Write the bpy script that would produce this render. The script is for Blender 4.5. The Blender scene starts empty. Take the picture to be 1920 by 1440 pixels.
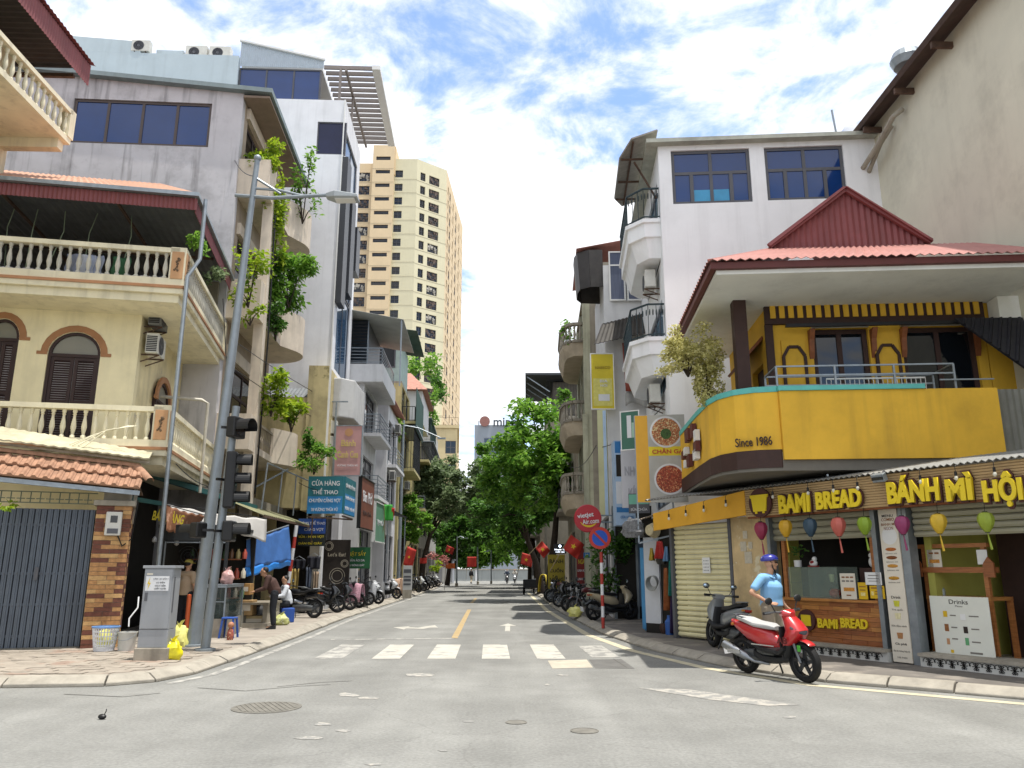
import bpy, math, random
from mathutils import Vector, Matrix, noise
random.seed(7)
R = math.radians
SC = bpy.context.scene
COL = SC.collection

# ---------------------------------------------------------------- camera
CAM_H, PITCH, FPX = 1.65, R(13.32), 1470.0
cd = bpy.data.cameras.new('camera')
cam = bpy.data.objects.new('camera', cd); COL.objects.link(cam)
cam.location = (0, 0, CAM_H); cam.rotation_euler = (R(90) + PITCH, 0, 0)
cd.sensor_width = 36; cd.lens = 36 * FPX / 1920; cd.clip_start = .1; cd.clip_end = 3000
SC.camera = cam
# ---------------------------------------------------------------- sky, sun, exposure
SUN_DIR = Vector((0.18, -0.075, 1)).normalized()          # towards the sun: almost overhead, from the right
SUN_EL = math.asin(SUN_DIR.z); SUN_AZ = math.atan2(SUN_DIR.x, SUN_DIR.y)
w = bpy.data.worlds.new('World'); SC.world = w; w.use_nodes = True
nt = w.node_tree; N = nt.nodes; LK = nt.links; N.clear()
def wn(t, **k):
    n = N.new(t)
    for a, b in k.items(): setattr(n, a, b)
    return n
def wmath(op, a, b=None, c=None, clamp=False):
    n = wn('ShaderNodeMath', operation=op, use_clamp=clamp)
    for i, v in enumerate((a, b, c)):
        if v is None: continue
        if isinstance(v, (int, float)): n.inputs[i].default_value = v
        else: LK.new(v, n.inputs[i])
    return n.outputs[0]
out = wn('ShaderNodeOutputWorld'); bg = wn('ShaderNodeBackground'); LK.new(bg.outputs[0], out.inputs[0])
sky = wn('ShaderNodeTexSky', sky_type='NISHITA'); sky.sun_disc = False
sky.sun_elevation = SUN_EL; sky.sun_rotation = SUN_AZ; sky.dust_density = .6; sky.ozone_density = 1.6; sky.altitude = 10
tc = wn('ShaderNodeTexCoord'); sp = wn('ShaderNodeSeparateXYZ'); LK.new(tc.outputs['Generated'], sp.inputs[0])
den = wmath('ADD', wmath('MAXIMUM', sp.outputs[2], 0.0), .16)
cx = wmath('DIVIDE', sp.outputs[0], den); cy = wmath('DIVIDE', sp.outputs[1], den)
cb = wn('ShaderNodeCombineXYZ'); LK.new(cx, cb.inputs[0]); LK.new(cy, cb.inputs[1]); cb.inputs[2].default_value = 4.3
def wnoise(scale, detail, rough, dist=0, off=(0, 0, 0)):
    m = wn('ShaderNodeMapping'); LK.new(cb.outputs[0], m.inputs[0]); m.inputs['Location'].default_value = off
    n = wn('ShaderNodeTexNoise'); LK.new(m.outputs[0], n.inputs['Vector'])
    n.inputs['Scale'].default_value = scale; n.inputs['Detail'].default_value = detail
    n.inputs['Roughness'].default_value = rough; n.inputs['Distortion'].default_value = dist
    return n.outputs['Fac']
big = wnoise(1.25, 3, .5, .3, (.39, -2.94, 0)); puff = wnoise(4.6, 9, .62, .35, (1.69, -1.58, 0)); fine = wnoise(17, 7, .6, .2)
dens = wmath('ADD', wmath('MULTIPLY', big, .95), wmath('ADD', wmath('MULTIPLY', puff, .75), wmath('MULTIPLY', fine, .18)))
cov = wn('ShaderNodeMapRange', interpolation_type='SMOOTHSTEP'); LK.new(dens, cov.inputs[0])
cov.inputs[1].default_value = .735; cov.inputs[2].default_value = .95; cov.inputs[3].default_value = .04
thick = wn('ShaderNodeMapRange'); LK.new(wnoise(2.6, 6, .55, .2, (7, 3, 0)), thick.inputs[0])
thick.inputs[1].default_value = .3; thick.inputs[2].default_value = .72
cc = wn('ShaderNodeMixRGB'); LK.new(thick.outputs[0], cc.inputs[0])
cc.inputs[1].default_value = (4.3, 4.42, 4.65, 1); cc.inputs[2].default_value = (6.2, 6.2, 6.2, 1)
sk2 = wn('ShaderNodeMixRGB', blend_type='MULTIPLY'); sk2.inputs[0].default_value = 1; LK.new(sky.outputs[0], sk2.inputs[1]); sk2.inputs[2].default_value = (1.0, 1.05, 1.16, 1)
mx = wn('ShaderNodeMixRGB'); LK.new(wmath('MULTIPLY', cov.outputs[0], .97), mx.inputs[0]); LK.new(sk2.outputs[0], mx.inputs[1]); LK.new(cc.outputs[0], mx.inputs[2])
LK.new(mx.outputs[0], bg.inputs[0]); bg.inputs[1].default_value = .1
sl = bpy.data.lights.new('sun', 'SUN'); sun = bpy.data.objects.new('sun', sl); COL.objects.link(sun)
sl.energy = 2.3; sl.angle = R(.5); sl.color = (1, .955, .88)
sun.location = (20, -10, 60); sun.rotation_euler = SUN_DIR.to_track_quat('Z', 'Y').to_euler()
vs = SC.view_settings; vs.view_transform = 'Standard'; vs.look = 'None'; vs.gamma = 1; vs.use_curve_mapping = False
vs.exposure = 1.38
SC.cycles.max_bounces = 6; SC.cycles.diffuse_bounces = 4; SC.cycles.glossy_bounces = 3; SC.cycles.transmission_bounces = 4
SC.cycles.use_denoising = True; SC.cycles.caustics_reflective = False; SC.cycles.caustics_refractive = False

# ---------------------------------------------------------------- where a line of sight meets a real plane of the place (metres)
CP, SP = math.cos(PITCH), math.sin(PITCH)
def ray(px, py):
    dx, dy = (px - 960) / FPX, (720 - py) / FPX
    return dx, CP - dy * SP, SP + dy * CP
def at_y(px, py, Y):
    a, b, c = ray(px, py); t = Y / b; return Vector((a * t, Y, CAM_H + c * t))
def at_z(px, py, z=0.0):
    a, b, c = ray(px, py); t = (z - CAM_H) / c; return Vector((a * t, b * t, z))
class Fr:
    """a building's own frame: x to the right, y away from the street corner, z up"""
    def __init__(s, ox, oy, ang=0): s.o = Vector((ox, oy)); s.a = R(ang); s.c, s.s = math.cos(s.a), math.sin(s.a)
    def _loc(s, px, py):
        a, b, c = ray(px, py); o = -s.o
        return (o.x * s.c + o.y * s.s, -o.x * s.s + o.y * s.c), (a * s.c + b * s.s, -a * s.s + b * s.c), c
    def fy(s, px, py, y=0.0):            # on the plane local y -> (x, z)
        (ox, oy), (a, b), c = s._loc(px, py); t = (y - oy) / b; return ox + a * t, CAM_H + c * t
    def fx(s, px, py, x=0.0):            # on the plane local x -> (y, z)
        (ox, oy), (a, b), c = s._loc(px, py); t = (x - ox) / a; return oy + b * t, CAM_H + c * t
    def fz(s, px, py, z=0.0):
        (ox, oy), (a, b), c = s._loc(px, py); t = (z - CAM_H) / c; return ox + a * t, oy + b * t
    def w(s, x, y, z=0.0): return Vector((s.o.x + x * s.c - y * s.s, s.o.y + x * s.s + y * s.c, z))
    def thing(s, name, label, cat, group=None): return thing(name, label, cat, (s.o.x, s.o.y, 0), s.a, group)

# ---------------------------------------------------------------- objects
def tag(o, label=None, cat=None, group=None, kind=None):
    if label: o['label'] = label
    if cat: o['category'] = cat
    if group: o['group'] = group
    if kind: o['kind'] = kind
    return o
def thing(name, label, cat, loc=(0, 0, 0), rz=0.0, group=None):
    o = bpy.data.objects.new(name, None); COL.objects.link(o); o.empty_display_size = .2
    o.location = loc; o.rotation_euler = (0, 0, rz)
    return tag(o, label, cat, group)
def inst(name, me, parent=None, loc=(0, 0, 0), rot=(0, 0, 0), sc=(1, 1, 1)):
    o = bpy.data.objects.new(name, me); COL.objects.link(o); o.parent = parent
    o.location = loc; o.rotation_euler = rot; o.scale = sc if not isinstance(sc, (int, float)) else (sc,) * 3
    return o
def copy_tree(o, parent=None):
    c = o.copy(); COL.objects.link(c); c.parent = parent
    for ch in list(o.children): copy_tree(ch, c)
    return c

class MB:
    def __init__(s): s.v = []; s.f = []
    def add(s, vs, fs):
        b = len(s.v); s.v += [tuple(v) for v in vs]; s.f += [tuple(i + b for i in f) for f in fs]; return s
    def box(s, x0, y0, z0, x1, y1, z1):
        if x1 < x0: x0, x1 = x1, x0
        if y1 < y0: y0, y1 = y1, y0
        if z1 < z0: z0, z1 = z1, z0
        return s.add([(x0, y0, z0), (x1, y0, z0), (x1, y1, z0), (x0, y1, z0), (x0, y0, z1), (x1, y0, z1), (x1, y1, z1), (x0, y1, z1)],
                     [(0, 3, 2, 1), (4, 5, 6, 7), (0, 1, 5, 4), (1, 2, 6, 5), (2, 3, 7, 6), (3, 0, 4, 7)])
    def cbox(s, cx, cy, cz, sx, sy, sz): return s.box(cx - sx / 2, cy - sy / 2, cz - sz / 2, cx + sx / 2, cy + sy / 2, cz + sz / 2)
    def prism(s, poly, z0, z1):
        n = len(poly); a = sum(poly[i][0] * poly[(i + 1) % n][1] - poly[(i + 1) % n][0] * poly[i][1] for i in range(n))
        if a < 0: poly = poly[::-1]
        vs = [(p[0], p[1], z0) for p in poly] + [(p[0], p[1], z1) for p in poly]
        return s.add(vs, [tuple(range(n))[::-1], tuple(range(n, 2 * n))] + [(i, (i + 1) % n, n + (i + 1) % n, n + i) for i in range(n)])
    def exy(s, poly, y0, y1):                        # an x-z outline given depth
        n = len(poly); a = sum(poly[i][0] * poly[(i + 1) % n][1] - poly[(i + 1) % n][0] * poly[i][1] for i in range(n))
        if a < 0: poly = poly[::-1]
        if y1 < y0: y0, y1 = y1, y0
        vs = [(p[0], y0, p[1]) for p in poly] + [(p[0], y1, p[1]) for p in poly]
        return s.add(vs, [tuple(range(n)), tuple(range(n, 2 * n))[::-1]] + [(i, n + i, n + (i + 1) % n, (i + 1) % n) for i in range(n)])
    def exx(s, poly, x0, x1):                        # a y-z outline given width
        m = MB().exy(poly, x0, x1); return s.add([(y, x, z) for x, y, z in m.v], [f[::-1] for f in m.f])
    def quad(s, a, b, c, d): return s.add([a, b, c, d], [(0, 1, 2, 3)])
    def tri(s, a, b, c): return s.add([a, b, c], [(0, 1, 2)])
    def bar(s, p, q, w=.04, h=None, up=(0, 0, 1)):
        p, q = Vector(p), Vector(q); d = (q - p)
        if d.length < 1e-6: return s
        d.normalize(); u = Vector(up)
        if abs(d.dot(u)) > .95: u = Vector((0, 1, 0))
        a = d.cross(u).normalized(); b = a.cross(d).normalized(); h = h or w
        r = [a * (i * w / 2) + b * (j * h / 2) for i, j in ((-1, -1), (1, -1), (1, 1), (-1, 1))]
        return s.add([p + x for x in r] + [q + x for x in r], [(0, 1, 2, 3)[::-1], (4, 5, 6, 7), (0, 1, 5, 4), (1, 2, 6, 5), (2, 3, 7, 6), (3, 0, 4, 7)])
    def tube(s, pts, r, n=8, cap=True):
        pts = [Vector(p) for p in pts]; rs = r if isinstance(r, (list, tuple)) else [r] * len(pts); base = len(s.v); prev = None
        for i, p in enumerate(pts):
            d = (pts[min(i + 1, len(pts) - 1)] - pts[max(i - 1, 0)]).normalized()
            if prev is None:
                a = d.orthogonal().normalized()
            else:
                a = (prev - d * prev.dot(d)); a = a.normalized() if a.length > 1e-5 else d.orthogonal().normalized()
            prev = a; b = d.cross(a)
            for k in range(n):
                t = 2 * math.pi * k / n; s.v.append(tuple(p + (a * math.cos(t) + b * math.sin(t)) * rs[i]))
        for i in range(len(pts) - 1):
            for k in range(n):
                k2 = (k + 1) % n; s.f.append((base + i * n + k, base + i * n + k2, base + (i + 1) * n + k2, base + (i + 1) * n + k))
        if cap:
            s.f.append(tuple(base + k for k in range(n))[::-1]); e = base + (len(pts) - 1) * n; s.f.append(tuple(e + k for k in range(n)))
        return s
    def lathe(s, prof, c=(0, 0, 0), n=16, axis='z', a0=0, a1=2 * math.pi, cap=True):
        full = abs(a1 - a0 - 2 * math.pi) < 1e-6; m = n if full else n + 1; b = len(s.v); c = Vector(c)
        for r, h in prof:
            for k in range(m):
                t = a0 + (a1 - a0) * k / n; x, y = r * math.cos(t), r * math.sin(t)
                p = {'z': (x, y, h), 'y': (x, h, y), 'x': (h, x, y)}[axis]; s.v.append(tuple(c + Vector(p)))
        for i in range(len(prof) - 1):
            for k in range(n):
                k2 = (k + 1) % m; q = (b + i * m + k, b + i * m + k2, b + (i + 1) * m + k2, b + (i + 1) * m + k)
                s.f.append(q if axis != 'y' else q[::-1])
        ring = len(prof) == 4 and prof[0][0] == prof[3][0] != prof[1][0] == prof[2][0]
        if ring:
            for k in range(n):
                k2 = (k + 1) % m; q = (b + 3 * m + k, b + 3 * m + k2, b + k2, b + k); s.f.append(q if axis != 'y' else q[::-1])
        if full and cap and not ring and not (len(prof) == 2 and prof[0][1] == prof[1][1]):
            for i, fl in ((0, True), (len(prof) - 1, False)):
                if prof[i][0] > 1e-4:
                    q = tuple(b + i * m + k for k in range(n)); s.f.append(q[::-1] if fl != (axis == 'y') else q)
        return s
    def loft(s, rings, cap=True):
        b = len(s.v); n = len(rings[0])
        for r in rings: s.v += [tuple(p) for p in r]
        for i in range(len(rings) - 1):
            for k in range(n):
                k2 = (k + 1) % n; s.f.append((b + i * n + k, b + i * n + k2, b + (i + 1) * n + k2, b + (i + 1) * n + k))
        if cap:
            s.f.append(tuple(b + k for k in range(n))[::-1]); e = b + (len(rings) - 1) * n; s.f.append(tuple(e + k for k in range(n)))
        return s
    def ball(s, c, r, n=10, m=7):
        rx, ry, rz = r if isinstance(r, (list, tuple)) else (r, r, r); c = Vector(c)
        rings = []
        for i in range(m + 1):
            ph = -math.pi / 2 + math.pi * i / m; k = max(math.cos(ph), .02)
            rings.append([c + Vector((rx * k * math.cos(2 * math.pi * j / n), ry * k * math.sin(2 * math.pi * j / n), rz * math.sin(ph))) for j in range(n)])
        return s.loft(rings)
    def grid(s, fn, nu, nv):
        b = len(s.v)
        for j in range(nv + 1):
            for i in range(nu + 1): s.v.append(tuple(fn(i / nu, j / nv)))
        for j in range(nv):
            for i in range(nu):
                a = b + j * (nu + 1) + i; s.f.append((a, a + 1, a + nu + 2, a + nu + 1))
        return s
    def each(s, name, mat, parent=None, **k):
        for i in range(0, len(s.v), 8):
            m = MB(); m.add(s.v[i:i + 8], [tuple(q - i for q in f) for f in s.f[i // 8 * 6:i // 8 * 6 + 6]]); o = m.build(name, mat, parent, **k)
        return o
    def xf(s, m): s.v = [tuple(m @ Vector(v)) for v in s.v]; return s
    def mesh(s, name, mat, smooth=False):
        me = bpy.data.meshes.new(name); me.from_pydata(s.v, [], s.f); me.update()
        if mat is not None: me.materials.append(mat)
        if smooth:
            me.shade_smooth(); me.set_sharp_from_angle(angle=R(38))
        return me
    def build(s, name, mat, parent=None, smooth=False, bevel=0, thick=0, loc=(0, 0, 0), rot=(0, 0, 0)):
        o = inst(name, s.mesh(name, mat, smooth), parent, loc, rot)
        if thick:
            m = o.modifiers.new('thick', 'SOLIDIFY'); m.thickness = thick; m.offset = 0
        if bevel:
            m = o.modifiers.new('bevel', 'BEVEL'); m.width = bevel; m.segments = 2; m.limit_method = 'ANGLE'
        return o
def box(name, mat, parent, *b, **k): return MB().box(*b).build(name, mat, parent, **k)

# ---------------------------------------------------------------- lettering (the built-in font, turned to mesh at the end)
TEXTS = []
def text(s, mat, parent, loc, w, h, rot=(90, 0, 0), ext=.004, bold=0, name='lettering', keep=False):
    cu = bpy.data.curves.new(name, 'FONT'); cu.body = s; cu.align_x = 'CENTER'; cu.align_y = 'CENTER'; cu.extrude = .02; cu.offset = bold
    cu.space_line = .82; cu.resolution_u = 4
    o = bpy.data.objects.new(name, cu); COL.objects.link(o); o.parent = parent; o.location = loc; o.rotation_euler = [R(a) for a in rot]
    TEXTS.append((o, w, h, ext, mat, name)); return o
def finish_texts():
    bpy.context.view_layer.update(); dg = bpy.context.evaluated_depsgraph_get(); jobs = []
    for o, w, h, ext, mat, name in TEXTS: jobs.append(bpy.data.meshes.new_from_object(o.evaluated_get(dg)))
    for (o, w, h, ext, mat, name), me in zip(TEXTS, jobs):
        if len(me.vertices):
            lo = [min(v.co[i] for v in me.vertices) for i in range(3)]; hi = [max(v.co[i] for v in me.vertices) for i in range(3)]
            sc = [w / max(hi[0] - lo[0], 1e-4), h / max(hi[1] - lo[1], 1e-4), ext / max(hi[2] - lo[2], 1e-4)]
            for v in me.vertices: v.co = [(v.co[i] - (lo[i] + hi[i]) / 2) * sc[i] for i in range(3)]
        me.materials.clear(); me.materials.append(mat)
        n = bpy.data.objects.new(name, me); COL.objects.link(n); n.parent = o.parent; n.location = o.location; n.rotation_euler = o.rotation_euler
        for k in o.keys(): n[k] = o[k]
        cu = o.data; bpy.data.objects.remove(o); bpy.data.curves.remove(cu)

# ---------------------------------------------------------------- materials
def lin(c):
    if isinstance(c, str): c = [int(c[i:i + 2], 16) / 255 for i in (1, 3, 5)]
    return tuple(x / 12.92 if x <= .04045 else ((x + .055) / 1.055) ** 2.4 for x in c)
MATS = {}
def M(name, col, rough=.75, var=.12, scale=2.5, streak=0.0, dirt=0.0, bump=0.0, bscale=60, metal=0.0, spec=.4, dirtcol='#3a352e', emit=0.0, coat=0.0, patch=None, pscale=1.0, pmin=.58, aniso=(1, 1, 1)):
    if name in MATS: return MATS[name]
    m = bpy.data.materials.new(name); m.use_nodes = True; MATS[name] = m
    t = m.node_tree; b = t.nodes['Principled BSDF']; L = t.links
    c = lin(col); b.inputs['Roughness'].default_value = rough; b.inputs['Metallic'].default_value = metal
    b.inputs['Specular IOR Level'].default_value = spec; b.inputs['Coat Weight'].default_value = coat
    m.diffuse_color = (*c, 1)
    g = t.nodes.new('ShaderNodeNewGeometry')
    def noise_(sc, det=5, r=.6, vec=None):
        n = t.nodes.new('ShaderNodeTexNoise'); n.inputs['Scale'].default_value = sc; n.inputs['Detail'].default_value = det; n.inputs['Roughness'].default_value = r
        L.new(vec or g.outputs['Position'], n.inputs['Vector']); return n.outputs['Fac']
    def mapr(v, a, b_, c_=0, d=1):
        n = t.nodes.new('ShaderNodeMapRange'); L.new(v, n.inputs[0])
        for i, x in zip((1, 2, 3, 4), (a, b_, c_, d)): n.inputs[i].default_value = x
        return n.outputs[0]
    def mix(f, a, b_, mode='MIX'):
        n = t.nodes.new('ShaderNodeMixRGB'); n.blend_type = mode
        for i, x in enumerate((f, a, b_)):
            if isinstance(x, (int, float)): n.inputs[i].default_value = x
            elif isinstance(x, tuple): n.inputs[i].default_value = (*x[:3], 1)
            else: L.new(x, n.inputs[i])
        return n.outputs[0]
    vec = None
    if aniso != (1, 1, 1):
        mp = t.nodes.new('ShaderNodeMapping'); mp.inputs['Scale'].default_value = aniso; L.new(g.outputs['Position'], mp.inputs[0]); vec = mp.outputs[0]
    cur = c
    if var:
        d = tuple(max(0, x * (1 - var * 1.6)) for x in c); u = tuple(min(1, x * (1 + var)) for x in c)
        cur = mix(mapr(noise_(scale, 6, .62, vec), .28, .72), d, u)
    if patch:
        cur = mix(mapr(noise_(pscale, 8, .65), pmin, pmin + .05), cur, lin(patch))
    if streak:
        mp = t.nodes.new('ShaderNodeMapping'); mp.inputs['Scale'].default_value = (3.2, 3.2, .22); L.new(g.outputs['Position'], mp.inputs[0])
        a = mapr(noise_(1.0, 6, .6, mp.outputs[0]), .52, .78, 0, streak); cur = mix(a, cur, lin(dirtcol))
    if dirt:
        a = mapr(noise_(.9, 9, .7), .5, .8, 0, dirt); cur = mix(a, cur, lin(dirtcol))
    if isinstance(cur, tuple): b.inputs['Base Color'].default_value = (*cur, 1)
    else: L.new(cur, b.inputs['Base Color'])
    if bump:
        n = t.nodes.new('ShaderNodeBump'); n.inputs['Strength'].default_value = bump; n.inputs['Distance'].default_value = .02
        L.new(noise_(bscale, 6, .6), n.inputs['Height']); L.new(n.outputs[0], b.inputs['Normal'])
    if emit:
        b.inputs['Emission Color'].default_value = (*c, 1); b.inputs['Emission Strength'].default_value = emit
    return m
def leafmat(name, c1, c2, trans=.35, rough=.5):
    if name in MATS: return MATS[name]
    m = bpy.data.materials.new(name); m.use_nodes = True; MATS[name] = m; t = m.node_tree; L = t.links; b = t.nodes['Principled BSDF']
    g = t.nodes.new('ShaderNodeNewGeometry'); n = t.nodes.new('ShaderNodeTexNoise'); n.inputs['Scale'].default_value = 1.3; n.inputs['Detail'].default_value = 3
    L.new(g.outputs['Position'], n.inputs['Vector'])
    ad = t.nodes.new('ShaderNodeMath'); ad.operation = 'ADD'; L.new(g.outputs['Random Per Island'], ad.inputs[0]); L.new(n.outputs['Fac'], ad.inputs[1])
    mr = t.nodes.new('ShaderNodeMapRange'); mr.inputs[1].default_value = .45; mr.inputs[2].default_value = 1.5; L.new(ad.outputs[0], mr.inputs[0])
    mx = t.nodes.new('ShaderNodeMixRGB'); L.new(mr.outputs[0], mx.inputs[0]); mx.inputs[1].default_value = (*lin(c1), 1); mx.inputs[2].default_value = (*lin(c2), 1)
    L.new(mx.outputs[0], b.inputs['Base Color']); b.inputs['Roughness'].default_value = rough; b.inputs['Specular IOR Level'].default_value = .35
    tr = t.nodes.new('ShaderNodeBsdfTranslucent'); L.new(mx.outputs[0], tr.inputs[0]); ms = t.nodes.new('ShaderNodeMixShader'); ms.inputs[0].default_value = trans
    L.new(b.outputs[0], ms.inputs[1]); L.new(tr.outputs[0], ms.inputs[2]); L.new(ms.outputs[0], t.nodes['Material Output'].inputs[0]); return m
def glass(name, col, rough=.03, alpha=1.0, spec=.6):
    if name in MATS: return MATS[name]
    m = M(name, col, rough, var=.1, scale=.7, spec=spec)
    if alpha < 1:
        t = m.node_tree; tp = t.nodes.new('ShaderNodeBsdfTransparent'); ms = t.nodes.new('ShaderNodeMixShader'); ms.inputs[0].default_value = alpha
        t.links.new(tp.outputs[0], ms.inputs[1]); t.links.new(t.nodes['Principled BSDF'].outputs[0], ms.inputs[2]); t.links.new(ms.outputs[0], t.nodes['Material Output'].inputs[0])
    return m
WHITE = M('white paint', '#d9d9d6', .55, .05); BLACK = M('black plastic', '#161617', .45, .1); DARK = M('interior shade', '#2b2823', .9, .25, 1.5)  # DARK blocks stand in for unlit rooms: shade put into the colour
GREYMET = M('galvanised steel', '#8f979d', .45, .12, 6, metal=.6, dirt=.25); CONC = M('weathered concrete', '#a19a8c', .9, .16, 2, streak=.5, dirt=.4, bump=.25)
RUST = M('rusty iron', '#5a463a', .85, .3, 5); CREAM = M('cream paint', '#e0d8bc', .8, .08, 1.5, streak=.35, dirt=.22, bump=.08)
YWALL = M('pale yellow stucco', '#eae0bc', .85, .07, 1.2, streak=.16, dirt=.14, bump=.08); TERRA = M('terracotta tile', '#a07a62', .85, .22, 7, dirt=.35, bump=.15)
ORNG = M('orange brown trim', '#a07452', .75, .12); SHUT = M('dark brown shutter', '#352525', .6, .12); MAROON = M('maroon roof sheet', '#824a4b', .6, .12, 2, streak=.25)
BLUEGL = glass('blue tinted glass', '#17386f', .06); DARKGL = glass('dark window glass', '#14181d'); FRAMEG = M('grey window frame', '#55565b', .5, .08)
GREENL = leafmat('deep green leaf', '#2a4e1c', '#648f3a', .5); LIMEL = leafmat('lime leaf', '#5f841a', '#a9bb34', .5); MIDL = leafmat('mid green leaf', '#38661c', '#8ab446', .5)
OLIVEL = leafmat('grey green leaf', '#465a38', '#94a67a', .5); PALEFL = leafmat('pale blossom', '#8d8a3c', '#e6dfa0', .3)
BARK = M('tree bark', '#3b3128', .95, .3, 9, bump=.6, bscale=25)
RUBBER = M('tyre rubber', '#141414', .8, .1); CHROME = M('chrome', '#c9ccd0', .15, .0, metal=1)

# ---------------------------------------------------------------- walls with real openings
def wall_y(x0, x1, z0, z1, y0, y1, openings, mb=None):
    """a wall facing -y from x0 to x1 with rectangular openings (ox0, oz0, ox1, oz1)"""
    mb = mb or MB(); xs = sorted({x0, x1, *[min(max(o[i], x0), x1) for o in openings for i in (0, 2)]}); zs = sorted({z0, z1, *[min(max(o[i], z0), z1) for o in openings for i in (1, 3)]})
    for i in range(len(xs) - 1):
        run = None
        for j in range(len(zs) - 1):
            cxm, czm = (xs[i] + xs[i + 1]) / 2, (zs[j] + zs[j + 1]) / 2
            hole = any(o[0] < cxm < o[2] and o[1] < czm < o[3] for o in openings)
            if not hole: run = [zs[j], zs[j + 1]] if run is None else [run[0], zs[j + 1]]
            if run and (hole or j == len(zs) - 2): mb.box(xs[i], y0, run[0], xs[i + 1], y1, run[1]); run = None
    return mb
def wall_x(y0, y1, z0, z1, x0, x1, openings):
    m = wall_y(y0, y1, z0, z1, x0, x1, openings); m2 = MB(); m2.add([(b, a, c) for a, b, c in m.v], [f[::-1] for f in m.f]); return m2
def window(parent, x0, z0, x1, z1, y=0.0, face='y', cols=2, rows=1, fm=None, gm=None, fw=.06, inset=.08, name='window', transom=None):
    """frame with mullions, each pane its own child; face 'y' looks to -y, 'x' looks to +x, 'X' to -x"""
    fm = fm or FRAMEG; gm = gm or DARKGL
    def bx(mb, a0, d0, c0, a1, d1, c1):
        if face == 'y': mb.box(a0, y + d0, c0, a1, y + d1, c1)
        elif face == 'x': mb.box(y - d1, a0, c0, y - d0, a1, c1)
        else: mb.box(y + d0, a0, c0, y + d1, a1, c1)
        return mb
    mb = MB(); d0, d1 = inset, inset + .07
    for a in (x0, x1 - fw): bx(mb, a, d0, z0, a + fw, d1, z1)
    for a in (z0, z1 - fw): bx(mb, x0 + fw, d0, a, x1 - fw, d1, a + fw)
    zc = [z0 + (z1 - z0) * i / rows for i in range(rows + 1)]
    if transom: zc = [z0, transom, z1]; rows = 2
    xc = [x0 + (x1 - x0) * i / cols for i in range(cols + 1)]
    for a in xc[1:-1]: bx(mb, a - fw / 2, d0 + .004, z0 + fw, a + fw / 2, d1 - .004, z1 - fw)
    for a in zc[1:-1]: bx(mb, x0 + fw, d0 + .008, a - fw / 2, x1 - fw, d1 - .008, a + fw / 2)
    f = mb.build(name, fm, parent)
    for i in range(cols):
        for j in range(rows):
            p = MB(); bx(p, xc[i] + fw * .3, d0 + .03, zc[j] + fw * .3, xc[i + 1] - fw * .3, d0 + .042, zc[j + 1] - fw * .3); p.build('pane', gm, f)
    return f
def corrugated(mb, p00, p10, p01, p11, pitch=.12, amp=.025, nrm=None):
    """wavy sheet: p00-p10 runs across the waves, p00-p01 along them"""
    p00, p10, p01, p11 = map(Vector, (p00, p10, p01, p11)); n = (nrm and Vector(nrm)) or (p10 - p00).cross(p01 - p00).normalized()
    k = max(4, int((p10 - p00).length / pitch * 4)); 
    def fn(u, v): return p00.lerp(p10, u).lerp(p01.lerp(p11, u), v) + n * (amp * (1 - abs(((u * k / 4) % 1) * 2 - 1) * 2) * .5)
    return mb.grid(fn, k, 2)
BAL_PROF = [(.055, 0), (.055, .05), (.03, .08), (.045, .16), (.062, .25), (.05, .36), (.032, .46), (.028, .52), (.045, .54), (.03, .56), (.05, .6), (.05, .66)]
BALM = {}
def balustrade(parent, pts, z, mat, bmat, h=.92, step=.23, name='balustrade', posts=True):
    """low kerb, turned balusters (one object each) and a coping along a line of points"""
    key = bmat.name
    if key not in BALM: BALM[key] = MB().lathe(BAL_PROF, n=8).mesh('baluster', bmat, True)
    k = h - .66 - .12; base = MB(); cop = MB()
    o = None
    for a, b in zip(pts[:-1], pts[1:]):
        a, b = Vector((*a, 0)), Vector((*b, 0)); base.bar(a + Vector((0, 0, z + k / 2)), b + Vector((0, 0, z + k / 2)), .16, k); cop.bar(a + Vector((0, 0, z + h - .06)), b + Vector((0, 0, z + h - .06)), .2, .118)
    o = base.build(name, mat, parent); cop.build('coping', mat, o)
    for a, b in zip(pts[:-1], pts[1:]):
        a, b = Vector((*a, 0)), Vector((*b, 0)); n = max(1, int((b - a).length / step))
        for i in range(n):
            p = a.lerp(b, (i + .5) / n); inst('baluster', BALM[key], o, (p.x, p.y, z + k))
    return o
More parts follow.
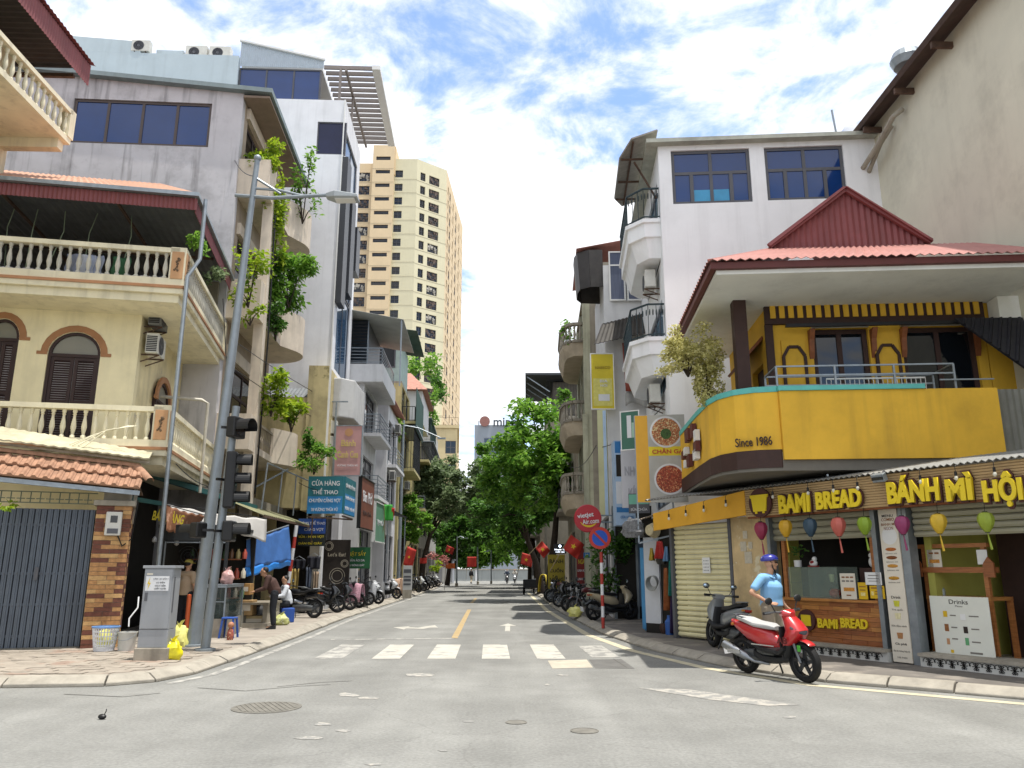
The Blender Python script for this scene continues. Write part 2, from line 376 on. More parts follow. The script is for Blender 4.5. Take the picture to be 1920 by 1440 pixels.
# ================================================================ ground, road, pavements
ASPH = M('sun bleached asphalt', '#848480', .95, .14, .55, dirt=.18, bump=.35, bscale=140, dirtcol='#5c5a55', spec=.2)
def asph_detail(m):
    t = m.node_tree; L = t.links; b = t.nodes['Principled BSDF']; src = b.inputs['Base Color'].links[0].from_socket
    g = t.nodes.new('ShaderNodeNewGeometry')
    v = t.nodes.new('ShaderNodeTexNoise'); v.inputs['Scale'].default_value = 26; v.inputs['Detail'].default_value = 6; v.inputs['Roughness'].default_value = .75; L.new(g.outputs['Position'], v.inputs['Vector'])
    mr = t.nodes.new('ShaderNodeMapRange'); L.new(v.outputs['Fac'], mr.inputs[0]); mr.inputs[1].default_value = .3; mr.inputs[2].default_value = .7; mr.inputs[3].default_value = .74; mr.inputs[4].default_value = 1.22
    mu = t.nodes.new('ShaderNodeMixRGB'); mu.blend_type = 'MULTIPLY'; mu.inputs[0].default_value = 1; L.new(src, mu.inputs[1]); L.new(mr.outputs[0], mu.inputs[2])
    # tyre-polished lanes along the street and pale scuffs
    mp = t.nodes.new('ShaderNodeMapping'); mp.inputs['Scale'].default_value = (1.1, .07, 1); L.new(g.outputs['Position'], mp.inputs[0])
    n2 = t.nodes.new('ShaderNodeTexNoise'); n2.inputs['Scale'].default_value = 1; n2.inputs['Detail'].default_value = 5; L.new(mp.outputs[0], n2.inputs['Vector'])
    m2 = t.nodes.new('ShaderNodeMapRange'); L.new(n2.outputs['Fac'], m2.inputs[0]); m2.inputs[1].default_value = .35; m2.inputs[2].default_value = .7; m2.inputs[3].default_value = .88; m2.inputs[4].default_value = 1.1
    m3 = t.nodes.new('ShaderNodeMixRGB'); m3.blend_type = 'MULTIPLY'; m3.inputs[0].default_value = 1; L.new(mu.outputs[0], m3.inputs[1]); L.new(m2.outputs[0], m3.inputs[2])
    n4 = t.nodes.new('ShaderNodeTexNoise'); n4.inputs['Scale'].default_value = 1.7; n4.inputs['Detail'].default_value = 9; n4.inputs['Roughness'].default_value = .72; L.new(g.outputs['Position'], n4.inputs['Vector'])
    m4 = t.nodes.new('ShaderNodeMapRange'); L.new(n4.outputs['Fac'], m4.inputs[0]); m4.inputs[1].default_value = .69; m4.inputs[2].default_value = .76; m4.inputs[4].default_value = .4
    m5 = t.nodes.new('ShaderNodeMixRGB'); L.new(m4.outputs[0], m5.inputs[0]); L.new(m3.outputs[0], m5.inputs[1]); m5.inputs[2].default_value = (*lin('#b9b3a5'), 1)
    n6 = t.nodes.new('ShaderNodeTexNoise'); n6.inputs['Scale'].default_value = .42; n6.inputs['Detail'].default_value = 7; n6.inputs['Roughness'].default_value = .68; n6.inputs['Distortion'].default_value = .6; L.new(g.outputs['Position'], n6.inputs['Vector'])
    m6 = t.nodes.new('ShaderNodeMapRange'); L.new(n6.outputs['Fac'], m6.inputs[0]); m6.inputs[1].default_value = .55; m6.inputs[2].default_value = .72; m6.inputs[4].default_value = .3
    vo = t.nodes.new('ShaderNodeTexVoronoi'); vo.feature = 'DISTANCE_TO_EDGE'; vo.inputs['Scale'].default_value = .33; L.new(n6.outputs['Color'], vo.inputs['Vector']); ad = t.nodes.new('ShaderNodeVectorMath'); ad.operation = 'ADD'; L.new(g.outputs['Position'], ad.inputs[0]); L.new(n6.outputs['Color'], ad.inputs[1]); L.new(ad.outputs[0], vo.inputs['Vector'])
    mv = t.nodes.new('ShaderNodeMapRange'); L.new(vo.outputs['Distance'], mv.inputs[0]); mv.inputs[1].default_value = .0; mv.inputs[2].default_value = .006; mv.inputs[3].default_value = .3; mv.inputs[4].default_value = 0
    mm = t.nodes.new('ShaderNodeMath'); mm.operation = 'MAXIMUM'; L.new(m6.outputs[0], mm.inputs[0]); L.new(mv.outputs[0], mm.inputs[1])
    m7 = t.nodes.new('ShaderNodeMixRGB'); L.new(mm.outputs[0], m7.inputs[0]); L.new(m5.outputs[0], m7.inputs[1]); m7.inputs[2].default_value = (*lin('#5e5d5a'), 1)
    L.new(m7.outputs[0], b.inputs['Base Color'])
asph_detail(ASPH)
GROUND = M('dusty ground', '#85807a', .95, .15)
tag(MB().quad((-700, -300, -.04), (700, -300, -.04), (700, 900, -.04), (-700, 900, -.04)).build('ground', GROUND), kind='structure')
road = tag(MB().grid(lambda u, v: (-60 + 120 * u, -25 + 175 * v, 0), 24, 35).build('road', ASPH), kind='structure')
PAVE = M('pavement concrete', '#958d82', .92, .16, 1.6, dirt=.35, bump=.3, bscale=40); KERB = M('kerb concrete', '#9c968a', .9, .16, 3, dirt=.5, bump=.35, bscale=35)
TILE = M('pavement tile', '#978e82', .9, .2, 4, dirt=.3, bump=.25, patch='#998577', pscale=.9, pmin=.56)
LK_PATH = [(-40, 11.8), (-12, 11.85), (-7.3, 11.9), (-5.9, 12.05), (-5.35, 12.5), (-5.12, 13.4), (-5.15, 15), (-5.35, 20.6), (-5.75, 28), (-6.1, 44), (-6.4, 61), (-7.2, 85), (-9.5, 118)]
RK_PATH = [(1.9, 118), (1.5, 85), (1.55, 61), (1.75, 44), (1.85, 33.7), (2.36, 21.4), (2.9, 17.3), (3.7, 14.4), (4.7, 12.46), (6.7, 10.85), (9.5, 9.1), (40, 5)]
def offset(path, d):
    res = []
    for i, p in enumerate(path):
        a = Vector(path[max(i - 1, 0)]); b = Vector(path[min(i + 1, len(path) - 1)]); t = (b - a).normalized(); res.append((p[0] - t.y * d, p[1] + t.x * d))
    return res
def pavement(name, path, far, pm=PAVE):
    inner = offset(path, .30); pv = tag(MB().prism(inner + far, .0, .12).build(name, pm), kind='structure')
    prof = [(0, 0), (0, .045), (.16, .128), (.305, .135), (.305, 0)]; out = []
    for i in range(len(path) - 1):
        a, b = Vector(path[i]), Vector(path[i + 1]); n = max(1, round((b - a).length / 1.0))
        out += [a.lerp(b, k / n) for k in range(n)]
    out.append(Vector(path[-1])); off = [Vector(p) for p in offset([tuple(p) for p in out], 1)]
    rnd = random.Random(3)
    for i in range(len(out) - 1):
        if out[i].length > 75 or out[i].x < -20 or out[i].x > 14: continue
        a, b = out[i], out[i + 1]; na, nb = off[i] - a, off[i + 1] - b; g = .012; d = b - a
        a2, b2 = a + d * (g / d.length), b - d * (g / d.length); dz = rnd.uniform(-.012, .01); dd = rnd.uniform(-.012, .012)
        ra = [(*(a2 + na * (q + dd)), max(0, z + dz * (z > 0))) for q, z in prof]; rb = [(*(b2 + nb * (q + dd)), max(0, z + dz * (z > 0))) for q, z in prof]
        MB().loft([ra, rb]).build('kerb_stone', KERB, pv, bevel=.012)
    return pv
lpave = pavement('left_pavement', LK_PATH, [(-45, 118), (-45, 13)])
rpave = pavement('right_pavement', RK_PATH, [(40, 118)], M('dark right pavement', '#6f6a64', .9, .2, 1.6, dirt=.5, bump=.3, bscale=40, patch='#847d74', pscale=.8, pmin=.55))  # right pavement is darker overall than the left one
# concrete tiles by the gate, each a stone of its own
hexm = MB().prism([(-.19, -.1), (0, -.145), (.19, -.1), (.19, .1), (0, .145), (-.19, .1)], 0, .02).mesh('paving_tile', TILE)
rnd = random.Random(5)
for j in range(17):
    for i in range(16):
        x = -10.6 + i * .395 + (j % 2) * .197; y = 12.55 + j * .252
        if x > -5.75 - max(0, 12.9 - y) * 1.2: continue
        inst('paving_tile', hexm, lpave, (x, y, .112 + rnd.uniform(-.004, .006)), (rnd.gauss(0, .012), rnd.gauss(0, .012), rnd.gauss(0, .01)))
# ---- paint
PAINT = M('worn white road paint', '#b0ada3', .8, .12, 3, patch='#8c8b86', pscale=2.6, pmin=.56); PAINTF = M('faded road paint', '#a5a39c', .85, .1, 3, patch='#83827e', pscale=3.2, pmin=.48)
PAINTC = M('cream kerb line paint', '#bdb59b', .8, .12, 3, patch='#8c8b86', pscale=1.6, pmin=.6); YPAINT = M('ochre centre line', '#a8926a', .8, .12, 3, patch='#8a8780', pscale=3, pmin=.58)
def gq(name, mat, pts, z=.004, parent=None): return MB().add([(p[0], p[1], z) for p in pts], [tuple(range(len(pts)))]).build(name, mat, parent or road)
for k, cx in enumerate((640, 740, 835, 929, 1024, 1120)):
    a = at_z(cx, 1221); w_, l_ = .27, 1.45
    if k == 5: l_ = 1.2
    sx = -.04
    gq('crossing_bar', PAINTF if k in (0, 5) else PAINT, [(a.x - w_ - sx, a.y - l_), (a.x + w_ - sx, a.y - l_), (a.x + w_ + sx, a.y + l_), (a.x - w_ + sx, a.y + l_)])
a = at_z(620, 1199.5); b = at_z(852, 1197); gq('stop_line', PAINTF, [(a.x, a.y - .1), (b.x, b.y - .1), (b.x, b.y + .1), (a.x, a.y + .1)])
for p0, p1 in (((852, 1197), (880, 1143)), ((884, 1131), (892, 1122))):
    a, b = at_z(*p0), at_z(*p1); gq('centre_line', YPAINT, [(a.x - .08, a.y), (a.x + .08, a.y), (b.x + .08, b.y), (b.x - .08, b.y)])
def edge_line(path, d0, d1, mat, i0, i1):
    p0, p1 = offset(path, d0)[i0:i1], offset(path, d1)[i0:i1]; mb = MB()
    for i in range(len(p0) - 1): mb.quad((*p0[i], .004), (*p0[i + 1], .004), (*p1[i + 1], .004), (*p1[i], .004))
    return mb.build('edge_line', mat, road)
edge_line(LK_PATH, -.22, -.36, PAINTF, 4, 12)
edge_line(RK_PATH, -.3, -.5, PAINTC, 2, 11)
def arrow(pts): gq('lane_arrow', PAINT, pts)
a = at_z(952, 1176); arrow([(a.x - .07, a.y - 1.6), (a.x + .07, a.y - 1.6), (a.x + .07, a.y + .5), (a.x + .26, a.y + .5), (a.x, a.y + 1.6), (a.x - .26, a.y + .5), (a.x - .07, a.y + .5)])
a = at_z(775, 1178); arrow([(a.x - .62, a.y + .3), (a.x - .2, a.y - .55), (a.x - .2, a.y - .1), (a.x + .3, a.y - .3), (a.x + .45, a.y + .2), (a.x + .7, a.y + .2), (a.x + .5, a.y + 1.3), (a.x + .1, a.y + .3), (a.x + .25, a.y + .15), (a.x - .2, a.y + .4), (a.x - .2, a.y + .8)])
PATCHC = M('concrete patch', '#aea797', .9, .14, 4, dirt=.2, bump=.2); PATCHD = M('dark tar patch', '#63625f', .9, .15, 3)
gq('road_patch', PATCHC, [at_z(1027, 1239), at_z(1100, 1237), at_z(1112, 1252), at_z(1036, 1254)])
gq('road_patch', PATCHD, [at_z(1104, 1237), at_z(1165, 1236), at_z(1190, 1254), at_z(1116, 1253)])
SCUFF = M('scuffed paint trace', '#a5a198', .85, .1, 6, patch='#868581', pscale=5.5, pmin=.47)
gq('paint_trace', SCUFF, [at_z(1196, 1290), at_z(1290, 1293), at_z(1500, 1322), at_z(1440, 1324), at_z(1330, 1312)])
for i, (x, y, w_, h_) in enumerate(((785, 1266, 60, 8), (655, 1303, 50, 9), (690, 1309, 40, 6), (605, 1358, 45, 7), (645, 1371, 40, 6), (580, 1384, 60, 6), (1055, 1266, 26, 4), (1027, 1284, 14, 4), (830, 1408, 22, 4), (700, 1434, 40, 5), (880, 1353, 24, 4), (1480, 1345, 30, 5))):
    rr = random.Random(i); pts = []
    for k in range(10):
        t = 2 * math.pi * k / 10; q = rr.uniform(.55, 1.1); pts.append(at_z(x + w_ / 2 * q * math.cos(t), y + h_ / 2 * q * math.sin(t)))
    gq('paint_trace', SCUFF, pts)
# cracks along the near gutter
CRK = M('road crack', '#55534f', .95, .2)
for pts in ([(370, 1290), (460, 1296), (560, 1287), (620, 1284)], [(120, 1302), (230, 1307), (300, 1300)], [(520, 1288), (600, 1280), (660, 1277)], [(1150, 1236), (1175, 1252)]):
    mb = MB()
    for p, q in zip(pts[:-1], pts[1:]):
        a, b = at_z(*p), at_z(*q); n = (b - a).cross(Vector((0, 0, 1))).normalized() * .012; mb.quad((a - n) + Vector((0, 0, .005)), (b - n) + Vector((0, 0, .005)), (b + n) + Vector((0, 0, .005)), (a + n) + Vector((0, 0, .005)))
    mb.build('crack', CRK, road)
# covers let into the road
IRON = M('cast iron', '#7a776f', .7, .2, 8, metal=.3, dirt=.3)
def cover(px, py, r, slots, label):
    p = at_z(px, py); t = thing('manhole_cover', label, 'manhole cover', (p.x, p.y, .004), .5)
    MB().lathe([(r, -.004), (r, .004), (r * .9, .006), (r * .9, .003)], n=24).build('rim', IRON, t); MB().lathe([(0.001, .002), (r * .9, .002)], n=24).build('plate', IRON if not slots else DARK, t)
    for k in range(slots):
        x = -r * .8 + 1.6 * r * (k + .5) / slots; hh = math.sqrt(max(.01, (r * .88) ** 2 - x * x)); box('slat', IRON, t, x - r * .045, -hh, .0022, x + r * .045, hh, .008)
cover(500, 1327, .42, 11, 'round slotted drain grate let into the road on the left')
cover(1096, 1371, .15, 0, 'small round iron cover in the road, nearest the camera')
cover(968, 1355, .12, 0, 'small iron valve cover in the middle of the road')
p = at_z(191, 1349); MB().ball((0, 0, .03), (.05, .035, .03), 8, 5).tube([(.02, 0, .05), (.04, 0, .09), (.035, .01, .11)], .006, 5).build('fallen_fruit', BLACK, None, True, loc=p)
tag(bpy.data.objects['fallen_fruit'], 'small dark fallen fruit lying alone on the asphalt', 'fruit')
# ================================================================ left side: yellow corner house
def arch_pts(cx, z, r, n=12, a0=0, a1=math.pi, ry=None): return [(cx + r * math.cos(a0 + (a1 - a0) * i / n), z + (ry or r) * math.sin(a0 + (a1 - a0) * i / n)) for i in range(n + 1)]
def shutters(parent, x0, z0, x1, zs, ztop, y, flip=False):
    """arched louvred window: frame, glazed fan light, two shutter leaves, orange arch"""
    cx, r = (x0 + x1) / 2, (x1 - x0) / 2; ry = ztop - zs
    tf = (lambda m: m.add([], [])) if not flip else None
    def put(mb, *a, **k):
        if flip: mb.v = [(-yy, xx, zz) for xx, yy, zz in mb.v]
        return mb.build(*a, **k)
    fr = MB().exy(arch_pts(cx, zs, r, ry=ry) + arch_pts(cx, zs, r - .07, a0=math.pi, a1=0, ry=ry - .07), y - .02, y + .08)
    fr.box(x0, y - .02, z0, x0 + .07, y + .08, zs).box(x1 - .07, y - .02, z0, x1, y + .08, zs).box(x0 + .07, y - .018, zs - .06, x1 - .07, y + .075, zs + .02)
    win = put(fr, 'window', SHUT, parent)
    put(MB().exy(arch_pts(cx, zs, r - .07, ry=ry - .07), y + .03, y + .05), 'pane', glass('dusty fanlight', '#7c7a6e', .35), win)
    for s in (-1, 1):
        a, b = (x0 + .07, cx - .01) if s < 0 else (cx + .01, x1 - .07); m = MB()
        m.box(a, y + .01, z0, a + .08, y + .05, zs - .06).box(b - .08, y + .01, z0, b, y + .05, zs - .06)
        for zz in (z0, (z0 + zs) / 2 - .05, zs - .15): m.box(a + .08, y + .012, zz, b - .08, y + .048, zz + .09)
        n = int((zs - z0) / .062)
        for i in range(n):
            zz = z0 + .06 + (zs - z0 - .14) * i / n; m.add([(a + .08, y + .01, zz), (b - .08, y + .01, zz), (b - .08, y + .045, zz + .05), (a + .08, y + .045, zz + .05)], [(0, 1, 2, 3)])
        put(m, 'shutter_leaf', SHUT, win)
    tr = MB().exy(arch_pts(cx, zs, r + .17, ry=ry + .17) + arch_pts(cx, zs, r + .01, a0=math.pi, a1=0, ry=ry + .01), y - .075, y - .005).box(x0 - .25, y - .08, zs - .03, x0 - .01, y - .006, zs + .05).box(x1 + .01, y - .08, zs - .03, x1 + .25, y - .006, zs + .05)
    put(tr, 'arch_moulding', ORNG, win)
def fan_unit(name, label, loc, rz, group, size=(.8, .3, .56), mat=None):
    """air conditioner condenser: case, round fan grille, coil side grille, brackets; the fan looks to -y"""
    w_, d_, h_ = size; t = thing(name, label, 'air conditioner', loc, rz, group)
    mt = mat or M('off white casing', '#c9c8c0', .5, .08, 5, dirt=.2); MB().box(-w_ / 2, 0, .04, w_ / 2, d_, h_).build('case', mt, t, bevel=.015)
    g = MB().lathe([(.04, -.012), (.07, -.016), (.07, -.004)], (-.1 * w_, 0, h_ / 2 + .02), 14, 'y')
    for q in (.11, .15, .19, .225):
        if q < h_ * .45: g.lathe([(q, -.006), (q, -.014), (q + .012, -.014), (q + .012, -.006)], (-.1 * w_, 0, h_ / 2 + .02), 20, 'y')
    for k in range(8): t_ = k * math.pi / 4; g.bar((-.1 * w_, -.01, h_ / 2 + .02), (-.1 * w_ + .23 * math.cos(t_), -.01, h_ / 2 + .02 + .23 * math.sin(t_)), .008)
    g.build('fan_grille', FRAMEG, t); MB().lathe([(.001, -.002), (min(.235, h_ * .43), -.002)], (-.1 * w_, 0, h_ / 2 + .02), 20, 'y').build('fan', BLACK, t)
    c = MB()
    for k in range(9): c.box(-w_ / 2 - .006, d_ * .08, .08 + (h_ - .14) * k / 9, -w_ / 2 - .001, d_ * .92, .08 + (h_ - .14) * k / 9 + .03)
    c.build('coil_grille', BLACK, t)
    b = MB()
    for s in (-.3, .3): b.bar((s * w_, -.02, .02), (s * w_, d_ + .2, .02), .03).bar((s * w_, 0, .01), (s * w_, d_ + .2, -.2), .025)
    b.each('bracket', RUST, t); return t

L1 = Fr(-9.4, 19.0, 11); H = L1.thing('corner_house', 'pale yellow corner house with arched brown shutters and two baluster balconies', 'house')
ZL, ZU, BX, BY = 4.42, 8.36, 1.2, -1.3
wins = []
for a, b, zs_, zt_, zb_ in ((84, 184, 664, 622, 745), (-42, 26, 640, 604, 745)):
    x0, _ = L1.fy(a, 700); x1, _ = L1.fy(b, 700); _, z1 = L1.fy(130, zs_); _, zt = L1.fy(130, zt_); wins.append((x0, ZL + .05, x1, z1, zt))
m = wall_y(-12, 0, 0, ZU - .3, 0, .25, [(w_[0], w_[1], w_[2], w_[4]) for w_ in wins] + [(-4.4, 0.2, -2.6, 2.9)])
for x0, z0, x1, zs, zt in wins:
    cx, r = (x0 + x1) / 2, (x1 - x0) / 2
    m.exy([(x0, zs)] + arch_pts(cx, zs, r, a0=math.pi, a1=math.pi / 2, ry=zt - zs) + [(x0, zt)], .0, .25); m.exy([(x1, zs), (x1, zt)] + arch_pts(cx, zs, r, a0=math.pi / 2, a1=0, ry=zt - zs), .0, .25)
m.build('front_wall', YWALL, H)
for w_ in wins: shutters(H, w_[0], w_[1], w_[2], w_[3], w_[4], .06)
wall_x(.25, 5.0, 4.2, ZU - .3, -.25, 0, []).build('side_wall', M('stained yellow stucco', '#e0d4ac', .88, .1, 1.4, streak=.3, dirt=.3, bump=.12, patch='#b9b3a2', pscale=.8, pmin=.63), H)
ya, za = L1.fx(288, 720); yb, zb = L1.fx(312, 720)
shutters(H, max(ya, .6), ZL + .05, max(yb, 1.5), ZL + 1.75, ZL + 2.3, -.09, True)
for k_ in (.2, .45, .9): MB().tube([(.15, -.6 - k_, .12), (.15, -.6 - k_, 3.6)], .05, 8).build('service_pipe', M('blue grey pipe', '#6a7480', .5, .1), H, True)
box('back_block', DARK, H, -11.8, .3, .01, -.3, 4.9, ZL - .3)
# balcony slabs with mouldings
for z, nm in ((ZL, 'balcony_slab'), (ZU, 'terrace_slab')):
    m = MB().prism([(-12, BY), (BX, BY), (BX, 5), (-.3, 5), (-.3, .3), (-12, .3)], z - .22, z)
    sl_ = m.build(nm, CREAM, H)
    MB().prism([(-12, BY + .1), (BX - .1, BY + .1), (BX - .1, 5), (-.2, 5), (-.2, .28), (-12, .28)], z - .42, z - .222).build('soffit_moulding', CREAM, sl_)
    MB().box(-12, BY - .03, z - .09, BX + .03, BY - .001, z - .02).box(BX + .001, BY - .03, z - .09, BX + .03, 5, z - .02).build('trim_band', ORNG, sl_)
bl = balustrade(H, [(-8.2, BY + .1), (BX - .15, BY + .1)], ZL, CREAM, CREAM, .93, .225); balustrade(H, [(BX - .1, BY + .3), (BX - .1, 4.9)], ZL, CREAM, CREAM, .93, .225)
balustrade(H, [(-4.35, BY + .1), (BX - .15, BY + .1)], ZU, CREAM, M('grey baluster', '#bdb9ab', .85, .1, 4, dirt=.35), .95, .21); balustrade(H, [(BX - .1, BY + .3), (BX - .1, 4.9)], ZU, CREAM, MATS['grey baluster'], .95, .21)
balustrade(H, [(-6.5, BY - 1.0), (-5.0, BY - .5), (-4.5, BY + .1)], ZU, CREAM, MATS['grey baluster'], .95, .21)
MB().prism([(-8, BY - 1.1), (-5.2, BY - .75), (-4.5, BY), (-12, BY)], ZU - .22, ZU).build('terrace_slab', CREAM, H)
MB().lathe([(.28, -.08), (.36, .02), (.36, .4), (.31, .4), (.31, .34), (.001, .33)], (-4.3, BY - .22, ZU + .02), 20).build('tiled_planter', M('plum glazed tile', '#6b3f46', .35, .2, 9), H, True)
ORN = M('ornament relief', '#6d5a45', .8, .2, 12)
for z in (ZL, ZU):
    p = MB().box(BX - .36, BY + .0, z, BX, BY + .34, z + .97).build('corner_post', CREAM, H)
    for fx_ in (0, 1):
        c = (BX - .18, BY - .012, z + .5) if not fx_ else (BX + .012, BY + .17, z + .5)
        mb = MB().cbox(*c, *((.28, .02, .7) if not fx_ else (.02, .28, .7))); mb.build('ornament_panel', M('apricot panel', '#bf946c', .8, .1), p, bevel=.006)
        rl = MB(); rr = random.Random(4)
        for k in range(14):
            u, v = rr.gauss(0, .035), rr.uniform(-.2, .2); q = (c[0] + u, c[1] - .014, c[2] + v) if not fx_ else (c[0] + .014, c[1] + u, c[2] + v); rl.ball(q, .028, 6, 4)
        rl.build('ornament', ORN, p, True)
for z in (ZL, ZU): MB().box(BX - .34, 4.82, z, BX, 5.04, z + .97).build('end_post', CREAM, H)
# pipes
x, z = L1.fy(365, 360, BY - .15); x2, z2 = L1.fy(363, 470, BY - .15)
MB().tube([(BX + .3, BY + .1, 10.7), (BX + .3, BY + .1, 9.1), (BX + .1, BY - .12, 8.55), (BX + .1, BY - .12, 0.13)], .05, 8).build('drain_pipe', GREYMET, H, True)
MB().tube([(.05, 2.4, 6.35), (1.15, 2.4, 6.3), (BX + .12, 2.4, 6.2), (BX + .12, 2.4, 3.7)], .045, 8).build('white_pipe', M('grey white plastic pipe', '#b9b4a6', .6, .12, 8, dirt=.4), H, True)
# terrace awning
ROOFO = M('faded orange roof sheet', '#b48a72', .7, .12, 2, dirt=.25); m = MB()
yf = BY - .15; xr, zr = L1.fy(372, 352, yf); zr = 10.72
corrugated(m, (-12, yf, zr + .02), (xr, yf, zr + .02), (-12, yf + 4.0, zr + 2.13), (xr - 1.9, yf + 4.0, zr + 2.13), .16, .03)
aw = m.build('terrace_awning', ROOFO, H, thick=.008)
MB().box(-12, yf - .1, zr - .1, xr + .05, yf + .02, zr).bar((xr, yf, zr - .05), (xr, yf + 5.9, zr - .05), .1, .09).build('gutter', GREYMET, aw)
m = MB(); corrugated(m, (-12, yf + .04, zr - .11), (xr, yf + .04, zr - .11), (-12, yf + .04, zr - .42), (xr, yf + .04, zr - .42), .1, .03); m.build('fascia_sheet', MAROON, aw, thick=.006)
m = MB(); corrugated(m, (xr - .05, yf + .1, zr - .11), (xr - .05, yf + 5.8, zr - .11), (xr - .05, yf + .1, zr - .45), (xr - .05, yf + 5.8, zr - .45), .1, .03); m.build('fascia_sheet', MAROON, aw, thick=.006)
m = MB(); corrugated(m, (-12, yf + .1, zr - .02), (xr - .1, yf + .1, zr - .02), (-12, 4.9, zr + .05), (xr - .1, 4.9, zr + .05), .2, .03); m.build('awning_lining', M('grey lining sheet', '#5d5f61', .7, .15, 2), aw, thick=.006)
m = MB()
for xx in (-6, -3.2, -.6): m.bar((xx, yf + .2, zr - .2), (xx, 4.9, zr - .15), .06).bar((xx, 2.2, ZU), (xx, 2.2, zr - .2), .07)
m.bar((-11, 2.2, zr - .26), (xr - .2, 2.2, zr - .26), .07); m.build('roof_frame', RUST, aw)
box('terrace_back_wall', M('terrace wall painted shade', '#8d8674', .9, .15, 1.5, streak=.4), H, -11.8, 4.6, ZU, .9, 4.85, zr - .1)  # shade under the terrace roof is put into this wall colour
m = MB(); rr = random.Random(8)
for k in range(7): xx = -5 + k * .75 + rr.uniform(-.2, .2); m.tube([(xx, 0, zr - .1), (xx + rr.uniform(-.1, .1), -.1, zr - .7), (xx + rr.uniform(-.2, .2), -.2, ZU + .6)], .012, 5)
m.build('hanging_cord', M('pale green cord', '#8b9a80', .8, .2), H)
t = thing('solar_panel', 'dark panel lying on the terrace coping of the yellow corner house', 'panel', L1.w(-3.6, BY + .35, ZU + .98), L1.a)
MB().box(-.55, 0, 0, .55, .9, .05).build('panel', M('dark panel face', '#20252e', .25, .1), t, rot=(R(14), 0, 0)); MB().box(-.6, -.04, -.03, .6, -.001, .06).build('frame', FRAMEG, t)
for k, (px, col) in enumerate(((145, '#8f95a8'), (163, '#c9ccd4'), (180, '#a8b0c4'), (230, '#3f6a4a'))):
    x, _ = L1.fy(px, 470, BY + .9); m = MB(); m.grid(lambda u, v: (x - .22 + .44 * u + .03 * math.sin(9 * v), BY + .9 + .05 * math.sin(u * 9 + k), ZU + .95 - .75 * v), 8, 6)
    tag(m.build('hanging_laundry', M('laundry cloth %d' % k, col, .9, .1), None, True, thick=.01, loc=(L1.o.x, L1.o.y, 0), rot=(0, 0, L1.a)), ['grey blue shirt', 'white shirt', 'pale blue cloth', 'green cloth'][k] + ' drying behind the terrace balusters of the yellow house', 'laundry', 'laundry on the terrace')
# tall wing at the frame's edge: balcony high up under a sheet roof
NW = Fr(-11.35, 18.7, 2); xw, zrail = NW.fy(140, 213, 0); zsl = NW.fy(136, 262, 0)[1]
Wg = NW.thing('house_wing', 'tall cream wing with a high baluster balcony under a maroon sheet roof', 'house')
x0 = xw
MB().box(x0 - 1.5, -10, zsl - .16, x0, 0, zsl).box(x0 - 1.9, -.35, zsl - .42, x0 - .12, -.1, zsl - .161).box(x0 - 9, -10, zsl - .16, x0 - 1.5, 0, zsl).build('balcony_slab', CREAM, Wg)
balustrade(Wg, [(x0 - .08, -9.8), (x0 - .08, -.1)], zsl, CREAM, CREAM, zrail - zsl, .26); MB().box(x0 - .24, -.2, zsl, x0 + .02, .06, zrail + .02).build('end_post', CREAM, Wg)
box('wall', YWALL, Wg, x0 - 9, -9.9, 0, x0 - 1.62, -.3, zsl + 2.4); box('column', CREAM, Wg, x0 - 1.95, -.3, 0.1, x0 - 1.6, 0, zsl - .17)
MB().box(x0 - 3.4, -1.5, ZU - .4, x0 - .6, .2, ZU - .02).build('lower_balcony_slab', CREAM, Wg)
xe, ze = NW.fy(166, 163, .3); m = MB(); corrugated(m, (xe, -11, ze + .62), (xe, .3, ze + .62), (xe, -11, ze), (xe, .3, ze), .11, .03)
rf = m.build('roof_fascia', MAROON, Wg, thick=.006); m = MB(); corrugated(m, (xe + .1, .34, ze + .66), (xe + .1, -11, ze + .66), (xe - 8, .34, ze + 2.4), (xe - 8, -11, ze + 2.4), .16, .03); m.build('roof_sheet', MAROON, rf, thick=.008)
m = MB(); corrugated(m, (xe - .02, -11, ze + .55), (xe - .02, .3, ze + .55), (xe - 8, -11, ze + .6), (xe - 8, .3, ze + .6), .2, .03); m.build('roof_lining', M('dark lining', '#33302f', .8, .2, 3), rf, thick=.006)
MB().bar((xe - .4, .25, ze + .3), (xe - 8, .25, ze + .3), .1).bar((xe - .5, -4, ze + .4), (xe - 8, -4, ze + .4), .1).build('roof_beam', RUST, rf)
m = MB().tube([(xe - .6, -4.4, ze + .75), (xe - .6, -4.4, ze + 1.9), (xe - 1.1, -4.4, ze + 1.9), (xe - 1.1, -4.4, ze + .9)], .025, 6).tube([(xe - .6, -4.1, ze + .75), (xe - .6, -4.1, ze + 2.0), (xe - 1.2, -4.1, ze + 2.0)], .025, 6); m.build('roof_rail', WHITE, Wg, True)
# wall-mounted units
for k, (py, lab) in enumerate(((600, 'upper of two air conditioners on the yellow house corner, black fan grille'), (652, 'lower of two air conditioners on the yellow house corner, white round grille'))):
    _, z = L1.fy(300, py, .45); fan_unit('air_conditioner', lab, L1.w(.42, .5, z - .27), L1.a + R(90), 'air conditioners on the corner house', mat=None if k else M('grey casing', '#6f7172', .5, .1))
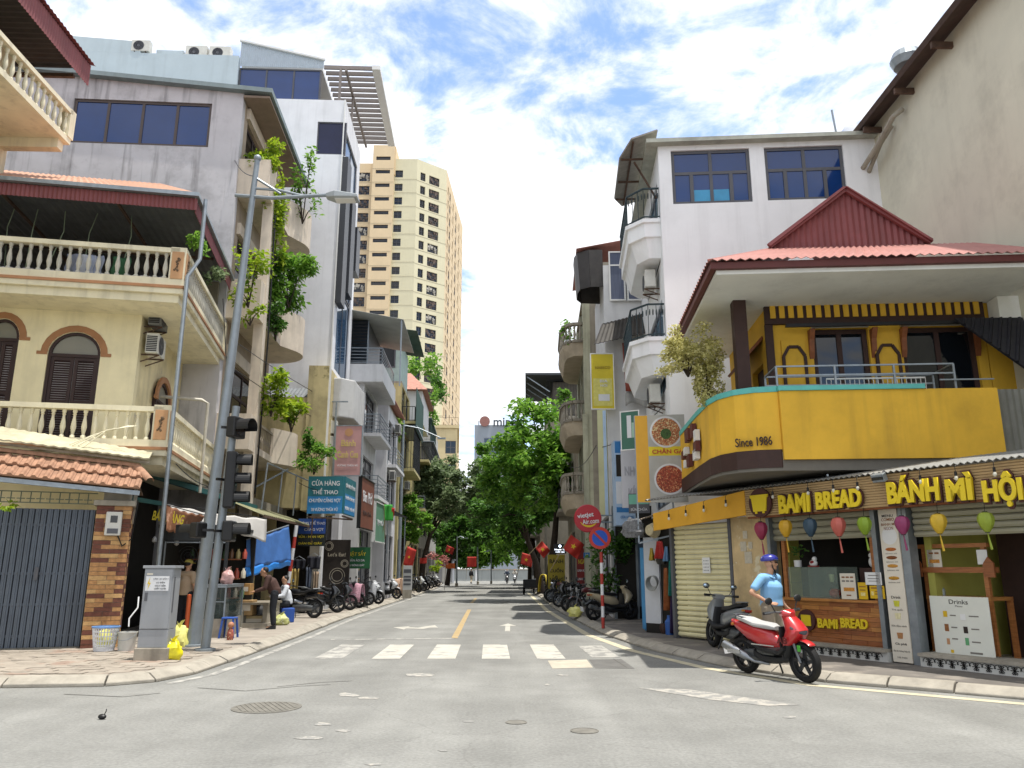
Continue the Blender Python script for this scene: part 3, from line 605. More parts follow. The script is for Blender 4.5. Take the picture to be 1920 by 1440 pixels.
# ---- gate, brick pillar and tiled gate roof
G = Fr(-8.02, 16.5, 22)
t = G.thing('metal_gate', 'blue grey folding metal gate of narrow vertical strips beside the brick pillar', 'gate')
GM = M('blue grey gate paint', '#59626d', .5, .1, 3, streak=.2, dirt=.15); x0 = G.fy(-70, 1100)[0]; x1 = G.fy(160, 1100)[0]; ztop = G.fy(80, 952)[1]; n = 19; pit = (x1 - x0) / n
sm = MB().exx([(0, .16), (.025, .16), (.025, ztop), (0, ztop)], -pit * .4, pit * .4).box(-pit * .08, -.018, .16, pit * .08, -.001, ztop).mesh('strip', GM)
for i in range(n): inst('strip', sm, t, (x0 + pit * (i + .5), .25 + (.02 if i % 2 else 0), 0))
m = MB()
for zz in (.35, .95, 1.55, ztop - .35): m.box(x0, .285, zz, x1, .30, zz + .05)
box('gap_shade_sheet', M('gate gap shade', '#2e343c', .6, .1), t, x0, .31, .16, x1, .325, ztop); m.build('cross_bar', GM, t); MB().box(x0, .2, .125, x1, .33, .158).build('floor_track', IRON, t)  # added sheet: shade of the strip gaps put into its colour
m = MB()
for zz in (.95, 1.57, ztop - .33):
    for i in range(n): m.lathe([(.012, -.01), (.012, 0)], (x0 + pit * (i + .5), .232, zz), 6, 'y')
m.build('rivet', FRAMEG, t); MB().box(x0 + pit * 10.3, .19, 1.45, x0 + pit * 10.9, .235, 1.7).build('lock_plate', FRAMEG, t)
m = MB(); rr = random.Random(2)
for zz in (ztop + .12, ztop + .34): m.bar((x0, .3, zz), (x1, .3, zz), .02)
for i in range(12): xx = x0 + (x1 - x0) * i / 12; m.bar((xx, .3, ztop + .12), (xx, .3, ztop + .34), .02); m.bar((xx + .1, .3, ztop + .2), (xx + .25, .3, ztop + .2), .018)
m.build('top_grille', M('grey green iron', '#66705f', .6, .15), t)
P = G.thing('brick_pillar', 'gate pillar of mixed tan and brown bricks with a white cap', 'pillar'); pw = .66
BR = [M('tan brick', '#b08457', .85, .2, 14, dirt=.2), M('brown brick', '#6d4437', .85, .2, 14, dirt=.2), M('pale brick', '#c09a68', .85, .18, 14, dirt=.2)]
xl = G.fy(150, 1210)[0]; xr_ = xl + pw; zt = G.fy(200, 948)[1]
box('core', M('mortar', '#80776a', .95, .15, 9), P, xl + .012, .012, .1, xr_ - .012, pw, zt); rows = 32; bh = (zt - .12) / rows
bm = {}
rr = random.Random(11)
for j in range(rows):
    z = .12 + j * bh; cuts = [0, .33, .66] if j % 2 else [0, .165, .495, .66]
    for a, b in zip(cuts[:-1], cuts[1:]):
        k = (round(b - a, 2), rr.choice((0, 0, 1, 1, 2)))
        if k not in bm: bm[k] = MB().box(.004, 0, .004, k[0] - .004, .03, bh - .004).mesh('brick', BR[k[1]])
        inst('brick', bm[k], P, (xl + a, rr.uniform(-.004, .003), z))
    for a, b in zip((.0, .33), (.33, .66)):
        k = (.33, rr.choice((0, 1, 1, 2))); 
        if k not in bm: bm[k] = MB().box(.004, 0, .004, .326, .03, bh - .004).mesh('brick', BR[k[1]])
        inst('brick', bm[k], P, (xr_ + rr.uniform(-.003, .003), a + .002, z), (0, 0, R(90)))
MB().box(xl - .06, -.06, zt, xr_ + .06, pw + .05, zt + .11).box(xl + .1, .1, zt + .112, xr_ - .05, pw - .1, zt + .33).build('cap', CONC, P, bevel=.01)
xm, zm = G.fy(213, 982, -.06); t = G.thing('electric_meter', 'white electric meter box on the brick pillar', 'meter box')
MB().box(xm - .15, -.14, zm - .24, xm + .15, -.02, zm + .24).build('case', M('meter casing', '#c4c3bb', .5, .08), t, bevel=.02); box('dial_window', DARKGL, t, xm - .06, -.147, zm + .02, xm + .07, -.142, zm + .16)
m = MB().box(xm - .1, -.148, zm - .2, xm + .1, -.1405, zm - .1); m.build('switch_panel', FRAMEG, t); MB().tube([(xm + .1, -.08, zm - .24), (xm + .2, -.05, zm - .45), (xm + .35, .1, zm - .3), (xm + .4, .1, zm + .5)], .015, 6).build('cable', BLACK, t, True)
t = G.thing('tiled_gate_roof', 'small terracotta tiled roof over the gate with ridge caps', 'roof')
e0, e1 = Vector((x0 - .6, -.35, 3.3)), Vector((G.fy(262, 920, -.35)[0], -.35, G.fy(262, 919, -.35)[1])); e0.z = e1.z + .25
r0, r1 = e0 + Vector((0, .75, .5)), e1 + Vector((-.2, .75, .5)); n = 17
tm = MB().loft([[(-.112, 0, .0), (-.11, 0, .03), (-.03, 0, .035), (0, 0, .075), (.05, 0, .08), (.08, 0, .045), (.108, 0, .03), (.11, 0, 0)], [(-.112, .44, .0), (-.11, .44, .03), (-.03, .44, .035), (0, .44, .06), (.05, .44, .065), (.08, .44, .04), (.108, .44, .03), (.11, .44, 0)]]).mesh('roof_tile', TERRA)
sl_ = math.atan2(.5, .75); ex = math.atan2(e1.z - e0.z, e1.x - e0.x)
for j in range(2):
    for i in range(n):
        p = e0.lerp(e1, (i + .5) / n) + Vector((0, .75, .5)) * (j * .44); inst('roof_tile', tm, t, (p.x, p.y, p.z + .035 * j + .02), (sl_ - .06, -ex, 0), ((e1.x - e0.x) / n / .225, 1, 1))
cap = MB().lathe([(.1, 0), (.085, .42)], n=10, axis='x', a0=0, a1=math.pi).mesh('ridge_tile', TERRA)
for i in range(9):
    p = r0.lerp(r1, i / 9); inst('ridge_tile', cap, t, (p.x, p.y, p.z + .06), (0, -ex, 0), ((r1.x - r0.x) / 9 / .40, 1, 1))
inst('ridge_tile', cap, t, (r1.x + .05, r1.y, r1.z + .05), (0, .5, R(-60)), (1.7, 1, 1))
MB().bar(e0 + Vector((0, .05, -.06)), e1 + Vector((0, .05, -.06)), .1, .09).build('gutter', GREYMET, t); MB().add([e0 + Vector((0, .06, .02)), e1 + Vector((0, .06, .02)), r1, r0, e0 + Vector((0, 1.3, -.0)), e1 + Vector((0, 1.3, 0))], [(0, 1, 2, 3), (3, 2, 5, 4)]).build('roof_deck', M('old timber', '#5d4b3c', .9, .2), t, thick=.02)
t = G.thing('cement_canopy', 'thin cream cement sheet canopy above the tiled gate roof', 'canopy')
pts = [G.fy(a, b, .9) for a, b in ((-20, 816), (283, 858))]; m = MB(); (xa, za), (xb, zb) = pts
corrugated(m, (xa, .2, za - .15), (xb, .2, zb - .12), (xa, 1.5, za + .28), (xb, 1.5, zb + .2), .2, .02); m.build('sheet', M('mossy cream sheet', '#b9b398', .9, .15, 2, dirt=.5), t, thick=.03)
MB().bar((xa, .4, za - .2), (xb, .4, zb - .17), .05).bar((xb - .2, .5, zb - .2), (xb - .2, .5, 2.6), .07).build('support', CONC, t)
m = MB(); rr = random.Random(6)
for k in range(4): m.tube([G.w(-3.0 + .1 * k, .75, 4.0), G.w(-1.6 + .2 * k, .5, 4.05 + .05 * k), G.w(-.9 + .1 * k, .55, 4.45 + .05 * k), G.w(-.2 + .05 * k, .7, 4.75)], .012, 5)
tag(m.build('cable_loop', M('cream cable', '#cfc9ae', .6, .05), None, True), 'loose cream cables looping up from the cement canopy', 'cable')

# ================================================================ left side: grey walled house with planted balconies
L2 = Fr(-9.2, 23.9, 4); B = L2.thing('grey_house', 'grey stained rendered house with blue window band and planted balconies', 'house')
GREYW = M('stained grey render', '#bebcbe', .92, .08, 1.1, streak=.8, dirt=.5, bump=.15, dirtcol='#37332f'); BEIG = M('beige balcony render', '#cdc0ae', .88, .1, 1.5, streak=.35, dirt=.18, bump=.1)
x0, z1 = L2.fy(140, 184); x1, z0 = L2.fy(390, 276); xa, zl_ = L2.fy(150, 128); _, zr2 = L2.fy(462, 168)
m = wall_y(-15, 0, 0, zr2 - .05, 0, .3, [(x0, z0, x1, z1)]); m.exy([(-15, zr2 - .05), (0, zr2 - .05), (0, zr2), (-15, zl_ + .3)], 0, .3); m.build('party_wall', GREYW, B)
window(B, x0, z0, x1, z1, 0, 'y', 4, 1, M('brown window frame', '#4e4440', .5, .08), BLUEGL, .09, .05)
FL = [1.2, 5.4, 9.65, 13.95]; op = []
for z in FL[1:]: op += [(.6, z + 1.15, 5.2, z + 1.75), (.6, z + 1.95, 5.2, z + 3.3)]
wall_x(.3, 6.2, 0, zr2 - .1, -.3, 0, [(.5, .1, 5.6, 3.4)] + [(.7, z + .2, 5.4, z + 2.9) for z in FL[1:]]).build('street_wall', M('brown street render', '#a39482', .9, .12, 1.5, streak=.3), B)  # street wall in its own brown
for z in FL[1:]:
    window(B, .7, z + .2, 5.4, z + 2.9, 0, 'x', 4, 1, SHUT, DARKGL, .1, .1, transom=z + 2.0)
    box('spandrel', BEIG, B, .001, .5, z + 2.95, .12, 5.6, z + 3.35)
box('interior', DARK, B, -14.5, .6, .2, -.6, 5.9, zr2 - 1.2); box('end_wall', GREYW, B, -14.9, 6.2, 0, -.001, 6.5, zr2)
rf = MB().add([(-15.2, -.25, zl_ + .4), (1.0, -.25, zr2 - .15), (1.0, 6.5, zr2 - .15), (-15.2, 6.5, zl_ + .4)], [(0, 1, 2, 3)]).build('roof', M('grey blue roof sheet', '#7c8a8c', .6, .12, 2, streak=.3), B, thick=.16)
box('soffit', M('brown grey soffit', '#8a7a6c', .9, .1), rf, .02, -.1, zr2 - .36, .9, 6.4, zr2 - .28)
BXO = 1.05
def round_end(z0, z1, w_=.12):
    o = [(BXO, 3.3)] + [(BXO - .75 + 1.3 * math.cos(a), 4.6 + 1.3 * math.sin(a)) for a in [R(-25 + 125 * i / 10) for i in range(11)]]
    i_ = [(p[0] - w_, p[1] - .02) for p in o]; return o, i_
for k, z in enumerate(FL[1:]):
    o, i_ = round_end(z, z)
    MB().prism([(0, .1), (BXO, .1)] + o + [(0, 5.9)], z - .12, z + .1).build('balcony_slab', BEIG, B)
    ph = 1.2 if k else 1.0
    m = MB().box(0.0, .1, z + .101, BXO, .24, z + ph).box(BXO - .14, .24, z + .101, BXO, 1.0, z + ph)
    if k == 2: m.box(BXO - .14, 1.0, z + .101, BXO, 1.9, z + .55)
    m.build('parapet', BEIG, B); MB().loft([[(*p, z + .101) for p in []] or [(*p, z + .101) for p in o + i_[::-1]], [(*p, z + ph + .1) for p in o + i_[::-1]]]).build('rounded_parapet', BEIG, B, True)
    m = MB(); 
    for a in range(12): m.bar((BXO - .07, 1.05 + a * .21, z + .1), (BXO - .07, 1.05 + a * .21, z + .85), .03).bar((BXO - .07, 1.05 + a * .21, z + .3), (BXO - .07, 1.26 + a * .21, z + .6), .02)
    m.bar((BXO - .07, 1.0, z + .88), (BXO - .07, 3.6, z + .88), .1, .08).build('railing', M('dull concrete lattice', '#9b9080', .9, .15), B)
MB().box(BXO - .3, .7, .12, BXO + .02, 1.05, FL[3] + .0).build('column', BEIG, B)
MB().tube([(BXO + .08, .9, 13.5), (BXO + .1, 1.1, 9), (BXO + .05, 1.1, 4)], .03, 6).build('cable_bundle', BLACK, B)
# yellow wall stub and low roof
Y2 = Fr(-8.35, 29.6, 3); t = Y2.thing('yellow_stub_house', 'low weathered yellow house wall between the grey and the white house', 'house')
OLDY = M('weathered ochre render', '#c0b184', .92, .14, 1.5, streak=.45, dirt=.45, bump=.25, patch='#8f855d', pscale=1.1, pmin=.6); xm = Y2.fy(578, 720)[0]; xr3 = Y2.fy(616, 720)[0]; zA = Y2.fy(560, 745)[1]; zB = Y2.fy(597, 686)[1]
MB().box(-1.5, 0, 3.9, xm, 3, zA).build('low_wall', OLDY, t); box('high_wall', OLDY, t, xm + .003, -.05, 3.8, xr3, 3, zB); box('shop_shade_block', DARK, t, -1.4, .9, .12, xr3 - .5, 2.9, 3.85); box('pier', CONC, t, xr3 - .35, .0, .12, xr3 - .02, .4, 3.79); box('drip_pipe', WHITE, t, xr3 + .002, .02, 0, xr3 + .07, .1, zB)  # solid block under the walls has the shop's shade put into its colour
m = MB(); corrugated(m, (-1.2, .4, zA + .1), (xm, .4, zA + .1), (-1.2, 2.6, zA + 1.4), (xm, 2.6, zA + 1.4), .15, .03); m.build('tin_roof', M('grey tin sheet', '#6f7478', .6, .15), t, thick=.01)

# ================================================================ left side: tall white house
L3 = Fr(-7.38, 31.0, 2.5); t3 = L3.thing('white_tall_house', 'tall pale white house with blue glass attic and dark clad street face', 'house')
PALE = M('pale blue white render', '#dcdde0', .88, .05, 1.2, streak=.16, dirt=.12, bump=.06); DKCL = M('dark grey cladding', '#34363b', .45, .12, 2)
zt = L3.fy(600, 187)[1]; xg0, zg1 = L3.fy(447, 122); xg1, zg0 = L3.fy(598, 183); xw0, zw1 = L3.fy(596, 228); xw1, zw0 = L3.fy(647, 290)
wall_y(-17, 0, 0, zt, 0, .3, [(xw0, zw0, xw1, zw1)]).build('party_wall', PALE, t3); window(t3, xw0, zw0, xw1, zw1, 0, 'y', 1, 1, FRAMEG, M('dark blue window', '#1d2140', .2, .1), .05, .04)
window(t3, xg0, zt + .02, xg1, zg1, .2, 'y', 3, 1, FRAMEG, BLUEGL, .07, .0, 'attic_glazing')
xs, zs_ = L3.fy(452, 76); _, zs2 = L3.fy(604, 112); m = MB()
corrugated(m, (xs, .1, zs_), (xg1 + .1, .1, zs2), (xs, .1, zg1 + .02), (xg1 + .1, .1, zg1 + .02), .09, .02); m.build('metal_parapet', M('pale metal cladding', '#aeb9c2', .5, .06, 3), t3, thick=.01)
MB().bar((xs - .05, .05, zs_ + .03), (xg1 + .15, .05, zs2 + .03), .12, .08).box(xs, .4, zg1 + .1, xg1, 4.2, zg1 + .3).build('roof_edge', WHITE, t3)
_, zb1 = L3.fy(120, 55); xb2, zb2 = L3.fy(450, 100); xc, _ = L3.fy(265, 80)
MB().box(-17, .02, zt + .002, xg0 - .02, .3, zb2 - .1).exy([(-17, zb2 - .098), (xc, zb2 - .098), (xc, zb1 - .5), (-17, zb1)], .02, .3).build('rear_parapet', M('sky blue grey render', '#b3c0c6', .88, .05, 1.2, streak=.14), t3)
xq, zq = L3.fy(310, 90); MB().box(xq - .6, .5, zb2 - .6, xq + .6, 1.4, zq + .25).build('roof_bulkhead', MATS['sky blue grey render'], t3)
wall_x(.3, 4.2, 0, zt, -.3, 0, [(.5, 1, 3.6, 8.0), (.6, 9.8, 3.8, zt - 1.2)]).build('street_wall', PALE, t3)
for z0_, z1_, a_ in ((9.8, 13.5, 1), (13.6, 17, 2), (17.1, zt - 1.2, 1)): window(t3, .6, z0_, 3.8, z1_, 0, 'x', 2, 1, FRAMEG, glass('sky blue glass', '#3b5570'), .06, .05)
zc0, zc1 = L3.fy(660, 690)[1], L3.fy(660, 295)[1]
MB().box(.002, -.05, 12.5, .25, .9, zc1).box(.002, 1.3, 13.4, .3, 2.3, zc1 - 1.2).box(.002, 2.8, 15, .32, 3.8, zc1 - 2).build('cladding_fin', DKCL, t3)
box('white_corner', WHITE, t3, -.05, -.06, 8.6, .001, -.002, zt); box('interior', DARK, t3, -16, .8, 1, -.6, 4.0, zt - 1); box('end_wall', PALE, t3, -17, 4.2, 0, 0, 4.5, zt)
xl, zl0 = L3.fy(617, 780, -.3); _, zl1 = L3.fy(617, 706, -.3)
o = [(-.75, -.15), (.45, -.15), (.95, .35), (1.0, 2.8), (0.002, 2.8), (.002, -.05), (-.75, -.05)]
MB().prism(o, zl0 - .0, zl1).build('curved_balcony', M('dirty white render', '#bcbcba', .88, .08, 1.6, streak=.5, dirt=.25), t3, bevel=.12)
for k in range(4): fan_unit('air_conditioner', 'air conditioner under the curved white balcony, number %d from the top' % (k + 1) if 0 else ['topmost', 'second', 'third', 'lowest'][k] + ' air conditioner in the column under the white curved balcony', L3.w(-.35 + .12 * (3 - k), -.35, zl0 - .75 - .62 * k), L3.a, 'air conditioners under the curved balcony')
# pergola of slats over the roof terrace
xp0 = L3.fy(607, 125)[0]; zp = L3.fy(690, 126)[1]; xp1 = L3.fy(700, 128)[0]; t = L3.thing('roof_pergola', 'grey slatted steel pergola jutting from the white house roof', 'pergola'); SLM = M('taupe steel', '#7d7570', .5, .08)
sm = MB().box(xp0, -.04, -.09, xp1, .04, .09).mesh('slat', SLM)
for i in range(16): inst('slat', sm, t, (0, .1 + i * .42, zp))
MB().box(xp1 - .06, 0, zp - .1, xp1 + .3, 6.6, zp + .1).build('edge_beam', WHITE, t); MB().box(xp0 + .95, 0, zp - .22, xp0 + 1.05, 6.6, zp - .095).bar((xp0 + .75, .1, zt - .1), (xp0 + .75, .1, zp - .05), .1).bar((xp0 + 1.0, 2, zt - .1), (xp0 + 1.0, 2, zp - .1), .08).build('support_beam', SLM, t)
for k, (px, py) in enumerate(((368, 94), (412, 98))):
    x, z = L3.fy(px, py, .35); fan_unit('air_conditioner', ['left', 'right'][k] + ' of two white air conditioners on the roof edge of the tall white house', L3.w(x, .35, zb2 - .1), L3.a, 'rooftop air conditioners', (.95, .35, .7))
x, z = L3.fy(255, 84, .0); fan_unit('air_conditioner', 'small air conditioner in the notch of the pale blue rooftop parapet', L3.w(x + .2, .0, zb2 - .05), L3.a, 'rooftop air conditioners', (.8, .3, .6))
x, z = L3.fy(340, 72, 2.0); t = thing('water_tank', 'shiny steel water tank lying on the rooftop behind the air conditioners', 'water tank', L3.w(x, 2.0, zq - .1), L3.a); MB().lathe([(.001, -.9), (.45, -.82), (.55, -.7), (.55, .7), (.45, .82), (.001, .9)], (0, 0, .65), 20, 'x').build('drum', CHROME, t, True); MB().bar((-.6, 0, -.1), (-.6, 0, .2), .5, .1).bar((.6, 0, -.1), (.6, 0, .2), .5, .1).build('stand', GREYMET, t)
# ================================================================ helpers for narrow street houses
def multi(name, parts, parent=None, loc=(0, 0, 0), rot=(0, 0, 0)):
    """one mesh with several materials"""
    me = multi_mesh(name, parts); return inst(name, me, parent, loc, rot)
def multi_mesh(name, parts):
    v, f, mi = [], [], []
    for i, (mb, mat) in enumerate(parts):
        b = len(v); v += mb.v; f += [tuple(k + b for k in q) for q in mb.f]; mi += [i] * len(mb.f)
    me = bpy.data.meshes.new(name); me.from_pydata(v, [], f); me.update()
    for _, mat in parts: me.materials.append(mat)
    me.polygons.foreach_set('material_index', mi); return me
IRONB = M('dark iron railing', '#26292c', .55, .15); LAV = M('pale grey render', '#cfcfd1', .88, .06, 1.2, streak=.2, dirt=.2)
def rail(parent, pts, z, h=.9, mat=None, step=.14, name='railing', hbars=0):
    m = MB(); mat = mat or IRONB; m2 = MB()
    for a, b in zip(pts[:-1], pts[1:]):
        a, b = Vector((*a, z)), Vector((*b, z)); m.bar(a + Vector((0, 0, h)), b + Vector((0, 0, h)), .05, .04).bar(a + Vector((0, 0, .08)), b + Vector((0, 0, .08)), .03)
        if hbars:
            for k in range(1, hbars): m.bar(a + Vector((0, 0, h * k / hbars)), b + Vector((0, 0, h * k / hbars)), .025)
            m.bar(a, a + Vector((0, 0, h)), .035).bar(b, b + Vector((0, 0, h)), .035)
        else:
            n = max(2, int((b - a).length / step))
            for i in range(n + 1): p = a.lerp(b, i / n); m.bar(p, p + Vector((0, 0, h)), .018)
    return m.build(name, mat, parent)
def tube_house(fr, s, name, label, w_, d_, h_, wmat, levels, smat=None, balc=(), roof=None, wins=2, party=None, gl=None):
    """narrow house: party wall to the camera, street face at x=0; s=+1 stands left of the street, -1 right"""
    t = fr.thing(name, label, 'house'); f = 'x' if s > 0 else 'X'; smat = smat or wmat; X = lambda a: -s * a
    m = MB().box(X(.3), .0, 0, X(w_), .3, h_); m.build('party_wall', wmat, t); MB().box(X(.3), d_ - .3, 0, X(w_), d_, h_ - .02).build('rear_wall', wmat, t)
    ops = []
    for a, z in enumerate(levels):
        for k in range(wins):
            y0 = .5 + (d_ - 1.0) * k / wins; y1 = y0 + (d_ - 1.0) / wins - .35; ops.append((y0, z + (.3 if a else 0.01), y1, z + 2.5))
    wm = wall_x(.0, d_, 0, h_, X(.3), 0, ops); 
    if s < 0: wm = wall_x(.0, d_, 0, h_, 0, .3, ops)
    wm.build('street_wall', smat, t)
    for o in ops: window(t, o[0], o[1], o[2], o[3], 0, f, 2, 1, FRAMEG, gl or DARKGL, .07, .12, transom=o[1] + 1.7)
    MB().box(X(.5), .5, .1, X(w_ - .4), d_ - .5, h_ - .5).build('interior', DARK, t)
    MB().box(X(.0), .0, h_ + .002, X(w_), d_, h_ + .12).build('roof_slab', CONC, t)
    for z, dep, st in balc:
        MB().box(X(-dep), .3, z - .16, X(-.002), d_ - .3, z).build('balcony_slab', CONC if st == 'baluster' else smat, t)
        pts = [(X(-.02), .36), (X(-dep + .06), .36), (X(-dep + .06), d_ - .36), (X(-.02), d_ - .36)]
        if st == 'rail': rail(t, pts, z, .95)
        elif st == 'bars': rail(t, pts, z, .9, GREYMET, hbars=5)
        elif st == 'baluster': balustrade(t, pts, z, CONC, CONC, .9, .28)
        elif st == 'solid': MB().box(X(-dep), .3, z, X(0), .42, z + .95).box(X(-dep), .42, z, X(-dep + .12), d_ - .3, z + .95).build('parapet', smat, t)
        elif st == 'cage':
            rail(t, pts, z, 2.6, IRONB, .16, 'cage'); MB().box(X(-dep - .15), .2, z + 2.62, X(0), d_ - .2, z + 2.7).build('cage_roof', GREYMET, t)
    if roof:
        m = MB(); z0, z1, col, ov = roof; corrugated(m, (X(-ov), -.3, z0), (X(-ov), d_ + .2, z0), (X(w_ + .2), -.3, z1), (X(w_ + .2), d_ + .2, z1), .18, .035); m.build('roof_sheet', col, t, thick=.012)
    return t
GRNS = M('dark green roof sheet', '#3e5650', .6, .15, 2, streak=.3); TILER = M('orange roof tile sheet', '#a87868', .8, .2, 5, dirt=.2); OLDC = M('stained old concrete', '#8f887a', .92, .14, 1.0, streak=.6, dirt=.6, bump=.25); LEM = M('faded lemon render', '#b9ae7e', .9, .1, 1.2, streak=.4, dirt=.3)
PW = M('grey white render', '#d4d4d4', .88, .06, 1.2, streak=.22, dirt=.15)
L4 = Fr(-6.95, 36.0, 2.3); t4 = tube_house(L4, 1, 'white_balcony_house', 'narrow white house with dark louvred top room behind the curved balcony', 4, 5, 10.4, PW, [1, 4.4, 7.6], balc=[(5.0, .8, 'bars'), (7.9, .8, 'bars')], wins=1)
z0 = 10.55
MB().box(-3.6, -.4, z0 - .35, .9, 5, z0 + .5).build('top_balcony', PW, t4); MB().box(-3.4, .5, z0 + .5, .0, 4.8, z0 + 2.9).build('top_room', FRAMEG, t4); rail(t4, [(-1.9, -.3), (.8, -.3), (.8, 4.8)], z0 + .5, .8, GREYMET, hbars=5)
m = MB()
for k in range(15): m.add([(-1.95, .35, z0 + .55 + k * .16), (.0, .35, z0 + .55 + k * .16), (.0, .47, z0 + .66 + k * .16), (-1.95, .47, z0 + .66 + k * .16)], [(0, 1, 2, 3)])
m.build('louvre_screen', M('slate louvre', '#2f3942', .5, .1), t4, thick=.012)
for a in (-1.98, -1.0, .02): MB().bar((a, .3, z0 + .5), (a, .3, z0 + 2.9), .06).build('screen_post', GREYMET, t4)
m = MB(); corrugated(m, (-3.6, -.7, z0 + 3.6), (-3.6, 5.2, z0 + 3.6), (1.8, -.7, z0 + 2.6), (1.8, 5.2, z0 + 2.6), .2, .03); m.build('lean_roof', M('pale grey roof sheet', '#a9aca6', .6, .1, 2), t4, thick=.012)
MB().bar((1.7, -.6, z0 + 2.6), (1.7, -.6, z0 - .6), .06).build('roof_pipe', GREYMET, t4)
L5 = Fr(-6.75, 42, 2.3); tube_house(L5, 1, 'plain_white_house', 'plain pale grey house wall with orange tiled lean-to on top', 4, 5.2, 10.4, LAV, [1, 4.3, 7.2], balc=[(7.2, .5, 'bars')], roof=(10.6, 12.2, TILER, .4), wins=2)
L6 = Fr(-7.0, 48.5, 2.3); t = tube_house(L6, 1, 'green_roof_house', 'house with dark green metal box rooms and green roof behind the white houses', 4.5, 6, 13.2, LEM, [1, 4.4, 7.8, 10.6], balc=[(7.8, .9, 'cage'), (10.8, .9, 'rail')], roof=(16.6, 17.3, GRNS, .9))
box('roof_room', M('pale green wall', '#9fb3ac', .85, .1), t, -4.3, .4, 13.4, -.2, 5.6, 16.3); window(t, -2.6, 14.3, -.5, 15.8, .36, 'y', 2, 1, FRAMEG, DARKGL, .08, .0)
m = MB(); corrugated(m, (.95, -.1, 12.9), (.95, 6, 12.9), (.95, -.1, 10.3), (.95, 6, 10.3), .2, .04); m.build('metal_screen', GRNS, t, thick=.01)
L7 = Fr(-7.35, 57.5, 2.3); t = tube_house(L7, 1, 'orange_tile_house', 'house with orange tiled hip roof and pale balcony rooms', 5, 8, 12.4, LEM, [1, 4.4, 7.8], balc=[(9.6, 1.2, 'rail'), (6, 1.0, 'bars')])
MB().add([(-5, -.3, 14.8), (1, -.3, 14.8), (1, 8.2, 14.8), (-5, 8.2, 14.8), (-3.5, 2, 16.6), (-.5, 2, 16.6), (-.5, 6, 16.6), (-3.5, 6, 16.6)], [(0, 1, 5, 4), (1, 2, 6, 5), (2, 3, 7, 6), (3, 0, 4, 7), (4, 5, 6, 7), (3, 2, 1, 0)]).build('tiled_roof', TILER, t); box('roof_room', PW, t, -4.8, .2, 12.53, .6, 7.8, 14.78)
L8 = Fr(-7.9, 67, 2.3); t = tube_house(L8, 1, 'concrete_house', 'stained bare concrete house with plants and dark screens on its upper floors', 6, 11, 12.5, OLDC, [1, 4.4, 7.8], balc=[(9.8, 1.0, 'cage'), (6.5, .8, 'rail')]); box('roof_cage', GRNS, t, -5, .5, 14.5, .9, 9, 14.62); rail(t, [(-4.8, .5), (.8, .5), (.8, 9)], 12.62, 1.9, GRNS, .3, 'roof_fence'); box('roof_room', OLDC, t, -5.5, 1.5, 12.63, -1, 9, 15.2)
L9 = Fr(-8.4, 80, 2.3); t = tube_house(L9, 1, 'grey_party_house', 'tall grey and white house wall half hidden by the left tree', 7, 14, 16.5, M('pale concrete', '#a8a69f', .92, .1, .8, streak=.5, dirt=.3), [1, 4.4, 7.8, 11], balc=[(11, .8, 'rail')]); box('white_banner_wall', WHITE, t, -2.2, -.04, 5, -1.2, -.002, 12)
for k, (fr, z, y) in enumerate(((L5, 6.3, .6), (L6, 6.6, 2), (L5, 9.2, 2.5))): fan_unit('air_conditioner', ['air conditioner on the street face of the plain white house, lower one', 'air conditioner under the cage of the green roofed house', 'air conditioner on the street face of the plain white house, upper one'][k], fr.w(.45 if k != 1 else .5, y, z), fr.a + R(90), 'air conditioners on street faces')

# ================================================================ yellow tower block and far buildings
TWY = M('cream tower render', '#d2ccae', .88, .04, .3, streak=.08); TWO = M('apricot tower render', '#d6c19e', .88, .04, .3, streak=.08)
TW = thing('apartment_tower', 'tall cream and apricot apartment tower beyond the left houses', 'apartment tower', (-22, 155, 0))
rr = random.Random(9); CL = [M('clutter %d' % i, c, .9, .1) for i, c in enumerate(('#8c8478', '#b9b4a8', '#5f6a5a', '#6b5d55'))]
def win_mesh(w_, h_, kind, seed):
    r_ = random.Random(seed); f = MB(); g = MB().box(-w_ / 2, .32, 0, w_ / 2, .34, h_); cl = MB(); fw = .08
    f.box(-w_ / 2, .2, 0, -w_ / 2 + fw, .3, h_).box(w_ / 2 - fw, .2, 0, w_ / 2, .3, h_).box(-w_ / 2, .2, 0, w_ / 2, .3, fw).box(-w_ / 2, .2, h_ - fw, w_ / 2, .3, h_)
    if kind == 'slit': f.box(-w_ / 2, .2, h_ / 2 - .04, w_ / 2, .3, h_ / 2 + .04)
    else: f.box(-fw / 2, .2, 0, fw / 2, .3, h_).box(-w_ / 2, .2, h_ * .45, w_ / 2, .3, h_ * .45 + fw)
    if kind == 'loggia':
        for k in range(14):
            a, b = r_.uniform(-w_ / 2 + .1, w_ / 2 - .5), r_.uniform(.05, h_ - .6); cl.box(a, .05 + .15 * r_.random(), b, a + r_.uniform(.15, .5), .3, b + r_.uniform(.2, .7))
        for k in range(7): x = -w_ / 2 + w_ * k / 7; f.box(x, .02, 0, x + .04, .06, h_ * .5)
        f.box(-w_ / 2, .02, h_ * .5, w_ / 2, .06, h_ * .5 + .06)
    return multi_mesh('window', [(f, FRAMEG), (g, DARKGL)] + ([(cl, r_.choice(CL))] if cl.f else []))
WMC = {}
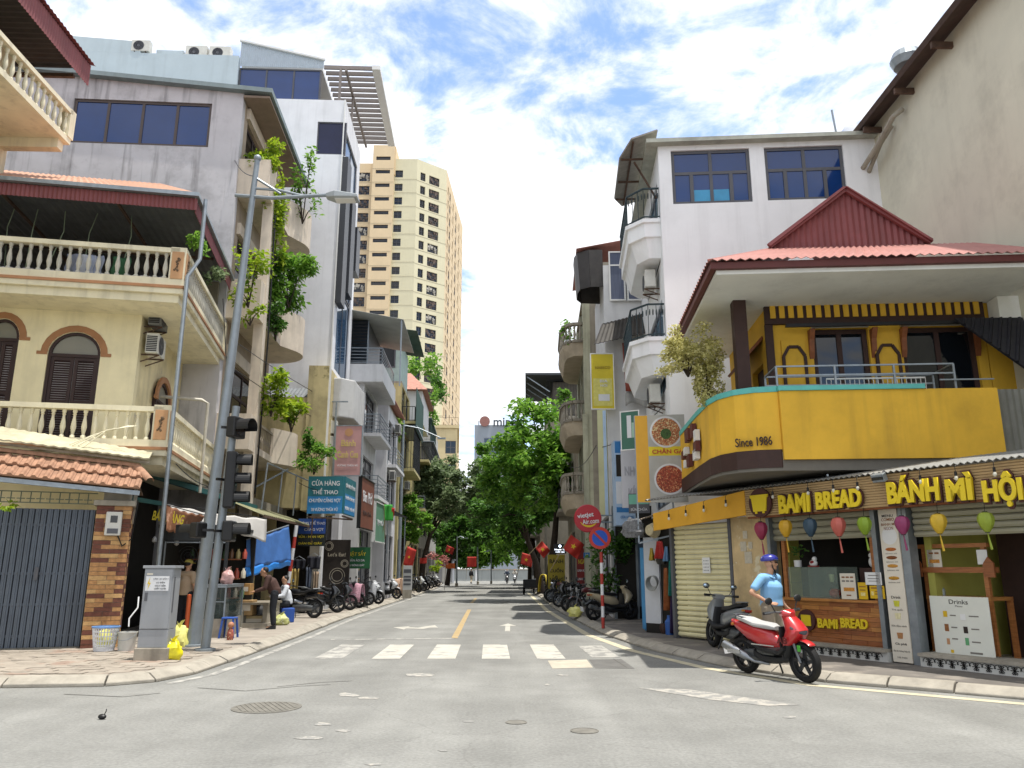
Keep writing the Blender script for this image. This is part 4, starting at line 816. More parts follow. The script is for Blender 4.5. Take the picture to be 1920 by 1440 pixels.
def tower_face(name, p, q, ztop, mat, cols, floor0=3.0, nfl=27, fh=3.19, zref=None):
    """face from p to q (x, y seen from outside, left to right); cols = (centre 0..1, width, height, kind, sill)"""
    p, q = Vector(p), Vector(q); L_ = (q - p).length; a = math.atan2(q.y - p.y, q.x - p.x); ops = []; ws = []
    for f in range(nfl):
        z = zref - f * fh
        for c, w_, h_, kind, s_ in cols:
            x = c * L_
            if z + s_ + h_ < ztop - .3 and z > 2: ops.append((x - w_ / 2, z + s_, x + w_ / 2, z + s_ + h_)); ws.append((x, z + s_, w_, h_, kind))
    o = wall_y(0, L_, 0, ztop, 0, .4, ops).build(name, mat, TW, loc=(p.x + 22, p.y - 155, 0), rot=(0, 0, a))
    for x, z, w_, h_, kind in ws:
        if z < 28: continue
        k = (w_, h_, kind, rr.randrange(4) if kind == 'loggia' else 0)
        if k not in WMC: WMC[k] = win_mesh(w_, h_, kind, k[3])
        inst('window', WMC[k], o, (x, 0, z))
    m = MB()
    for f in range(nfl): m.box(0, -.03, zref - f * fh - .35, L_, -.002, zref - f * fh - .29)
    tag(m.build('floor_band', M('tower joint', '#a89f88', .9), o), kind='stuff'); return o
ZT = at_y(760, 298, 155).z; zr0 = at_y(745, 333, 155).z - .05
tower_face('cream_face', (-25.6, 155), (-20.6, 155), ZT, TWY, [(.22, 1.7, 1.7, 'win', .1)], zref=zr0)
tower_face('cream_angled_face', (-20.6, 155), (-14.6, 160), ZT, TWY, [(.2, 1.3, 1.9, 'win', .0), (.58, 2.7, 2.0, 'loggia', -.1)], zref=zr0 - .2)
tower_face('right_face', (-14.6, 160), (-12.9, 190), ZT, TWO, [(.1, 1.4, 1.9, 'win', 0), (.2, 2.0, 2.0, 'loggia', 0), (.38, 1.4, 1.9, 'win', 0), (.55, 2.0, 2, 'loggia', 0), (.75, 1.5, 1.9, 'win', 0)], zref=zr0)
tower_face('stair_face', (-30.1, 154), (-25.6, 154), at_y(720, 272, 154).z, TWO, [(.5, 3.1, .85, 'slit', 1.7)], zref=zr0 + 3.2 - 1.2)
tower_face('left_face', (-40, 156), (-30.1, 156), ZT - .5, TWO, [(.78, 2.6, 2.1, 'loggia', -.1), (.35, 2.6, 2.1, 'loggia', -.1)], zref=zr0 - .2)
MB().prism([(-39.8 + 22, 3), (-21 + 22, 2), (-15.8 + 22, 6.2), (-14.3 + 22, 34), (-39.8 + 22, 34)], 2, ZT - 1).build('core', TWO, TW); MB().prism([(-25.6 + 22, -1), (-25.6 + 22, -.01), (-25.5 + 22, -.01), (-25.5 + 22, -1)], 0, at_y(720, 272, 154).z).box(-30.1 + 22, -.5, ZT - 4, -25.3 + 22, 9, at_y(720, 272, 154).z - .01).build('lift_head', TWO, TW)
# low yellow block at the tower's foot
YB = Fr(-16, 133, 4); t = YB.thing('yellow_block', 'low yellow office block at the foot of the tower', 'building'); z0 = YB.fy(850, 803)[1]; x0 = YB.fy(826, 850)[0]; x1 = YB.fy(857, 850)[0]; YBM = M('ochre block render', '#c6b68e', .88, .06, .5, streak=.15)
ops = [(x0 + .8 + a * 0, z0 - 4.4 - 4 * k, x0 + 2.6, z0 - 2.2 - 4 * k) for k in range(4) for a in (0,)]
wall_y(x0 - 3, x1, 0, z0, 0, .4, ops).build('front_wall', YBM, t)
for o in ops: window(t, *o, 0, 'y', 2, 2, FRAMEG, DARKGL, .12, .12)
ops = [(2 + 3.2 * a, z0 - 4.4 - 4 * k, 3.6 + 3.2 * a, z0 - 2.2 - 4 * k) for k in range(4) for a in range(8)]
wall_x(.4, 30, 0, z0, x1 - .4, x1, ops).build('street_wall', YBM, t)
for o in ops[:24]: window(t, *o, x1, 'x', 1, 1, FRAMEG, DARKGL, .12, .12)
MB().box(x0 - 2, .8, .1, x1 - .6, 29, z0 - .6).build('core', DARK, t); MB().box(x0 - 3.2, -.3, z0 + .002, x1 + .3, 30, z0 + .5).build('cornice', YBM, t); rail(t, [(x0 - 3, 0), (x1 + .1, 0), (x1 + .1, 29)], z0 + .5, 1.4, RUST, 1.0)
# far office with rooftop sign
OF = Fr(-13, 255, 0); t = OF.thing('office_building', 'far grey office block with a round rooftop emblem and lettering', 'office building'); x0, zt = OF.fy(890, 797); x1, _ = OF.fy(975, 797); OFM = M('far grey panel', '#8e98a3', .7, .05, .2)
ops = [(x0 + 3, zt - 6.2 - 3.6 * k, x1 - 1, zt - 4.2 - 3.6 * k) for k in range(10)]
wall_y(x0, x1, 0, zt, 0, .6, ops).build('front_wall', OFM, t); MB().box(x0 + .1, .61, .1, x1, 20, zt - .2).build('body', OFM, t)
for o in ops: window(t, *o, 0, 'y', 6, 1, OFM, glass('far glass', '#3a4a5c'), .2, .1, 'window_band')
sx, sz = OF.fy(909, 797, -.2); MB().lathe([(.001, -.5), (1.7, -.5), (1.7, .3), (.001, .3)], (sx, -.3, sz + 1.2), 20, 'y').box(sx - .3, -.5, sz + .1, sx + .3, -.1, sz + 2.4).build('emblem', M('dull red sign', '#8f6660', .6, .1), t)
xx, zz = OF.fy(938, 798, -.2); text('mipec', M('sign grey', '#4b5158', .6), t, (xx + 2.5, -.3, zz + .8), 9.5, 3.6, ext=.4, bold=.02)
MB().bar((sx - 2, .2, zt), (sx - 2, .2, zt + 1.5), .3).bar((x1 - 1, .2, zt), (x1 - 1, .2, zt + 1), .3).build('sign_support', GREYMET, t)
# ================================================================ right side: beige gable wall, white house
R0 = Fr(10.25, 20.4, 0); t = R0.thing('beige_house', 'huge blank beige house wall with a dark eave at the right edge', 'house')
BEIGEW = M('grey beige render', '#ccc9b6', .9, .05, .8, streak=.12, dirt=.3, bump=.1, dirtcol='#5e584c')
box('side_wall', BEIGEW, t, 0, -12, 0, .3, 0, 13.85); box('corner_pier', M('pale corner render', '#c4b9a0', .9, .06), t, .001, -14.3, 0, 1.0, -12.001, 13.8)
ev = MB().add([(-.55, -14.5, 13.7), (3, -14.5, 15.2), (3, .3, 15.2), (-.55, .3, 13.7)], [(0, 1, 2, 3)]).build('eave', M('dark rusty eave', '#4a3a33', .85, .2, 3), t, thick=.14); m = MB()
for k in range(8): m.box(-.5, -13.5 + k * 1.8, 13.45, .0, -13.42 + k * 1.8, 13.6)
m.each('rafter_end', RUST, ev); MB().tube([(-.1, -2.2, 13.3), (-.35, -2.2, 13.1), (-.4, -1.2, 12.75), (-.4, -.3, 12.6)], .07, 8).tube([(-.1, -1.6, 13.2), (-.25, -1.2, 12.9), (-.25, -.2, 12.4)], .06, 8).build('roof_pipe', CONC, t, True)
MB().lathe([(.1, 0), (.34, .1), (.42, .3), (.34, .5), (.05, .6)], (.3, -2.0, 14.6), 18).build('roof_ventilator', GREYMET, t)
R2 = Fr(4.2, 20.4, -4); t2 = R2.thing('white_house', 'white rendered house with blue glazed top floor and octagonal street balconies', 'house')
WHR = M('white house render', '#e8e9ea', .85, .035, 1.0, streak=.14, dirt=.08, bump=.05); zt = R2.fy(1420, 268)[1]; ops = []
for a, b, c, d in ((1257, 274, 1412, 378), (1431, 264, 1590, 371)):
    x0, z1 = R2.fy(a, (b + 3)); x1, z0 = R2.fy(c, d); ops.append((x0, z0, x1, min(z1, zt - .15)))
wall_y(0, 6.2, 0, zt, 0, .3, ops).build('party_wall', WHR, t2)
for i, o in enumerate(ops): window(t2, *o, 0, 'y', 2, 1, FRAMEG, BLUEGL, .09, .06, transom=o[1] + (o[3] - o[1]) * .58, name='window')
for i, o in enumerate(ops):
    m = MB(); 
    for k in (1, 3): x = o[0] + (o[2] - o[0]) * k / 4; m.box(x - .05, .05, o[1] + .05, x + .05, .12, o[1] + (o[3] - o[1]) * .56)
    m.each('window_mullion', FRAMEG, t2)
o = ops[0]; box('painted_backlight', M('cyan painted backlight', '#3d8fb8', .2, .15, 1.5), t2, o[0] + (o[2] - o[0]) * .27, .085, o[1] + .08, o[0] + (o[2] - o[0]) * .72, .089, o[1] + (o[3] - o[1]) * .27)  # brighter pane: light from behind put into the colour
SY = 6.0; sops = [(.6, 10.2, 4.2, 12.7), (.6, 6.5, 4.2, 9.1), (.6, 3.4, 4.2, 5.6)]; gops = [(.3, .12, 2.7, 2.9), (3.0, .12, 5.7, 2.9)]
wall_x(.3, SY, 0, zt, 0, .3, sops + gops).build('street_wall', WHR, t2)
for o_ in sops: window(t2, *o_, 0, 'X', 3, 1, FRAMEG, glass('pale blue door glass', '#5e8096'), .09, .05)
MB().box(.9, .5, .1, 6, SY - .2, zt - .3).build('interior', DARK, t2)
for k in range(3): MB().box(.35, .4, .7 + .6 * k, .85, 2.6, .73 + .6 * k).build('shop_shelf', WHITE, t2)
for k in range(24): MB().cbox(.45 + .02 * (k % 3), .55 + .26 * (k % 8), .83 + .6 * (k // 8), .16, .17, .2).build('shop_carton', [M('carton %d' % (k % 6), ('#a33c30', '#c2b48c', '#3f6a9c', '#6f8a4a', '#c9c4b8', '#8a6a4c')[k % 6], .7, .15, 9)][0], t2)
m = MB(); corrugated(m, (-.9, .2, 2.75), (-.9, 5.8, 2.75), (-.01, .2, 3.2), (-.01, 5.8, 3.2), .15, .03); m.build('shop_awning', M('grey awning sheet', '#7f8a8c', .6, .15, 3, dirt=.3), t2, thick=.012); box('shop_door', M('blue steel door', '#51708c', .5, .1, 3), t2, .1, 3.1, .13, .16, 5.6, 2.85); MB().box(-.35, -.25, zt + .002, 6.3, SY + .2, zt + .12).build('roof_slab', M('mossy coping', '#a9aba0', .9, .15, 3, dirt=.4), t2); box('rear_wall', WHR, t2, .0, SY, 0, 6.2, SY + .3, zt)
oc = [(0, .25), (-.45, .25), (-.88, .75), (-.88, 3.6), (-.45, 4.1), (0, 4.1)]
def oct_(k, g=0): return [(p[0] * k, 2.18 + (p[1] - 2.18) * (1 + (k - 1) * .4)) for p in oc]
for zr, hh in ((R2.fy(1215, 440, 1.2)[1] + .05, 1.1), (R2.fy(1215, 655, 1.2)[1] + .08, 1.0)):
    b_ = MB().loft([[(*p, zr - hh) for p in oct_(.72)], [(*p, zr - hh * .5) for p in oct_(.9)], [(*p, zr - hh * .48) for p in oct_(1.0)], [(*p, zr - .12) for p in oct_(1.0)], [(*p, zr - .11) for p in oct_(1.08)], [(*p, zr) for p in oct_(1.08)]]).build('balcony', WHR, t2)
    fan_unit('air_conditioner', 'air conditioner under the %s octagonal balcony of the white house' % ('upper' if zr > 9 else 'lower'), R2.w(-.42, 1.3, zr - hh - .72), R2.a + R(-90), 'air conditioners under octagonal balconies')
    rail(t2, oct_(1.0), zr, .95, M('teal iron railing', '#1f3338', .5, .15), .17); m = MB()
    for a, b2 in zip(oct_(1.0)[:-1], oct_(1.0)[1:]):
        for k in range(5): p = Vector((*a, zr + .72)).lerp(Vector((*b2, zr + .72)), (k + .5) / 5); m.lathe([(.06, -.01), (.085, -.01), (.085, .01), (.06, .01)], p, 10, 'x')
    m.build('scroll_ornament', MATS['teal iron railing'], b_)
za = R2.fy(1210, 285, .5)[1]; aw = MB().add([(0, -.1, za + .35), (-.75, -.1, za + .1), (-1.05, .8, za - .02), (-1.05, 3.4, za - .02), (-.75, 4.2, za + .1), (0, 4.2, za + .35)], [(0, 1, 2, 3, 4, 5)]).build('rooftop_awning', M('greyish ribbed awning', '#8d8981', .7, .15, 6), t2, thick=.05)
m = MB().bar((-.7, .0, za + .05), (-.7, 4, za + .05), .05).bar((-1, .8, za - .06), (0, .8, za - .06), .05).bar((-1, 2.2, za - .06), (0, 2.2, za - .06), .05).bar((-1, 3.4, za - .06), (0, 3.4, za - .06), .05).bar((-.6, .9, za - .1), (0, .9, za - 1.3), .05).build('awning_frame', RUST, aw)
t = thing('water_heater', 'shiny steel solar water tank on a stand on the white house roof', 'water tank', R2.w(R2.fy(1610, 230, 1.2)[0], 1.2, zt + .1), R2.a)
MB().lathe([(.001, -.06), (.3, -.03), (.5, .06), (.5, 1.5), (.001, 1.55)], (0, 0, .78), 24, 'y').build('tank', M('polished steel', '#d8dade', .16, .02, metal=1), t, True)
m = MB()
for sx in (-.38, .42):
    for sy in (.1, 1.4): m.bar((sx * 1.25, sy, -.1), (sx * .7, sy, .4), .05)
    m.bar((sx * 1.1, .1, .05), (sx * 1.1, 1.4, .05), .04)
m.bar((-.5, .1, 0), (.5, .1, .3), .04); m.build('stand', GREYMET, t); MB().tube([(-.62, 0, -.1), (-.75, 0, 1.6)], .03, 6).build('vent_pipe', GREYMET, t)

# ================================================================ right side: yellow corner restaurant
R1 = Fr(5.05, 14.5, -4); t1 = R1.thing('yellow_restaurant', 'yellow corner restaurant with maroon hip roof and wrap-around upper balcony', 'restaurant')
YEL = M('golden yellow paint', '#dbad36', .75, .09, 1.2, streak=.3, dirt=.28, bump=.06, dirtcol='#6d5a2a'); BRN = M('dark brown timber', '#3b2620', .65, .15, 6); TEAL = M('teal paint', '#5db3ac', .6, .1, 4, dirt=.2); SOFW = M('off white soffit', '#e6e6e0', .9, .06, 1, dirt=.25); WOODO = M('orange brown wood', '#8a5230', .55, .2, 8)
zP0, zP1 = R1.fy(1465, 862)[1], R1.fy(1465, 734)[1]; xe = R1.fy(1884, 850)[0]
MB().box(0, -.06, zP0, xe, .12, zP1).build('front_parapet', YEL, t1)
W2 = lambda X, Y: (( (X - R1.o.x) * R1.c + (Y - R1.o.y) * R1.s), (-(X - R1.o.x) * R1.s + (Y - R1.o.y) * R1.c))
cv = [W2(5.04, 14.52), W2(4.62, 14.62), W2(4.3, 14.86), W2(4.1, 15.25), W2(4.03, 15.8), W2(4.08, 17), W2(4.25, 19.6)]
ci = [(p[0] + .14, p[1] + .1) for p in cv]
def band(z0, z1, nm, mat, grow=0.0, zend=0):
    o = [(p[0] - grow, p[1] - grow * .6) for p in cv]; rg = lambda z: [(p[0], p[1], z + zend * i / 6) for i, p in enumerate(o)] + [(p[0] + grow, p[1], z + zend * i / 6) for i, p in list(enumerate(ci))[::-1]]
    return MB().loft([rg(z0), rg(z1)]).build(nm, mat, t1)
zb = R1.fy(1465, 842)[1]; band(zb, zP1, 'curved_parapet', YEL); band(zb - .34, zb - .003, 'brown_band', BRN, .02); band(zP1 + .002, zP1 + .11, 'teal_coping', TEAL, .02); box('teal_coping', TEAL, t1, -.02, -.1, zP1 + .002, xe - 1.3, .16, zP1 + .09)
MB().prism(cv + [(xe, 5.4), (xe, .0)], zb - .4, zb - .05).build('balcony_slab', M('grey slab', '#6e6a62', .9, .1), t1)  # slab in plain grey
p = cv[1]; text('Since 1986', BRN, t1, ((cv[1][0] + cv[2][0]) / 2 + .1, (cv[1][1] + cv[2][1]) / 2 - .1, zb + .16), .68, .17, rot=(90, 0, -25), bold=.01, ext=.03)
rr = random.Random(3); m = MB(); m2 = MB()
for k in range(11):
    u = rr.random(); y = cv[4][1] + .35 + u * 2.6; z = zb + .25 + rr.random() * .75 - .1 * u; x = cv[5][0] - .02
    (m if k % 3 else m2).cbox(x - .05, y, z, .1, rr.uniform(.18, .4), rr.uniform(.14, .3))
m.each('brown_letter_block', M('plum brown block', '#5b2c26', .6, .15), t1); m2.each('white_letter_block', WHITE, t1)
# upper room
YW = 1.35; xl = R1.fy(1441, 650, YW)[0]; xr = R1.fy(1850, 650, YW)[0]; zs = R1.fy(1640, 557, YW)[1]; zfl = zb - .05; zfr = R1.fy(1640, 606, YW)[1]
bays = [(R1.fy(1524, 650, YW)[0], R1.fy(1630, 650, YW)[0]), (R1.fy(1692, 650, YW)[0], R1.fy(1832, 650, YW)[0])]
wall_y(xl, xr, zfl, zs, YW, YW + .25, [(a, zfl + .1, b, zfr - .1) for a, b in bays]).build('upper_wall', YEL, t1)
wall_x(YW + .25, 5.2, zfl, zs, xl, xl + .25, [(1.9, zfl + .1, 2.9, zfl + 2.2)]).build('upper_side_wall', YEL, t1); box('side_door', BRN, t1, xl + .12, 1.9, zfl, xl + .2, 2.9, zfl + 2.2)
MB().add([(xl - .5, 1.75, zfl + 2.2), (xl - .5, 3.1, zfl + 2.2), (xl, 3.1, zfl + 2.75), (xl, 1.75, zfl + 2.75)], [(0, 1, 2, 3)]).build('door_hood', WOODO, t1, thick=.06)
for a, b in bays: window(t1, a, zfl + .1, b, zfr - .1, YW, 'y', 2, 1, BRN, DARKGL, .1, .08, 'glazed_door')
fz = MB().box(xl - .05, YW - .09, zfr + .0, xr, YW - .002, zs - .01).build('frieze', BRN, t1); n = 23; sm = MB().box(-.055, YW - .115, zfr + .12, .055, YW - .091, zs - .12).mesh('slot', YEL)
for i in range(n): inst('slot', sm, fz, (xl + (xr - xl) * (i + .6) / (n + .4), 0, 0))
MB().box(xl - .06, YW - .07, zfl, xl + .1, YW - .001, zfr - .005).build('corner_post', BRN, t1)
for c in (1487, 1662):
    x = R1.fy(c, 660, YW)[0]; p = MB().box(x - .24, YW - .05, zfl + .1, x + .24, YW - .001, zfr - .35).build('carved_panel', YEL, t1); z1_ = zfr - .5
    fr = [(x - .22, zfl + .9), (x - .22, z1_ - .2), (x - .1, z1_), (x + .1, z1_), (x + .22, z1_ - .2), (x + .22, zfl + .9)]; m = MB()
    for a, b in zip(fr[:-1], fr[1:]): m.bar((a[0], YW - .06, a[1]), (b[0], YW - .06, b[1]), .06, .05, up=(0, 1, 0))
    m.build('panel_frame', BRN, p)
    for r_ in range(2):
        for k in range(4): MB().box(x - .15 + k * .085, YW - .062, zfl + .35 + r_ * .62, x - .105 + k * .085, YW - .052, zfl + .85 + r_ * .62).build('slot', BRN, p)
for c in (1518, 1634, 1690, 1828): x = R1.fy(c, 620, YW)[0]; MB().exx([(YW - .22, zfr - .15), (YW - .002, zfr - .15), (YW - .002, zfr - .75), (YW - .06, zfr - .6), (YW - .1, zfr - .35)], x - .05, x + .05).build('corbel', WOODO, t1)
m = MB().box(xl + .3, YW - .32, zfr - .14, xr - .3, YW - .26, zfr - .07).build('awning_bar', BLACK, t1); MB().box(bays[0][0], YW - .1, zfr - .09, bays[0][1], YW - .01, zfr - .012).box(bays[1][0], YW - .1, zfr - .09, bays[1][1], YW - .01, zfr - .012).build('rolled_blind', WHITE, t1)
rx0 = R1.fy(1456, 690)[0]; rx1 = R1.fy(1790, 690)[0]; m = MB()
for z in (.32, .5): m.bar((rx0, .05, zP1 + z), (rx1, .05, zP1 + z), .03).bar((rx0, .9, zP1 + z), (rx1, .9, zP1 + z), .03)
for k in range(4): x = rx0 + (rx1 - rx0) * k / 3; m.bar((x, .05, zP1), (x, .05, zP1 + .5), .035); m.bar((x, .9, zP1 - .5), (x, .9, zP1 + .5), .035)
m.bar((rx0, .05, zP1 + .5), (rx0, .9, zP1 + .5), .03).bar((rx1, .05, zP1 + .5), (rx1, .9, zP1 + .5), .03); gx0, gx1 = R1.fy(1560, 700)[0], R1.fy(1750, 700)[0]
m.bar((rx1 - .3, -.0, zP1 + .18), (xe, -.0, zP1 + .18), .025); m.build('balcony_rail', GREYMET, t1); m = MB()
for k in range(22): x = gx0 + (gx1 - gx0) * k / 21; m.bar((x, .35, zP1 + .05), (x, .35, zP1 + .3), .012)
m.bar((gx0, .35, zP1 + .31), (gx1, .35, zP1 + .31), .03).bar((gx0, .35, zP1 + .12), (gx1, .35, zP1 + .12), .02).build('bench_grille', WHITE, t1)
xc, yc = cv[2][0] + .35, cv[2][1] + .5; zE = R1.fy(1600, 504, -.75)[1]
MB().box(xc - .13, yc, zP1 - .8, xc + .13, yc + .28, zE + .0).build('column', BRN, t1)
# roof
ex0, ey0 = W2(3.72, 13.75); ex1 = xe + 1.0; ey1 = 5.4; ey0 = -.78
MB().box(ex0 + .12, ey0 + .1, zE - .02, ex1, ey1, zE + .06).build('soffit', SOFW, t1)
m = MB().box(ex0, ey0, zE + .062, ex1, ey0 + .1, zE + .19).box(ex0, ey0 + .1, zE + .062, ex0 + .1, ey1, zE + .19); m.build('eave_fascia', M('brown red fascia', '#5d2c28', .55, .12), t1)
gx, gz = R1.fy(1582, 362, 1.15); gb = R1.fy(1582, 463, 1.15)[1]; gl = R1.fy(1440, 465, 1.15)[0]; gr = R1.fy(1742, 457, 1.15)[0]
RSK = M('pinkish roof sheet', '#a8766e', .65, .1, 2, streak=.15); z0 = zE + .21; m = MB(); corrugated(m, (ex0 - .05, ey0 - .06, z0), (ex1, ey0 - .06, z0), (gl, 1.15, gb), (gr + .9, 1.15, gb), .17, .04); m.build('front_roof_skirt', RSK, t1, thick=.01)  # skirt sheets are paler and pinker than the gable sheet
m = MB(); corrugated(m, (ex0 - .05, ey1, z0), (ex0 - .05, ey0 - .06, z0), (gl, 4.2, gb), (gl, 1.15, gb), .17, .04); m.build('side_roof_skirt', RSK, t1, thick=.01); k = 26; m = MB()
v0 = []
for i in range(k * 4 + 1):
    u = i / (k * 4); x = gl + (gr - gl) * u; y = 1.14 + .035 * (1 - abs(((u * k) % 1) * 2 - 1) * 2) * .5; zt_ = gb + (gz - gb) * (1 - abs(x - gx) / ((gx - gl) if x < gx else (gr - gx))); v0.append(((x, y, gb - .02), (x, y, max(zt_, gb))))
m.add([p for q in v0 for p in q], [(2 * i, 2 * i + 2, 2 * i + 3, 2 * i + 1) for i in range(len(v0) - 1)]); m.build('gable_sheet', MAROON, t1, thick=.008)
for a in (gl, gr): MB().bar((a + (.0 if a < gx else 0), 1.05, gb + .02), (gx, 1.05, gz + .05), .12, .08, up=(0, 1, 0)).build('verge_board', MAROON, t1)
MB().add([(gl, .95, gb), (gx, .95, gz + .06), (gx, 4.4, gz + .06), (gl, 4.4, gb), (gr, .95, gb), (gr, 4.4, gb)], [(0, 1, 2, 3), (1, 4, 5, 2)]).build('upper_roof', MAROON, t1, thick=.02)
# dark tiled lean-to on the right
(xa, za), (xb_, zb2_), (xc_, zc2_) = R1.fy(1790, 598, .9), R1.fy(1995, 596, .9), R1.fy(1995, 742, .1)
A_, B_, C_ = Vector((xa, .9, za)), Vector((xb_, .9, zb2_)), Vector((xc_, .1, zc2_)); lt = MB().add([A_, C_, B_], [(0, 1, 2)]).build('dark_tile_lean_to', M('black glazed tile', '#2b2b31', .5, .2, 10), t1, thick=.05)
for j in range(1, 12):
    p0, p1 = A_.lerp(B_, j / 12), A_.lerp(C_, j / 12); MB().bar(p0 + Vector((0, -.045, 0)), p1 + Vector((0, -.045, 0)), .05, .05).build('tile_course', MATS['black glazed tile'], lt)
m = MB(); corrugated(m, (xe + .02, .1, zP0 - .3), (xe + 1.4, .1, zP0 - .3), (xe + .02, .1, zP1), (xe + 1.4, .1, zP1), .12, .02); m.build('grey_sheet', M('grey ribbed sheet', '#77776f', .7, .12, 3, streak=.4), t1, thick=.01); box('right_wall', YEL, t1, xr + .02, 1.36, zfl, xr + 1.2, 1.7, zs)
box('right_pier', SOFW, t1, xr + .1, .9, zs - .7, xr + .75, 1.3, zE - .03); MB().box(.4, 2.0, .12, xe + .8, 5.2, zfl - .4).build('ground_block', DARK, t1); MB().box(xl + .3, YW + .9, zfl, xe, 5.2, zs).build('interior', DARK, t1)
m = MB()
for x in (.7, 2.2): m.bar((x, -.2, zb - .5), (x, -.2, 3.3), .03)
m.build('sign_prop', GREYMET, t1)
# ================================================================ shop fronts under it, set at an angle to the street
SH = Fr(3.72, 19.05, -60.4); ts = SH.thing('corner_shop', 'angled ground floor shop front with bamboo sign board and rolling shutters', 'shop')
FY = -.42; zf1 = SH.fy(1650, 890, FY)[1]; zf0 = SH.fy(1650, 951, FY)[1]; xs0 = SH.fy(1398, 940, FY)[0]; XE = 9.6
BAM = M('bamboo cane', '#b0946a', .6, .16, 20, aniso=(1, 1, 30)); m = MB(); nb = 12
for k in range(nb): z = zf0 + (zf1 - zf0) * (k + .5) / nb; m.tube([(xs0, FY, z), (XE, FY, z)], (zf1 - zf0) / nb * .5, 6)
tag(m.build('bamboo_cladding', BAM, ts, True), kind='stuff'); MB().box(xs0, FY + .03, zf0 - .03, XE, FY + .12, zf1 - .02).build('sign_board', WOODO, ts)
YLT = M('lemon yellow letters', '#dbc026', .5, .04); PLUM = M('plum backing', '#4a2a26', .6, .08)
for s_, a, b, y0, y1 in (('BAMI', 1462, 1520, 926, 962), ('BREAD', 1532, 1617, 919, 953), ('BÁNH', 1667, 1765, 889, 942), ('MÌ', 1778, 1830, 886, 939), ('HỘI', 1847, 1922, 884, 951)):
    (x0, _), (x1, _) = SH.fy(a, 930, FY - .07), SH.fy(b, 930, FY - .07); z1 = SH.fy((a + b) / 2, y0, FY - .07)[1]; z0 = SH.fy((a + b) / 2, y1, FY - .07)[1]
    text(s_, YLT, ts, ((x0 + x1) / 2, FY - .11, (z0 + z1) / 2), x1 - x0, z1 - z0, bold=.045, ext=.04); text(s_, PLUM, ts, ((x0 + x1) / 2, FY - .068, (z0 + z1) / 2), (x1 - x0) * 1.05, (z1 - z0) * 1.14, bold=.1, ext=.035)
x, z = SH.fy(1427, 943, FY - .06); em = MB().lathe([(.001, -.02), (.29, -.02), (.29, .02), (.001, .02)], (x, FY - .08, z), 24, 'y').build('round_emblem', PLUM, ts)
MB().exy([(x - .2, z + .1), (x + .2, z + .1), (x + .16, z - .17), (x - .16, z - .17)], FY - .125, FY - .101).box(x - .23, FY - .125, z + .1, x + .23, FY - .101, z + .16).box(x - .12, FY - .12, z - .21, x - .07, FY - .1, z - .17).box(x + .07, FY - .12, z - .21, x + .12, FY - .1, z - .17).build('cart_symbol', YLT, em)
m = MB(); corrugated(m, (-.2, FY - .08, zf1 + .02), (XE, FY - .08, zf1 + .02), (-.2, 1.3, zf1 + .35), (XE, 1.3, zf1 + .35), .11, .035); m.build('tin_roof', M('tin sheet', '#8d8d8a', .5, .15, 3, metal=.3, dirt=.3), ts, thick=.01)
# yellow fascia left of the bamboo sign
(x0, za), (x1, zb_) = SH.fy(1226, 963, FY), SH.fy(1397, 920, FY); (_, zc), (_, zd) = SH.fy(1231, 993, FY), SH.fy(1397, 966, FY)
zc = min(zc, za - .4)
MB().exy([(x0, zc), (x1, zd), (x1, zb_), (x0, za)], FY - .03, FY + .05).build('yellow_fascia', M('orange yellow panel', '#cf9a2c', .65, .08, 1.5, dirt=.2), ts)
def shutter(x0, x1, z0, z1, mat, y=.05):
    n = max(2, round((z1 - z0) / .115)); h = (z1 - z0) / n; sm = MB().loft([[(x0, y, .004), (x0, y - .035, h * .35), (x0, y - .035, h * .7), (x0, y, h - .006), (x0, y + .02, h - .006), (x0, y + .02, .004)], [(x1, y, .004), (x1, y - .035, h * .35), (x1, y - .035, h * .7), (x1, y, h - .006), (x1, y + .02, h - .006), (x1, y + .02, .004)]]).mesh('shutter_slat', mat)
    for k in range(n): inst('shutter_slat', sm, ts, (0, 0, z0 + k * h))
X = lambda px, py=1100, y=0: SH.fy(px, py, y)[0]
SHC = M('cream shutter paint', '#d8d0a6', .6, .06, 2, streak=.2, dirt=.1); SHG = M('olive grey shutter', '#a3a08a', .6, .06, 2, streak=.2)
sx0, sx1 = X(1267), X(1374); shutter(sx0, sx1, .16, zf0 - .02, SHC); MB().box(sx0 - .08, -.06, .12, sx0 - .005, .1, zf0 + .05).box(sx1 + .005, -.06, .12, sx1 + .09, .1, zf0 + .05).each('shutter_guide', FRAMEG, ts)
PLS = M('peeling ochre plaster', '#c9b084', .95, .16, 2.5, streak=.3, dirt=.5, bump=.3, patch='#d2c7a8', pscale=2.2, pmin=.58); px0, px1 = sx1 + .1, X(1452); box('plaster_pier', PLS, ts, px0, -.05, .12, px1, .25, zf0 + .05)
xx, zz = SH.fy(1324, 1060, -.02); t = SH.thing('paper_notice', 'white paper notice taped to the cream rolling shutter', 'notice'); box('sheet', WHITE, t, xx - .12, -.02, zz - .17, xx + .12, -.012, zz + .17)
for k in range(4): text(['KHÁCH HÀNG', 'LIÊN HỆ', '0912 345', 'CẢM ƠN'][k] if 0 else '- - - -', BLACK, t, (xx, -.022, zz + .1 - .07 * k), .15, .02, ext=.001)
xx, zz = SH.fy(1402, 1050, -.06); t = SH.thing('paper_bills', 'torn paper bills stuck on the peeling plaster pier', 'bills')
for dx, dz, w_, h_ in ((-.1, .28, .16, .2), (.02, .05, .2, .24), (-.03, .52, .12, .16), (.1, .3, .1, .14)): box('bill', M('old paper', '#bdb5a2', .9, .12, 20), t, xx + dx - w_ / 2, -.062, zz + dz - h_ / 2, xx + dx + w_ / 2, -.052, zz + dz + h_ / 2)
